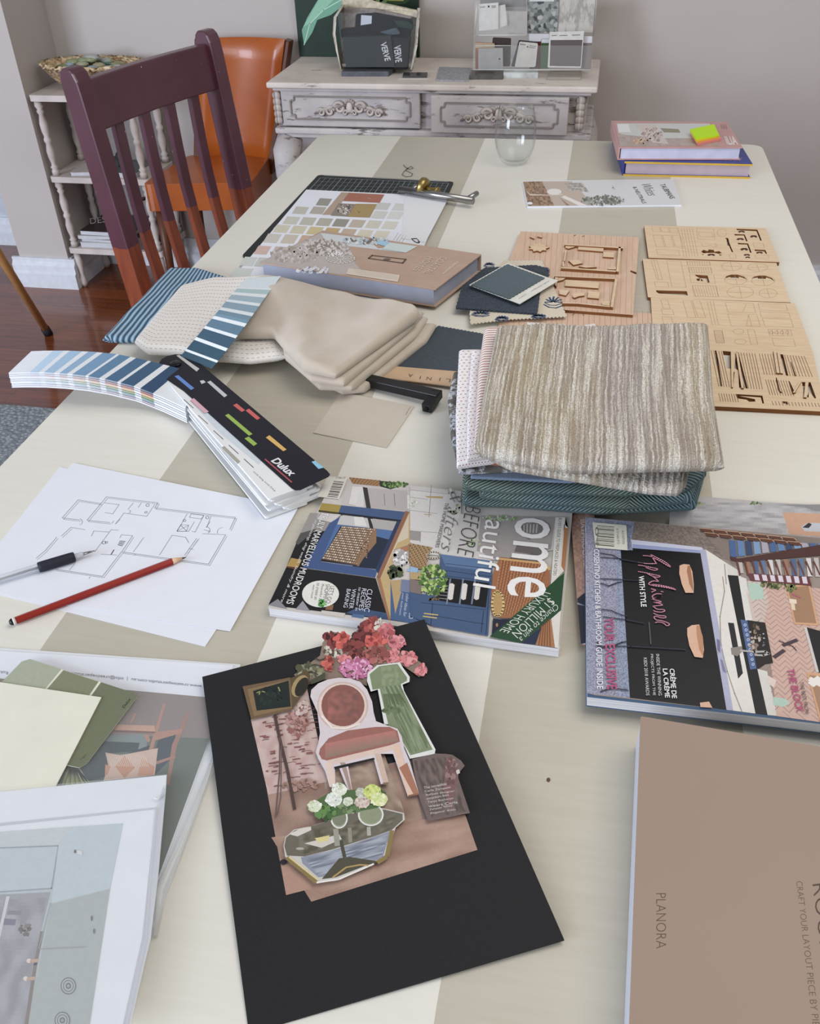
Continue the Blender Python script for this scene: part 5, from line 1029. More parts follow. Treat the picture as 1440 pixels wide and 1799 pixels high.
MB().tube([A_+dd*.0015, A_+dd*.0042], R0*1.01, 12).build('white_band', mat('d8d4cc', .4), pc); MB().ball(A_+dd*.0012, R0*.95, 14).build('end_cap', mat('16181a', .35), pc)
tl = (Tp-B_); MB().tube([B_, B_+tl*.7], [R0*.97, R0*.34], 14).build('sharpened_wood', mat('cfae8c', .6), pc); MB().tube([B_+tl*.7, Tp], [R0*.33, .0003], 10).build('lead', mat('3a3a3e', .4), pc)
pn = thing('ballpoint_pen', P(60, 1005), 'clear-barrelled ballpoint pen with a black rubber grip at the left edge of the floor plan', 'pen'); R1 = .0055
G0 = P(68, 997, pz+R1); G1 = P(131, 978, pz+R1); d1 = (G1-G0).normalized()
MB().tube([G0-d1*.0005, G0, G0+(G1-G0)*.1, G0+(G1-G0)*.9, G1, G1+d1*.0005], [R1*.8, R1, R1*1.05, R1*1.02, R1*.95, R1*.7], 20).build('rubber_grip', mat('232530', .6, .05, 200, .2), pn)
MB().tube([G0-d1*.115, G0], R1*.82, 18).build('clear_barrel', plastic(.35, 'dfe4ee', .08), pn); MB().tube([G0-d1*.11, G0], R1*.25, 10).build('ink_refill', mat('8f9298', .4), pn); MB().tube([G0-d1*.12, G0-d1*.068], R1*.62, 12).build('end_plug', mat('2a2224', .35), pn)
MB().tube([G1, G1+d1*.009, G1+d1*.010], [R1*.6, R1*.5, R1*.3], 16).build('clear_tip_sleeve', plastic(.4, 'c9ccd2', .05), pn); MB().tube([G1+d1*.009, G1+d1*.018, G1+d1*.0215], [R1*.3, R1*.2, .0003], 10).build('metal_tip', mat('8c8e90', .25, metal=1), pn)
# ---------------------------------------------------------------- decorating magazine
MZ = T+.0118
mg = book('magazine', [(588, 838), (1006, 892), (983, 1140), (470, 1068)], T+.0003, MZ, 'home magazine with a blue kitchen and baskets on its cover, behind the black board', 'magazine', mat('c9c4c0', .35, .02), PAGE, .0006, 'decorating magazines', inset=.0006)
a = Art(MZ+.0001)
a.poly([(588, 838), (1006, 892), (983, 1140), (470, 1068)], 'cbc5bf').tf(440, 820, 4.8)
rr = random.Random(5)
a.poly([(830, 100), (1440, 150), (1440, 640), (1335, 620), (1335, 380), (760, 320), (790, 160)], 'c3bcb8').poly([(860, 165), (955, 172), (900, 330), (830, 310)], 'dad5d2').poly([(900, 240), (950, 180), (960, 500), (870, 500)], 'd5d0ce').poly([(945, 170), (985, 178), (1045, 525), (1005, 515)], '35302f').poly([(985, 180), (1320, 200), (1330, 370), (1020, 350)], 'b4adaa')
for x in (1125, 1210): a.line([(x, 225), (x+8, 330)], .0007, '7a7472')
a.poly([(1320, 240), (1440, 245), (1440, 360), (1322, 355)], 'd6d6c8').cluster(1385, 300, 50, 40, 16, 9, ['b8c49a', 'e4e6dc', '9aa878'])
a.poly([(1335, 470), (1435, 480), (1425, 625), (1340, 615)], '9c958f').lines([[(1345+i*9, 480), (1350+i*9, 610)] for i in range(9)], .0005, '6c6460')
a.poly([(828, 88), (1095, 115), (1085, 165), (860, 142)], '8a5a28'); a.quads([(828, 88), (1095, 115), (1085, 165), (860, 142)], [(i/26, j/6, i/26+.022, j/6+.09, ['b98a4a', '6a3f18', 'd0a868'][(i+j) % 3]) for i in range(26) for j in range(6)], 'b98a4a')
a.poly([(1085, 118), (1330, 140), (1180, 190), (1090, 165)], '2a3320').cluster(1215, 150, 110, 24, 80, 10, ['6a9040', '4a6a2c', '8aae5a', '2f4420'])
# dark left and cabinet
a.poly([(500, 390), (780, 400), (700, 480), (480, 860), (1055, 940), (1160, 1290), (150, 1165), (300, 850), (420, 560)], '17171b').poly([(500, 390), (770, 400), (640, 540), (470, 555), (420, 560)], '9a9490').poly([(600, 390), (760, 402), (690, 470), (560, 440)], 'cfcac6').poly([(420, 560), (560, 520), (400, 660), (380, 640)], '55524f')
a.poly([(150, 1165), (230, 1115), (310, 1200)], '8a8890').poly([(380, 1200), (440, 1130), (500, 1215)], '9a98a0').poly([(600, 1210), (800, 1235), (780, 1270), (590, 1240)], 'd0c8c0').poly([(640, 1160), (700, 1165), (690, 1210), (630, 1205)], '8a5a30').poly([(800, 1235), (1160, 1290), (1440, 1330), (1440, 1200), (1180, 1240), (900, 1190)], '2c4c78').poly([(860, 1240), (960, 1252), (950, 1280), (850, 1265)], '3c6498')
a.poly([(600, 305), (765, 325), (742, 385), (575, 370)], 'a48c24').poly([(765, 325), (1308, 380), (1278, 450), (742, 385)], '2f5080').poly([(742, 385), (1278, 450), (1270, 465), (738, 400)], '151a26').poly([(575, 365), (742, 385), (735, 400), (572, 380)], '4a3c10')
a.poly([(665, 475), (790, 400), (760, 420), (600, 780), (590, 800), (1070, 870), (1050, 935), (440, 850), (560, 650)], '2b4e86').poly([(760, 412), (1260, 465), (1215, 540), (730, 485)], 'c6c2c2').poly([(870, 420), (950, 425), (980, 500), (880, 495)], 'dedad8').poly([(985, 430), (1010, 435), (1040, 525), (1005, 515)], '302c2c').poly([(1020, 440), (1250, 465), (1200, 535), (1035, 520)], 'b0aaa8')
a.poly([(725, 485), (1215, 540), (1070, 865), (590, 795)], '3464a0').poly([(960, 560), (1190, 620), (1080, 865), (860, 840)], '1a2740').poly([(1235, 455), (1285, 460), (1075, 900), (1055, 860)], '1f3358').poly([(680, 640), (760, 500), (1000, 540), (900, 835), (590, 795)], '1a1a20')
a.poly([(770, 500), (1060, 522), (905, 835), (600, 780)], '5c4634'); bq = [(770, 502), (1060, 524), (900, 830), (602, 778)]
a.quads(bq, [(i/16+.004, j/15+.006, i/16+.05, j/15+.045, ['d0b498', 'b08e70', 'e0cab0'][(i*2+j) % 3]) for i in range(16) for j in range(15)], 'c8a888').lines([[(1005, 540), (935, 690), (880, 820)], [(1055, 530), (1045, 640)], [(905, 835), (960, 740), (1045, 640)]], .0022, '8a6240').poly([(1030, 540), (1062, 530), (1060, 640), (905, 832), (890, 810), (990, 640)], '8f6a48').cluster(975, 700, 16, 80, 40, 6, ['6c4c34', 'b0845c', '4a3220'])
a.poly([(1305, 372), (1338, 380), (1092, 942), (1060, 935)], '8f5a3c').poly([(1338, 380), (1440, 640), (1330, 660), (1210, 700), (1180, 960), (1180, 1290), (1092, 942)], 'c2a468').poly([(1065, 940), (1095, 942), (1182, 1290), (1160, 1290)], 'a06c40').poly([(1240, 640), (1330, 600), (1335, 400), (1100, 930)], 'd2c2a8')
a.poly([(1440, 650), (1330, 650), (1310, 720), (1350, 840), (1440, 850)], '9a7440').poly([(1265, 680), (1340, 665), (1310, 720), (1270, 700)], 'b06a3c').cluster(1215, 890, 55, 50, 34, 22, ['26331e', '3c4a2a', '55603c']).cluster(1275, 765, 68, 62, 60, 17, ['e2dedc', 'c4c0c0', 'f0eeec', 'a8a4a4'])
a.poly([(1180, 960), (1440, 1000), (1440, 1330), (1180, 1290)], '35598a').poly([(1180, 960), (1300, 950), (1220, 1240)], 'b89a60').poly([(1270, 950), (1370, 960), (1340, 1060), (1260, 1050)], '6f7c9c').poly([(1320, 860), (1420, 870), (1415, 890), (1318, 882)], '8ab4d8')
a.poly([(342, 768), (432, 786), (400, 850), (305, 838)], 'b08c30').poly([(305, 838), (400, 850), (395, 868), (300, 852)], '5c2c14')
a.text('TRULY MARVELLOUS MUDROOMS', (606, 385), (298, 1152), (660, 395), 'e4e2e0', bold=.01).text('for organising, dog wash, laundry & more', (566, 385), (244, 1140), (592, 390), 'dedcda', .4)
a.disc(590, 1073, 156, 113, 'e6e4dc', 28).text("LET'S GO", (672, 1005), (632, 1150), (712, 1008), '444444').text('SHOPPING', (635, 990), (600, 1150), (668, 992), '444444').text('Beautiful buys', (598, 985), (560, 1165), (622, 988), '555555', .3).text('to create an', (560, 980), (535, 1120), (582, 982), '555555', .3).text('easy nook', (522, 995), (500, 1110), (545, 998), '555555', .3).cluster(600, 1150, 36, 32, 20, 12, ['3c9a3c', '6ac050', '2c7a30'])
for tx, p_, q_, c_ in (('CLASSIC', (985, 1030), (955, 1220), (1030, 1036)), ('RECIPES', (940, 1025), (910, 1210), (978, 1030)), ('to master in', (912, 1015), (880, 1212), (934, 1018)), ('WINTER', (858, 1028), (828, 1195), (892, 1032)), ('BAKING', (812, 1030), (782, 1185), (846, 1034))): a.text(tx, p_, q_, c_, 'd8dcea')
a.text('DESIGNER', (1415, 1090), (1385, 1280), (1450, 1095), 'dadfea').text('APPROVED', (1360, 1075), (1332, 1280), (1398, 1078), 'dadfea').text('color ideas for', (1312, 1070), (1285, 1265), (1338, 1072), 'c4cbdc', .3).text('your bedroom', (1275, 1060), (1245, 1250), (1298, 1062), 'c4cbdc', .3)
a.poly([(650, 82), (822, 88), (745, 272), (565, 252)], 'dcd8cc').text('178UT', (718, 100), (800, 104), (722, 84), '3a3a3a')
for i, w_ in enumerate([5, 3, 7, 2, 4, 6, 3, 5, 2, 7, 3, 4, 6, 2, 5]): y0 = 120+i*9; k_ = (y0-120)*.42; a.poly([(702-k_, y0), (788-k_, y0+8), (788-k_-w_*.4, y0+8+w_), (702-k_-w_*.4, y0+w_)], '3a3834')
# right half
a.tf(720, 840, 4.8)
a.poly([(0, 60), (430, 110), (430, 300), (600, 320), (1240, 330), (1250, 600), (640, 700), (0, 540)], 'c9c4c0').poly([(0, 100), (330, 130), (420, 300), (300, 640), (110, 620), (0, 540)], 'd4d0cc').poly([(600, 320), (1225, 330), (1190, 600), (760, 690), (560, 640)], 'a29b98').poly([(110, 640), (700, 690), (600, 620), (160, 590)], 'd0ccc8')
a.lines([[(0, 100), (330, 135)], [(180, 60), (160, 330)], [(0, 270), (230, 300)], [(90, 450), (230, 460)], [(90, 450), (85, 540)], [(0, 160), (150, 180)]], .0007, '8f8a84').poly([(120, 150), (280, 155), (275, 172), (150, 165)], 'b89a50').poly([(118, 302), (182, 306), (180, 312), (118, 308)], 'b08a58').poly([(0, 440), (90, 450), (85, 530), (0, 520)], '9a948e')
a.cluster(350, 110, 36, 28, 14, 9, ['9ab07a', 'dfe2da']).cluster(390, 260, 30, 40, 22, 12, ['a8bc8a', 'cdd2c4', '8aa06a']).cluster(760, 340, 150, 20, 50, 10, ['a4bc84', 'c8d4b8', '7a9a5a']).cluster(540, 540, 90, 30, 22, 12, ['b4c49a', 'cfd4c8', 'a8b48a']).cluster(30, 210, 26, 30, 12, 9, ['b4c49a', 'dcdfd6'])
a.poly([(940, 400), (1060, 370), (1160, 400), (1160, 470), (1000, 520), (940, 460)], '7c7674').lines([[(960+i*28, 390), (960+i*26, 460)] for i in range(5)], .0016, 'b8b2ae').poly([(900, 560), (1140, 600), (1120, 650), (880, 620)], '6f6966')
a.poly([(0, 548), (190, 585), (150, 640), (140, 750), (90, 770), (0, 742)], '8f6c3c'); a.quads([(0, 550), (185, 588), (140, 750), (0, 740)], [(i/14, j/12, i/14+.04, j/12+.05, ['b8945c', '6a4a24', 'cdb07a'][(i*2+j) % 3]) for i in range(14) for j in range(12)], 'b8945c'); a.line(ell(200, 650, 55, 28, 16)+[(255, 650)], .0022, 'cfc2a8')
a.poly([(255, 640), (700, 700), (660, 1330), (200, 1250), (0, 1160), (0, 960), (130, 980), (250, 760)], '34547e').poly([(255, 640), (700, 700), (690, 790), (300, 740)], '4a6e9c').poly([(0, 742), (70, 760), (60, 800), (0, 790)], '8ab0d4').poly([(0, 790), (100, 800), (90, 860), (0, 850)], 'b89a60')
a.lines([[(300, 720), (690, 765)], [(300, 780), (685, 830)], [(300, 825), (680, 870)], [(100, 1050), (640, 1110)], [(190, 1060), (175, 1240)], [(200, 1160), (620, 1230)], [(620, 1120), (600, 1300)], [(670, 880), (640, 1320)]], .0008, '1c3050').poly([(300, 838), (665, 885), (640, 1092), (220, 1030)], '101018')
for x in (340, 448, 550): a.line([(x, 850), (x-30, 1060)], .0016, '6f7f98')
for x in (352, 462, 572): a.poly([(x-20, 890), (x+6, 886), (x+24, 900), (x+8, 1020), (x-14, 1028), (x-34, 1015)], 'dad4cc')
for i in range(5): a.line([(240, 900+i*28), (320, 908+i*28)], .0007, 'a8a49a')
a.poly([(120, 1135), (240, 1150), (235, 1160), (115, 1145)], 'c8aa60').poly([(110, 1160), (230, 1175), (226, 1185), (108, 1170)], 'c8aa60').poly([(0, 850), (100, 870), (90, 980), (0, 960)], '80706c').cluster(190, 860, 120, 130, 170, 15, ['5f8a2c', '8ab04a', '3c5a1c', 'b4cc6a', '4a7424']).cluster(190, 1010, 60, 20, 16, 10, ['3c3420', '8a6a3a'])
a.poly([(760, 665), (1140, 715), (1182, 800), (1178, 900), (1120, 1040), (880, 1180), (790, 1180), (700, 1165), (680, 1000), (700, 800)], '9c5c28'); bq = [(770, 680), (1165, 735), (1000, 1175), (690, 1150)]
a.quads(bq, [(i/30, j/36, i/30+.022, j/36+.016, ['c98a44', '7a3c16', 'b06c30', '5c2c10'][(i+j*2) % 4]) for i in range(30) for j in range(36)], 'b06c30').poly([(700, 960), (740, 940), (780, 980), (790, 1080), (750, 1160), (705, 1160), (682, 1080)], 'c29a50'); a.quads([(690, 960), (780, 960), (775, 1150), (695, 1150)], [(i/9, j/16, i/9+.06, j/16+.035, 'a07430') for i in range(9) for j in range(16)], 'a07430').line(ell(740, 1060, 48, 105, 20)+[(788, 1060)], .0022, 'd8b468').line([(760, 680), (1140, 722), (1175, 770)], .003, 'd0a050')
a.poly([(1240, 330), (1310, 330), (1305, 420), (1215, 600), (1185, 900), (1280, 800), (1300, 780), (1335, 420)], 'd6d0c8').poly([(1300, 420), (1335, 420), (1305, 795), (1275, 740)], 'a86a2c').poly([(1228, 330), (1305, 332), (1248, 832), (1192, 826)], 'dedad2').text("BUYER'S GUIDE TO FIREPLACES & HEATERS", (1254, 335), (1205, 820), (1282, 338), '4a4642')
a.poly([(670, 1335), (1302, 795), (1272, 1115), (935, 1392)], '1d4a28').poly([(935, 1392), (1110, 1255), (1060, 1405)], '1c2c48').poly([(1110, 1255), (1190, 1185), (1222, 1425), (1058, 1405)], 'a8682e').lines([[(1110+i*16, 1245-i*14), (1085+i*24, 1410+i*2)] for i in range(5)], .001, '7a4014').poly([(1190, 1185), (1272, 1115), (1250, 1432), (1222, 1428)], 'dcd6cc').poly([(700, 1180), (760, 1190), (850, 1190), (690, 1320)], '1c2238').disc(733, 1238, 10, 16, 'a8784c')
a.text('THE HOME MAKEOVERS', (296, 205), (212, 580), (326, 212), '55504c').text('BEFORE', (468, 230), (396, 632), (598, 262), '43403e', bold=-.022).text('& afters', (345, 110), (255, 612), (448, 120), '6a6662', .45, -.02)
a.text('autiful', (640, 345), (528, 905), (818, 372), 'eeecea').text('ome', (890, 322), (812, 985), (1186, 352), 'eeecea', bold=.004)
a.text('LUXURY HOME', (1118, 955), (752, 1288), (1188, 975), 'e4e6e0', bold=-.01).text('$1 MILLION', (1168, 1000), (848, 1295), (1228, 1052), 'e4e6e0', bold=-.01).text('Chance to win a', (1226, 1060), (916, 1350), (1262, 1092), 'e4e6e0', .3, -.01)
a.build('cover_print', GLOSS, mg)
# ---------------------------------------------------------------- kitchen magazines by the right edge
m3 = book('magazine', [(1180, 868), (1530, 896), (1530, 1000), (1170, 970)], T+.0003, T+.0055, 'magazine with a marble and peach cover, mostly hidden behind the kitchen magazine', 'magazine', mat('b9b6b6', .35), PAGE, .0006, 'decorating magazines', inset=.0006)
a = Art(T+.0056).tf(1220, 880, 4.495); a.rast([(-40, 8), (1240, 30), (1240, 330), (-40, 260)], 40, 14, lambda u, v: mixh('c4c2c4', 'a5a2a6', max(0, min(1, .5+nz(u*7, v*26+u*6)*1.1)))).cluster(480, 18, 60, 8, 20, 9, ['7a9060', '9ab07a', '5a6a48']).cluster(20, 25, 40, 14, 12, 9, ['7a9060', '9ab07a'])
a.poly([(695, 90), (1240, 110), (1240, 300), (745, 262)], 'cf9c7c').poly([(840, 205), (880, 178), (930, 172), (1240, 190), (1240, 250), (870, 240)], 'c4c6d2').poly([(850, 210), (900, 172), (925, 185), (900, 215)], '2e3038').poly([(700, 30), (1240, 30), (1240, 60), (960, 80), (860, 50)], '8f8e90'); a.build('cover_print', GLOSS, m3)
m4 = book('magazine', [(1002, 908), (1420, 968), (1400, 1190), (1020, 1128)], T+.0057, T+.0090, 'magazine with a pinkish timber cover peeking out left of the kitchen magazine', 'magazine', mat('b08a78', .35), PAGE, .0006, 'decorating magazines', inset=.0006)
a = Art(T+.0091).tf(980, 860, 3.13); a.rast([(70, 125), (200, 140), (200, 600), (105, 620)], 10, 40, lambda u, v: mixh('b58a76', '95705e', rr.random())).poly([(105, 600), (150, 565), (220, 600), (220, 830), (125, 850)], '262a38').poly([(105, 620), (150, 640), (150, 640), (106, 632)], '8a8ca0').text('BATHROOMS', (122, 165), (140, 420), (152, 165), 'd8ccc8'); a.build('cover_print', GLOSS, m4)
KZ = T+.0215
mk = book('magazine', [(1028, 908), (1500, 950), (1560, 1285), (1031, 1224)], T+.0092, KZ, 'kitchen magazine with a black panel and pink lettering on its cover at the right edge', 'magazine', mat('3f5876', .35), PAGE, .0006, 'decorating magazines', inset=.0006)
a = Art(KZ+.0001).tf(980, 860, 3.13); PK = 'b8246a'
a.poly([(150, 152), (1630, 280), (1815, 1330), (1440, 1275), (930, 1212), (200, 1130), (160, 1118)], '9a8a80')
a.rast([(150, 152), (430, 180), (450, 1150), (160, 1120)], 70, 230, lambda u, v: mixh('a4a6be' if u < .6 else '95a3c2', '666a80', rr.random()**1.6)).rast([(420, 178), (760, 208), (1000, 400), (400, 290)], 50, 24, lambda u, v: mixh('94857a', '6f6258', rr.random())).poly([(760, 208), (1630, 285), (1630, 440), (960, 420), (860, 300)], '84766c')
a.poly([(400, 275), (790, 318), (812, 352), (410, 326)], 'c8cce2').poly([(410, 300), (790, 335), (790, 350), (410, 322)], '8e9ac8')
a.poly([(344, 334), (412, 334), (408, 322), (782, 350), (930, 1212), (395, 1146)], '17161a').poly([(780, 330), (812, 330), (965, 1216), (926, 1212)], 'acaecb').poly([(812, 330), (920, 400), (940, 470), (1110, 1235), (963, 1216)], 'e3dfd6').poly([(920, 400), (1000, 450), (1010, 500), (1155, 1240), (1110, 1235), (935, 470)], 'd8d4cc')
a.lines([[(905, 480), (915, 560), (890, 700), (895, 860)], [(880, 830), (880, 900)], [(900, 880), (930, 1000), (970, 1120), (1010, 1220)], [(915, 410), (925, 520)]], .0010, 'a09a90').poly([(872, 820), (890, 830), (892, 900), (875, 880)], '6c6c94').poly([(890, 930), (905, 940), (925, 1010), (905, 1000)], '7c7ca0')
a.poly([(932, 470), (990, 474), (1152, 1240), (1085, 1232)], '1b1b1d').poly([(990, 474), (1035, 490), (1070, 720), (1030, 720)], 'dedad4').poly([(1095, 985), (1150, 1000), (1205, 1245), (1152, 1240)], 'd8d4cc').poly([(934, 732), (966, 734), (1016, 1010), (990, 1040)], '26262a').poly([(1035, 560), (1060, 600), (1090, 725), (1070, 725)], 'cfc6bc')
q = [(1040, 500), (1630, 560), (1815, 1330), (1200, 1246)]; a.poly([(1040, 500), (1160, 520), (1630, 560), (1815, 1330), (1200, 1246), (1175, 1000), (1130, 730), (1070, 600)], 'cfa898')
g_ = a.quad(q); sgm = []
for i in range(15):
    for j in range(26):
        u = i/15; v = j/26; d_ = 1 if i % 2 else -1; A1 = g_(u, v); B1 = g_(u+1/15, min(1, max(0, v+d_*.045))); dv = (B1-A1); nn_ = Vector((dv.y, -dv.x, 0)).normalized()*.0003; sgm.append([A1-nn_, A1+nn_, B1+nn_, B1-nn_])
vs_ = [p for s_ in sgm for p in s_]; a.put([v+Vector((0, 0, .00001)) for v in vs_], [(4*i, 4*i+1, 4*i+2, 4*i+3) for i in range(len(sgm))], lin('a47c72')); a.n += 1
a.poly([(1040, 500), (1130, 505), (1160, 620), (1130, 730), (1068, 725), (1050, 600)], 'd0bcb0').poly([(1042, 512), (1120, 518), (1132, 600), (1060, 608)], 'aecdbc').poly([(1180, 1140), (1250, 1150), (1275, 1175), (1240, 1195), (1185, 1185)], 'aecdbc').poly([(1150, 1020), (1200, 1050), (1185, 1090), (1150, 1060)], 'e0ccc0').disc(1100, 725, 4, 4, '888888')
a.poly([(1003, 715), (1040, 720), (1092, 985), (1056, 990)], '3c5c94')
for i in range(9): a.disc(1028+i*5.5, 745+i*27, 8, 8, 'b8c8e4', 10).disc(1028+i*5.5, 745+i*27, 4, 4, '2c4470', 8)
a.poly([(1040, 718), (1138, 732), (1182, 955), (1140, 960), (1100, 988), (1092, 980)], '241f1d').cluster(1080, 820, 28, 90, 40, 9, ['8a7460', '4a3c30', 'c0b0a0']).cluster(1130, 830, 5, 40, 6, 5, ['aab4c4'])
a.poly([(950, 870), (1010, 862), (1015, 885), (985, 918), (955, 905)], '8c847c').line([(1005, 885), (1080, 893), (1140, 890), (1158, 902), (1130, 912), (1085, 910)], .0022, 'b4b0ac')
a.poly([(1252, 528), (1385, 520), (1432, 748), (1298, 740)], 'd49a64').poly([(1262, 538), (1376, 530), (1420, 736), (1306, 730)], 'a47650').poly([(1270, 600), (1310, 605), (1312, 628), (1272, 625)], 'e8d4bc').poly([(1280, 625), (1300, 628), (1305, 665), (1285, 660)], 'e0ccb0').poly([(1365, 1005), (1815, 1050), (1830, 1330), (1440, 1275)], 'd49a64').poly([(1380, 1020), (1815, 1065), (1830, 1320), (1448, 1262)], 'a87c58').line([(1390, 1045), (1440, 1070)], .006, 'ece4dc').line([(1395, 1070), (1435, 1040)], .006, 'ece4dc')
a.poly([(1358, 755), (1630, 830), (1700, 1040), (1430, 1005)], '1d1c20').line([(1360, 760), (1425, 1000)], .0025, 'cfcac4').cluster(1210, 520, 100, 22, 70, 9, ['5c6a34', '8a8a50', '3c4424', 'a49a70']).cluster(1285, 545, 25, 16, 16, 8, ['7a8a44', '5c6a34']).line([(1285, 575), (1330, 595)], .0015, PK)
a.lines([[(1240, 855), (1310, 828)], [(1190, 920), (1240, 885)]], .0035, '4a3640').line([(1215, 832), (1290, 862), (1310, 885)], .001, '4a3640')
for k in range(12): x = 940+k*44; a.poly([(x, 278+k*1.5), (x+34, 282+k*1.5), (x+44, 370-k*6), (x+8, 374-k*6)], ['2c5a94', '4a78b0', '25406a', '6c94c0', 'a8a4b4'][k % 5])
for k in range(12): x = 985+k*42; a.poly([(x, 395-k*2), (x+26, 395-k*2), (x+36, 460+k*2), (x+10, 460+k*2)], ['c0b8b4', '50709c', '9c6c50', 'd8d4d4', '3c5c90'][(k*2) % 5])
a.poly([(945, 365), (990, 380), (1815, 240), (1815, 330), (1000, 400), (950, 388)], '4c241c').lines([[(985+i*42, 395), (1000+i*44, 470)] for i in range(12)], .0018, '6a3424').poly([(1040, 460), (1380, 480), (1395, 530), (1060, 500)], '6a2c34')
for k in range(7): x = 1075+k*44; a.poly([(x, 466+k*2), (x+26, 468+k*2), (x+34, 500+k*3), (x+8, 498+k*3)], 'dcd0dc')
for r_ in range(2):
    for k in range(7): x = 780+k*76+r_*30; y = 212+k*8+r_*24; a.poly([(x, y), (x+60, y+6), (x+72, y+18), (x+55, y+26), (x+8, y+18)], '5c3018').line([(x-5, y), (x+60, y+6), (x+74, y+18)], .0008, 'd8a078')
for px in ([(668, 418), (690, 410), (722, 413), (738, 450), (746, 520), (745, 568), (700, 568), (680, 520), (666, 460)], [(710, 762), (735, 746), (775, 742), (795, 810), (802, 880), (795, 926), (750, 920), (722, 860), (710, 800)], [(780, 1172), (830, 1166), (848, 1200), (782, 1196)]): a.poly(px, 'dcaa88')
a.poly([(712, 418), (726, 420), (742, 520), (742, 560), (722, 520), (708, 450)], 'a86c40').poly([(760, 748), (778, 745), (798, 830), (798, 920), (776, 880), (762, 800)], 'bc8254')
for pts in ([(235, 350), (300, 360), (345, 385), (420, 398)], [(235, 372), (340, 380), (440, 400)], [(235, 490), (350, 495), (440, 500)], [(235, 515), (280, 530), (330, 510), (350, 508)], [(240, 658), (290, 665), (350, 690), (380, 695)], [(250, 700), (370, 715), (470, 735)], [(240, 870), (300, 860), (350, 840), (378, 835)], [(215, 862), (400, 862), (700, 880)], [(235, 1110), (300, 1090), (385, 1105)]): a.line(pts, .0013, '2a2c40')
a.lines([[(500, 730), (510, 850)], [(440, 400), (520, 410)]], .001, '5a5a60')
a.text('COSENTINO KITCHEN & BATHROOM GUIDE INSIDE', (196, 328), (214, 1096), (225, 328), 'e4e4ec', bold=.012).text('YOUR EXCLUSIVE', (252, 704), (268, 1098), (305, 704), PK, bold=.02)
a.text('WITH STYLE', (442, 475), (456, 645), (472, 475), 'ecebea', bold=.02).text('CRÈME DE', (612, 985), (626, 1148), (646, 985), 'ecebea', bold=.02).text('LA CRÈME', (575, 985), (588, 1144), (608, 985), 'ecebea', bold=.02)
for tx, x in (('INSIDE THE WINNING', 538), ('PROJECTS FROM THE', 504), ('KBDI 2018 AWARDS', 470)): a.text(tx, (x, 905 if x > 480 else 925), (x+14, 1132), (x+18, 905 if x > 480 else 925), 'd4d2d4')
a.text('THE BLOCK', (1256, 985), (1312, 1224), (1298, 985), PK, bold=.02).text('THE BEST FROM', (1328, 1058), (1360, 1232), (1348, 1056), '4a3034')
# handwritten title drawn as strokes
def S3(pts): return [(((1000+x/6.545)-980)*3.13, ((880+y/6.545)-860)*3.13) for x, y in pts]
def smooth(p, k=3):
    for _ in range(k): p = [p[0]]+[((p[i][0]*w1+p[i+1][0]*(1-w1)), (p[i][1]*w1+p[i+1][1]*(1-w1))) for i in range(len(p)-1) for w1 in (.75, .25)]+[p[-1]]
    return p
for st_ in ([(845, 628), (920, 632), (960, 650), (1060, 700), (1160, 765), (1155, 745), (1100, 700), (1000, 650), (935, 615)], [(935, 615), (960, 660), (1000, 720)], [(1000, 720), (900, 722), (855, 716)], [(790, 738), (850, 745), (960, 770), (1020, 780), (990, 800), (940, 790), (880, 765)],
            [(790, 812), (860, 822), (980, 850), (1050, 862), (1015, 880), (960, 868), (900, 840)], [(960, 870), (1000, 900), (1030, 930), (960, 915), (905, 950), (930, 970), (1060, 985), (1180, 1010), (1225, 1025), (1200, 1005), (1080, 975), (980, 960), (930, 965)],
            [(940, 1010), (1000, 1025), (960, 1040), (945, 1050)], [(1050, 1040), (1080, 1045)], [(1060, 1070), (1000, 1065), (950, 1090), (960, 1120), (1020, 1105), (1070, 1090), (1000, 1110), (950, 1130)], [(950, 1130), (1040, 1150), (1060, 1165), (990, 1165), (955, 1165), (1050, 1180), (1075, 1200), (1000, 1205), (960, 1210)],
            [(960, 1210), (1010, 1250), (1080, 1245), (1100, 1265), (1060, 1280), (1000, 1275), (965, 1260)], [(965, 1290), (1030, 1320), (1100, 1320), (1110, 1345), (1050, 1345), (985, 1320), (970, 1345), (1000, 1370)], [(1000, 1370), (1060, 1375), (1130, 1400), (1155, 1420), (1120, 1440), (1080, 1400), (1020, 1390), (985, 1400)]):
    a.line(smooth(S3(st_), 2), .0012, 'f298b8', adv=False)
a.n += 1
a.poly([(188, 180), (376, 196), (382, 334), (206, 320)], 'dddccc')
for i, w_ in enumerate([4, 2, 6, 3, 2, 5, 3, 6, 2, 4, 5, 2, 3, 6]): y0 = 200+i*8; a.poly([(215, y0-3), (308, y0+5), (308, y0+5+w_*.8), (215, y0-3+w_*.8)], '45463c')
a.text('04', (222, 205), (224, 312), (203, 206), '7a7a6c').text('9 771445 012', (318, 215), (326, 300), (330, 214), '7a7a6c').text('AUS EDITION', (350, 225), (354, 300), (362, 224), '7a7a6c'); a.build('cover_print', GLOSS, mk)
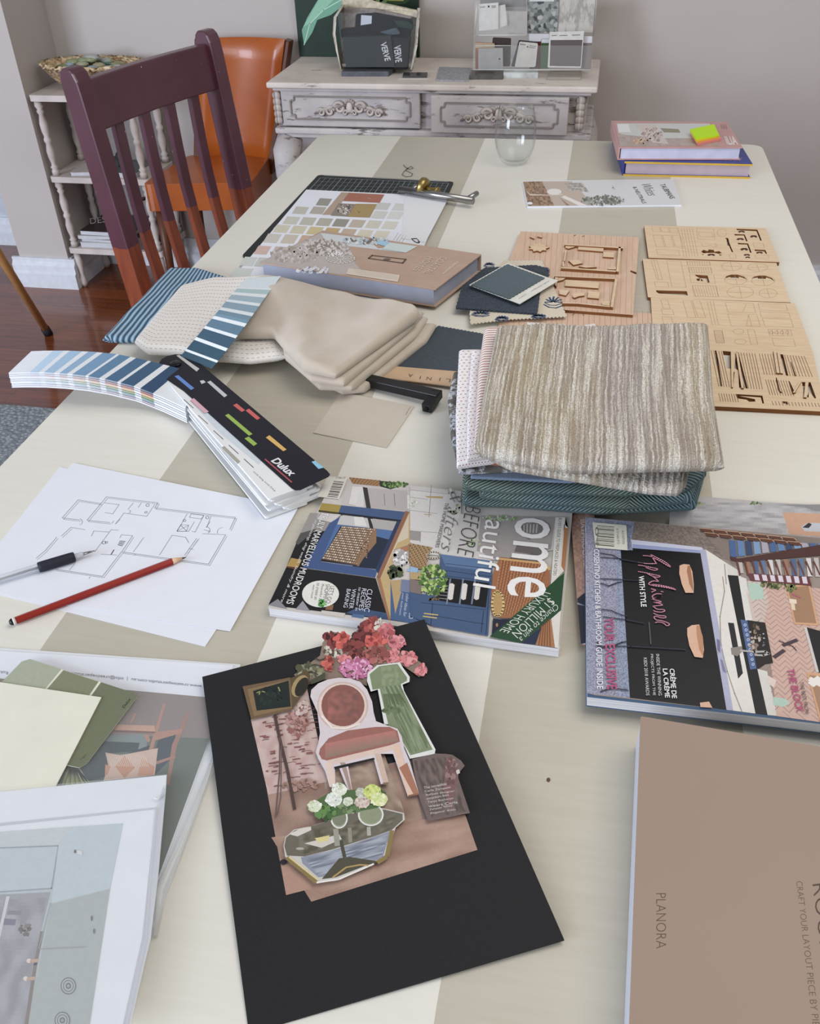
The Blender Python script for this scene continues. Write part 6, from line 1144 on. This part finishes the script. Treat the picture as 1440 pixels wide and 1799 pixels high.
# ---------------------------------------------------------------- black board with a collage
def zs(x, y):
    z_ = T+.005
    for _ in range(4): z_ = T+.0022+.034*(P(x, y, z_).y-.26)
    return z_
bb = thing('collage_board', P(650, 1430), 'black card board with a glued collage of chair, flowers and green dress', 'collage board')
def blackcard():
    c4 = [(355, 1189), (745, 1088), (991, 1651), (437, 1815)]; n_ = 30; vs = []; fs = []
    W4 = [P(x, y, zs(x, y)) for x, y in c4]
    for j in range(n_+1):
        for i in range(n_+1):
            u, v = i/n_, j/n_; x = (c4[0][0]*(1-u)+c4[1][0]*u)*(1-v)+(c4[3][0]*(1-u)+c4[2][0]*u)*v; y = (c4[0][1]*(1-u)+c4[1][1]*u)*(1-v)+(c4[3][1]*(1-u)+c4[2][1]*u)*v
            vs.append(P(x, y, zs(x, y)))
    for j in range(n_):
        for i in range(n_): k = j*(n_+1)+i; fs.append((k, k+n_+1, k+n_+2, k+1))
    BLK = NT('black_card', .75); BLK.col(BLK.ramp(BLK.noise(BLK.coord(), 700, 2), [(.3, '19191b'), (.7, '1e1e21')])); BLK.b.inputs['Specular IOR Level'].default_value = .35
    o_ = mesh('board', vs, fs, BLK.m, bb); sm_ = o_.modifiers.new('s', 'SOLIDIFY'); sm_.thickness = .0014; sm_.offset = -1
blackcard()
class AB(Art): pass
def cut(name, fn_, lbl=None):
    a = Art(fn=None); a.fn = lambda x, y, l: P(x, y, zs(x, y)+base[0]+l); a.tf(400, 1080, 3.273); a.up = True
    fn_(a); 
    o_ = a.build(name, GLOSS2, bb)
    bm = bmesh.new(); bm.from_mesh(o_.data); fl = [f for f in bm.faces if f.normal.z < 0]; bmesh.ops.reverse_faces(bm, faces=fl); bm.to_mesh(o_.data); bm.free()
    if lbl: o_['label'] = lbl
    base[0] += a.n*a.step+.0001; return o_
base = [.0002]; GLOSS2 = printmat('cut_paper', .5, .15)
r5 = random.Random(9)
def tri_line(a, pts, wd, c):
    for i in range(len(pts)-1):
        A1 = a.W(pts[i]); B1 = a.W(pts[i+1]); dv = B1-A1; n1 = Vector((dv.y, -dv.x, 0)).normalized()*wd/2; a.put([A1-n1, A1+n1, B1+n1, B1-n1], [(0, 1, 2, 3)], lin(c))
    a.n += 1; return a
def grain(a, q, nu, nv, c1, c2, f1=6, f2=6, seed=0, amp=1.3): a.rast(q, nu, nv, lambda u, v: mixh(c1, c2, max(0, min(1, .5+amp*nz(u*f1, v*f2, seed)+.15*(r5.random()-.5))))); return a
def f1(a):                                   # floor and brick wall
    grain(a, [(225, 1010), (1180, 800), (1330, 1200), (335, 1612)], 60, 44, 'a88674', '8f6e5e', 5, 5, 2)
    grain(a, [(1040, 822), (1195, 795), (1260, 1180), (1120, 1180)], 20, 20, '8c786e', '6f5e58', 5, 8, 4)
    grain(a, [(250, 1280), (1365, 1150), (1435, 1352), (480, 1650)], 60, 24, 'b08c78', '98725e', 4, 4, 7)
    a.poly([(335, 1612), (480, 1575), (480, 1540), (300, 1400)], 'b08670')
    grain(a, [(540, 850), (900, 800), (1030, 1180), (560, 1000)], 40, 30, 'b49c88', '9a7e6c', 7, 7, 3)
    grain(a, [(132, 602), (455, 420), (572, 960), (232, 1035)], 60, 60, 'cbb0a8', 'c09c94', 8, 8, 1)
    for i in range(95):
        u = r5.random(); v = r5.random(); x = 150+u*330+v*85; y = 585-u*110+v*(430-u*40); l_ = 12+r5.random()*30
        a.poly([(x, y), (x+l_, y-3-r5.random()*5), (x+l_+4, y+2+r5.random()*5), (x+3, y+4+r5.random()*4)], ['9c5c50', '8a4a42', 'ae7468', '7c4a44'][i % 4]) if i % 2 else tri_line(a, [(x, y), (x+l_, y-6), (x+l_*1.6, y-4)], .0006, '7c5048')
    a.cluster(400, 620, 60, 80, 60, 12, ['a87068', '94584e', 'b88880']).cluster(430, 540, 40, 40, 20, 12, ['c4a8a0', 'd4bcb4']).cluster(420, 980, 100, 30, 40, 12, ['98705f', 'a88070'])
    tri_line(a, [(270, 575), (300, 720), (345, 900), (385, 1120)], .0026, '4f3a34'); tri_line(a, [(300, 700), (298, 900), (275, 1165)], .0011, '6a4f48'); tri_line(a, [(310, 740), (305, 1050), (285, 1150)], .0008, '6a4f48'); a.disc(320, 1422, 20, 16, '2a2230')
cut('floor_and_brick_cutting', f1, 'cutting of a brick wall and brown floor')
def f2(a):                                   # flowers
    a.poly([(380, 345), (530, 235), (545, 160), (600, 98), (650, 105), (705, 150), (740, 90), (840, 25), (920, 75), (955, 120), (1010, 165), (985, 215), (1060, 240), (1145, 300), (1130, 340), (1100, 358), (1060, 330), (980, 275), (860, 290), (805, 340), (800, 410), (690, 360), (560, 372), (470, 400), (420, 380)], '8a7464')
    a.cluster(470, 320, 80, 40, 40, 16, ['8a8a62', '6a6c48', 'a8a488', '55543a']).cluster(600, 205, 60, 36, 46, 12, ['d8d0c0', '5a4a3c', 'b0a898']).cluster(600, 140, 45, 40, 30, 20, ['6c1c1c', '8a2420', '401414']).cluster(655, 150, 36, 38, 26, 22, ['d03c20', 'c02c18', 'e05030'])
    a.cluster(780, 120, 60, 70, 80, 16, ['5a1418', '7a1c1c', '3c0e12']).cluster(725, 195, 60, 45, 50, 15, ['4a1416', '6a1c1c', '882820']).cluster(830, 60, 45, 35, 30, 18, ['a83428', 'c04434', '8a2420']).cluster(850, 160, 60, 50, 50, 20, ['c8301c', 'a82818', 'd84c34'])
    a.cluster(880, 60, 40, 30, 16, 12, ['dcd0c4', 'b89c8c']).cluster(915, 95, 40, 36, 34, 16, ['c4545c', 'a83840', 'd87078']).cluster(970, 160, 45, 38, 34, 17, ['d06870', 'c0505c', 'e08890']).cluster(1030, 250, 50, 40, 34, 17, ['d46c70', 'c05058', 'e08c8c']).cluster(1110, 315, 36, 32, 28, 14, ['d4646c', 'b8484c', 'e08484']).cluster(940, 235, 40, 35, 30, 15, ['cc5c60', 'dc7c80'])
    a.cluster(840, 230, 90, 40, 56, 18, ['8c3c34', 'b05048', '6c2c28', 'a86858']).cluster(665, 262, 36, 30, 24, 16, ['d05c60', 'c04448', 'e07878']).cluster(735, 310, 90, 62, 150, 12, ['cc6a9c', 'd888b4', 'b85488', 'e4a4c8', 'b04a78']).cluster(575, 280, 30, 40, 26, 15, ['c03424', 'a42c1c', 'd04830'])
    for p_ in ([(465, 300), (500, 285), (545, 300)], [(430, 340), (480, 325), (520, 345)], [(500, 250), (530, 262), (560, 250)]): tri_line(a, p_, .0012, '3a3a28')
cut('flower_cutting', f2, 'cutting of red and pink flowers')
def f3(a):
    a.poly([(85, 412), (360, 360), (378, 545), (135, 602)], '705534').poly([(112, 428), (352, 375), (366, 535), (150, 582)], '86693e').poly([(145, 438), (350, 378), (362, 528), (166, 552)], '1a2622').cluster(250, 470, 80, 50, 50, 12, ['1c2c28', '243430', '141e1c'])
    for p_ in ([(165, 450), (185, 440), (180, 460)], [(195, 440), (215, 445)], [(290, 415), (300, 440)]): tri_line(a, p_, .0012, '8a8a50')
    a.poly([(362, 365), (455, 320), (475, 350), (465, 400), (420, 470), (380, 530), (372, 540)], '5c4a28').disc(415, 410, 42, 68, 'a48c54', 16, 0, .5).disc(425, 415, 32, 60, '2a261c', 16, 0, .5).poly([(470, 380), (560, 330), (560, 370), (480, 400)], '4a4a38')
cut('blackboard_cutting', f3, 'cutting of a small gold framed blackboard')
def f4(a):
    dr = [(810, 335), (865, 290), (985, 272), (1000, 300), (1042, 358), (1040, 386), (1000, 402), (1010, 440), (1190, 775), (1185, 800), (1042, 828), (985, 700), (940, 630), (905, 630), (885, 520), (868, 430), (828, 442), (806, 380)]
    a.poly([(x-6+(x > 950)*10, y) for x, y in dr], 'dfe0da').poly([(815, 342), (870, 296), (975, 282), (1030, 360), (1030, 380), (995, 398), (1000, 430), (1178, 775), (1050, 808), (990, 700), (925, 640), (895, 520), (874, 425), (832, 432)], '7d8c66')
    grain(a, [(880, 300), (975, 290), (990, 400), (885, 410)], 16, 14, '8e9c74', '7c8a64', 5, 5, 1); grain(a, [(878, 415), (992, 405), (1165, 760), (1052, 795)], 24, 50, '8a9a72', '64744e', 9, 3, 6, 1.6); a.cluster(940, 545, 50, 20, 20, 14, ['5a6a46', '6a7a54'])
    for i in range(14): x = 895+i*7; tri_line(a, [(x, 455), (x+8+i*2, 500+r5.random()*30)], .0008, '5c6c48')
cut('dress_cutting', f4, 'cutting of a green dress')
def f5(a):
    a.poly([(1060, 830), (1192, 798), (1255, 800), (1290, 805), (1340, 838), (1362, 868), (1325, 915), (1325, 940), (1392, 1140), (1150, 1188), (1090, 1020), (1070, 900)], '6e5c58'); grain(a, [(1070, 840), (1250, 815), (1370, 1130), (1160, 1170)], 34, 34, '76645e', '544642', 9, 5, 3, 1.6).poly([(1255, 820), (1300, 830), (1330, 900), (1280, 1130), (1240, 1000)], '7a5250').poly([(1310, 895), (1330, 888), (1335, 910), (1318, 918)], 'cfc4bc').cluster(1280, 900, 30, 80, 40, 14, ['7c5654', '6a4644', '94706c'])
    for i, tx in enumerate(('The incredible', 'Carla Zampatti', 'fashion designer', 'extraordinaire. Below,', 'Tanya Buchanan', 'wears Carla', "Zampatti 'White", "Elegance' dress.")):
        x = 1128+i*5.5; y = 1003+i*21; a.text(tx, (x, y), (x+130+(i % 3)*18, y-24), (x-2, y-15), 'd4ccc8')
cut('jacket_cutting', f5, 'torn cutting of a brown jacket with small white print')
def f6(a):
    ch_ = [(480, 432), (520, 395), (575, 372), (640, 362), (700, 366), (760, 385), (800, 430), (830, 500), (838, 560), (852, 612), (905, 632), (975, 655), (1000, 700), (1015, 770), (1045, 840), (1100, 1030), (1035, 1045), (985, 900), (950, 800), (870, 800), (925, 965), (880, 975), (840, 830), (690, 860), (715, 1005), (690, 1010), (640, 880), (615, 880), (620, 985), (585, 990), (560, 900), (520, 830), (505, 790), (520, 740), (530, 680), (515, 560), (475, 470)]
    a.poly(ch_, 'd8ccd0').disc(660, 525, 148, 140, 'cdb0a4', 30).disc(660, 524, 138, 130, 'e0c8bc', 30)
    a.disc(662, 522, 124, 120, '8a4c40', 30); a.rast([(575, 440), (750, 440), (750, 605), (575, 605)], 24, 24, lambda u, v: mixh('a85a4c', '7a4c44', max(0, min(1, .35+.5*u+.8*nz(u*5, v*5, 3)))))
    a.line([(538, 580), (600, 650), (680, 655), (760, 625)], .002, 'f0e0d8') if False else tri_line(a, [(538, 580), (600, 650), (680, 655), (760, 625)], .0016, 'f0e0d8')
    a.poly([(530, 770), (580, 710), (690, 665), (850, 645), (930, 645), (975, 668), (990, 730), (850, 780), (570, 838), (540, 830), (524, 800)], '9c5a4c'); a.rast([(560, 740), (960, 665), (980, 725), (560, 825)], 50, 14, lambda u, v: mixh('b8685a', '8a7868', max(0, min(1, v*.8+.3*(r5.random()-.3)))))
    a.poly([(570, 838), (985, 738), (995, 765), (590, 865)], 'dcc0b0').poly([(560, 850), (600, 852), (622, 985), (590, 992)], 'e0c4b4').poly([(645, 850), (675, 850), (712, 1005), (700, 1008)], 'a88c80').poly([(845, 800), (880, 800), (925, 965), (895, 972)], 'cdb09c').poly([(945, 750), (985, 745), (1065, 1030), (1035, 1040)], 'e0bca4').poly([(985, 880), (1030, 850), (1098, 1025), (1070, 1036)], 'a86844').poly([(892, 965), (925, 962), (922, 975), (892, 977)], '8a6448').poly([(1035, 1038), (1098, 1024), (1096, 1036), (1038, 1046)], '8a5434')
    a.poly([(610, 875), (840, 822), (845, 832), (615, 890)], '16161a')
cut('chair_cutting', f6, 'cutting of a white oval-back chair with terracotta upholstery')
def f7(a):
    a.poly([(320, 1330), (330, 1280), (380, 1235), (480, 1215), (560, 1190), (700, 1140), (880, 1110), (1012, 1140), (1018, 1178), (965, 1225), (940, 1310), (915, 1400), (840, 1430), (620, 1530), (510, 1542), (420, 1460), (330, 1392)], 'c8c4bc')
    a.poly([(325, 1330), (335, 1282), (385, 1240), (500, 1210), (700, 1145), (900, 1120), (1005, 1145), (1005, 1180), (940, 1240), (840, 1275), (600, 1350), (440, 1390), (340, 1385)], '6c6656'); grain(a, [(380, 1250), (980, 1140), (930, 1235), (430, 1380)], 50, 20, '7a7462', '57523f', 12, 4, 8)
    a.poly([(420, 1395), (620, 1350), (935, 1245), (890, 1400), (800, 1430), (600, 1500), (520, 1510), (430, 1430)], '8a90a0'); a.rast([(440, 1400), (920, 1262), (880, 1400), (520, 1500)], 40, 14, lambda u, v: mixh('a4aab8', '6f7688', max(0, min(1, .5+1.2*nz(u*4, v*14, 5)))))
    a.poly([(540, 1520), (640, 1400), (700, 1392), (880, 1420), (800, 1440), (620, 1510)], '4f4a38'); tri_line(a, [(600, 1510), (680, 1450), (760, 1435), (830, 1440)], .002, 'b09040'); tri_line(a, [(340, 1395), (430, 1470), (510, 1538)], .0034, '8a7434'); tri_line(a, [(352, 1392), (440, 1462), (520, 1525)], .0014, 'd8c890'); tri_line(a, [(945, 1240), (915, 1390), (860, 1425)], .0034, '8a7434'); tri_line(a, [(510, 1540), (640, 1520), (840, 1432)], .0014, 'e8e4dc'); tri_line(a, [(650, 1300), (672, 1395)], .0026, '4c4838')
    a.poly([(440, 1315), (640, 1262), (655, 1290), (540, 1340)], 'cfc8bc').poly([(500, 1285), (585, 1268), (575, 1300), (520, 1310)], 'd8c87c').poly([(352, 1262), (420, 1228), (478, 1218), (480, 1238), (400, 1275)], 'd8cfc4').disc(415, 1345, 24, 8, 'b0a898')
    a.disc(640, 1170, 46, 56, '9aa08a', 18).disc(640, 1165, 40, 48, '7c8468', 18).disc(822, 1150, 70, 62, 'a4a890', 20).disc(822, 1148, 62, 54, '8c9674', 20); tri_line(a, [(640+46*math.cos(i*PI/9), 1170+56*math.sin(i*PI/9)) for i in range(19)], .0012, 'e4e4dc'); tri_line(a, [(822+70*math.cos(i*PI/9), 1150+62*math.sin(i*PI/9)) for i in range(19)], .0012, 'e4e4dc')
    tri_line(a, [(620, 1230), (630, 1330)], .004, '9c9a8a'); tri_line(a, [(700, 1225), (705, 1310)], .003, '908e7c'); tri_line(a, [(810, 1220), (812, 1270)], .003, 'b0ae9c')
    a.poly([(468, 1110), (520, 1060), (640, 990), (700, 1010), (740, 1005), (850, 985), (910, 1020), (905, 1080), (860, 1110), (700, 1140), (600, 1165), (560, 1180), (500, 1140)], '4c6a34').cluster(560, 1125, 60, 50, 50, 17, ['3c6a2c', '2c5424', '5c8a3c']).cluster(700, 1100, 60, 40, 40, 16, ['5c7c44', '7c9460', '44642c'])
    for cx_, cy_, r_, cs_ in ((500, 1100, 40, ['dce4c4', 'c8d4a4', 'f0f2e4']), (610, 1062, 48, ['e8ece4', 'd4dccc', 'f4f6f0']), (640, 1005, 44, ['dce4cc', 'c4d0ac', 'eef2e4']), (690, 1075, 28, ['c4ccb0', 'dce0cc']), (775, 1075, 44, ['d4bcb0', 'c4a89c', 'e0d0c4']), (765, 1022, 30, ['b8bca8', 'd0d4c4']), (830, 1018, 52, ['c4d458', 'a8c040', 'd8e07c']), (870, 1062, 48, ['dce49c', 'c8d880', 'ecf0c0'])):
        a.disc(cx_, cy_, r_, r_*.85, cs_[0], 14, .12).cluster(cx_, cy_, r_*.9, r_*.78, 46, 9, cs_)
cut('coffee_table_cutting', f7, 'cutting of a mirrored coffee table with vases of white flowers')
# ---------------------------------------------------------------- plastic sleeves and paint cards, bottom left
def CX(pts): return [(x/2.65, 1120+y/2.65) for x, y in pts]
SLV = plastic(.28, 'e2e6ec', .1)
sA = thing('document_sleeve', P(150, 1400), 'clear plastic sleeve holding a page with a photo of a mid-century armchair', 'sleeve', 'plastic document sleeves')
slab('plastic_back', CX([(-120, 40), (1120, 125), (975, 640), (705, 1398), (-120, 1500)]), T+.0002, T+.0006, mat('dfe2e6', .25, .02, coat=.3), sA)
slab('printed_page', CX([(-120, 55), (1085, 130), (1040, 290), (740, 1130), (-120, 1300)]), T+.0008, T+.0014, PAPER, sA)
a = Art(T+.0015).tf(0, 1120, 2.65); a.poly([(-120, 180), (1040, 285), (1000, 400), (735, 1120), (-120, 1260)], '5d6a5e').poly([(-120, 180), (600, 245), (1040, 285), (985, 470), (560, 455), (-120, 420)], '8a7a74')
a.poly([(500, 455), (690, 450), (680, 520), (480, 520), (400, 470)], '7a8a88').poly([(420, 480), (650, 490), (640, 530), (470, 540), (400, 560)], '2c4244').poly([(735, 480), (820, 440), (800, 560), (720, 640), (700, 600)], '2c3e4a').poly([(540, 560), (700, 500), (720, 640), (480, 660)], '22363c').poly([(420, 520), (500, 500), (520, 640), (360, 680), (340, 620)], '35484a')
W1 = 'b07a60'
a.poly([(760, 305), (770, 310), (690, 600), (668, 600)], W1).poly([(625, 350), (636, 354), (612, 400), (604, 398)], W1).poly([(535, 405), (720, 410), (722, 440), (525, 435)], 'c49478').poly([(530, 430), (725, 438), (720, 446), (528, 440)], '7a5040').poly([(872, 348), (884, 352), (825, 500), (800, 620), (786, 690), (775, 680), (800, 500)], 'a06c54').poly([(725, 440), (850, 425), (845, 445), (720, 480)], W1).poly([(668, 455), (690, 450), (700, 480), (690, 490)], W1).poly([(655, 600), (815, 548), (818, 560), (670, 610)], 'a8705a')
a.poly([(490, 535), (560, 548), (735, 515), (720, 640), (480, 668), (505, 600)], 'd0b09c').poly([(535, 600), (580, 550), (628, 605), (580, 655)], 'c4845c').poly([(490, 590), (515, 600), (500, 640), (488, 640)], 'c4845c').poly([(660, 560), (700, 590), (720, 600), (715, 640), (640, 645)], 'c98c68').lines([[(500+i*9, 545), (520+i*9, 600)] for i in range(20)], .0005, 'e0c8b4')
for i in range(16): a.line([(320+i*3, 600+r5.random()*20), (290+i*9, 690), (270+i*13, 720+r5.random()*30)], .0014, ['9aa868', '7a8a50', 'b4bc80'][i % 3], adv=False)
a.n += 1
a.text('www.creativepairstudio.com.au  |  info@creativepairstudio', (938, 217), (330, 157), (940, 236), '55585e').text('Rok', (38, 158), (0, 154), (37, 172), '55585e')
a.build('page_print', MATTE, sA)
slab('plastic_front', CX([(-120, 42), (1118, 127), (973, 640), (704, 1396), (-120, 1498)]), T+.0062, T+.0064, plastic(.07, 'eef2f6', .12), sA)
MB().tube([P(*CX([(1000, 560)])[0], T+.003), P(*CX([(880, 880)])[0], T+.004), P(*CX([(745, 1190)])[0], T+.004), P(*CX([(722, 1390)])[0], T+.003)], [.003, .0035, .005, .002], 8).build('plastic_fold', plastic(.35, 'e8e8e4', .1), sA)
gs = thing('paint_card', P(90, 1210), 'paint strip card in three sage green shades lying on the armchair page', 'paint card')
slab('card', CX([(-60, 260), (20, 195), (100, 112), (140, 100), (625, 258), (638, 276), (405, 585), (370, 606), (100, 560)]), T+.0066, T+.0072, mat('dcdccb', .4), gs)
a = Art(T+.0073).tf(0, 1120, 2.65); a.poly([(-60, 260), (20, 195), (100, 112), (140, 100), (284, 147), (205, 244), (0, 330)], 'aab198').poly([(295, 152), (458, 205), (415, 268), (300, 420), (100, 330), (215, 244)], '84896a').poly([(470, 208), (625, 258), (638, 276), (405, 585), (370, 606), (250, 580), (424, 272)], '73795c').text('Dulux', (578, 330), (610, 288), (568, 322), '2c3020', bold=.02).text('sage', (375, 575), (405, 548), (372, 568), '4a5038'); a.build('card_print', MATTE, gs)
t_ = sheet('paint_card', CX([(-120, 190), (472, 278), (255, 700), (-120, 760)]), T+.0075, .0008, 'large plain cream paint card overlapping the sage green strip card', 'paint card', mat('e2e0d0', .45, .02))
sB = thing('document_sleeve', P(60, 1600), 'plastic sleeve holding a white-bordered bathroom picture in the bottom left corner', 'sleeve', 'plastic document sleeves')
slab('printed_page', CX([(-160, 735), (775, 640), (770, 720), (735, 1110), (700, 1400), (590, 1850), (-160, 1850)]), T+.0086, T+.0096, mat('e0e3e8', .4, .02), sB)
a = Art(T+.0097).tf(0, 1120, 2.65); a.poly([(-160, 880), (728, 790), (738, 795), (705, 1150), (690, 1400), (590, 1850), (560, 1850), (660, 1400), (725, 800), (-160, 895)], 'c4c4cc')
a.poly([(-160, 915), (572, 865), (512, 1170), (410, 1850), (-160, 1850)], 'b4c0c4').poly([(-160, 915), (340, 880), (270, 965), (-160, 985)], 'c4ccce').poly([(-160, 985), (272, 970), (240, 1168), (-160, 1200)], 'b8c6cc').line([(-160, 985), (272, 970), (240, 1168), (-160, 1195)], .0012, '8e9aa0').poly([(240, 1240), (512, 1170), (410, 1850), (115, 1850)], 'a9b1ae').poly([(340, 880), (572, 866), (512, 1168), (240, 1236), (272, 968)], 'bcc9cf').poly([(-160, 1205), (235, 1185), (170, 1450), (115, 1850), (-160, 1850)], '9a9aa0')
grain(a, [(-160, 1230), (215, 1210), (110, 1840), (-160, 1840)], 34, 34, 'a4a4ac', '8c8a90', 6, 6, 2); a.poly([(30, 1205), (45, 1204), (0, 1400), (-14, 1400)], 'd0d0d4').line([(195, 1372), (165, 1520), (115, 1850)], .0024, '7a6a5c').poly([(40, 1270), (100, 1272), (96, 1292), (30, 1290)], '7c7880').poly([(20, 1308), (75, 1312), (70, 1340), (15, 1338)], '6a687c').cluster(118, 1360, 30, 26, 24, 9, ['5c4c44', '7a685c', '8f8078'])
for x, y in ((135, 1505), (120, 1588)): a.disc(x, y, 12, 11, 'dcd4c8').line([(x+10, y), (x+38, y-1)], .0024, 'c09a70')
for x, y in ((318, 1622), (290, 1782)):
    for r_, c_ in ((40, '5c6064'), (35, 'b0b4b2'), (28, '5c6064'), (24, 'a8acac'), (14, '50545a'), (8, '9c9ea0')): a.disc(x, y, r_*.9, r_, c_, 22)
a.poly([(345, 988), (355, 990), (354, 1004), (344, 1002)], '3c3c40').poly([(356, 990), (385, 994), (380, 1015), (360, 1008)], 'd4d8da').disc(427, 1307, 5, 13, '5c6060').disc(438, 1367, 5, 12, '5c6060').line([(235, 1236), (180, 1450), (400, 1440)], .0006, '9aa09e')
a.build('page_print', MATTE, sB)
slab('plastic_front', CX([(-160, 720), (778, 636), (772, 720), (738, 1112), (702, 1402), (592, 1852), (-160, 1852)]), T+.0102, T+.0104, plastic(.10, 'eef2f6', .1), sB)
slab('plastic_seam', CX([(720, 800), (768, 700), (735, 1110), (700, 1400), (595, 1850), (570, 1850), (672, 1400)]), T+.0105, T+.0112, plastic(.3, 'e4e6ea', .08), sB)
MB().tube([P(*CX([(712, 745)])[0], T+.012), P(*CX([(735, 752)])[0], T+.0128), P(*CX([(758, 735)])[0], T+.012), P(*CX([(765, 690)])[0], T+.0115)], [.001, .0015, .0015, .0008], 6).build('plastic_crease', SLV, sB)
# ---------------------------------------------------------------- taupe box at the bottom right
BXZ = T+.040
bx = thing('boxed_kit', P(1300, 1600), 'flat taupe boxed craft kit with slim serif lettering at the bottom right', 'box')
TP = mat('9b8778', .5, .02, 8); px = [(1125, 1258), (1640, 1345), (1700, 2080), (1098, 1990)]
def inset_px(px, k): cx_ = sum(p[0] for p in px)/4; cy_ = sum(p[1] for p in px)/4; return [(cx_+(x-cx_)*k, cy_+(y-cy_)*k) for x, y in px]
slab('box_base', inset_px(px, .995), T+.0003, BXZ-.0022, mat('b9bcc4', .5, .02), bx, 0, .0008); slab('lid', px, BXZ-.0020, BXZ, TP, bx, .002, .0006)
a = Art(BXZ+.0001).tf(1060, 1240, 3.218); BT = '5c4638'
a.text('PLANORA', (297, 1060), (297, 1372), (351, 1060), BT, bold=-.022).text('CRAFT YOUR LAYOUT PIECE BY PIECE', (1088, 992), (1190, 1880), (1122, 992), '6a5446', bold=-.02).text('ROOM PLANNER', (1180, 1010), (1330, 2250), (1260, 1000), BT, bold=-.015)
a.build('lid_lettering', MATTE, bx)
# ---------------------------------------------------------------- marks on the table
for p_, c_, l_ in (((437, 1746), '4a8a9c', 'small teal paint speck on the cream stripe left of the black board'), ((963, 1370), '5a4636', 'tiny brown speck on the beige stripe right of the black board')):
    tag(MB().ball(P(*p_, T+.0003), (.0016, .0022, .0003), 8).build('paint_speck', mat(c_, .6)), l_, 'paint speck')
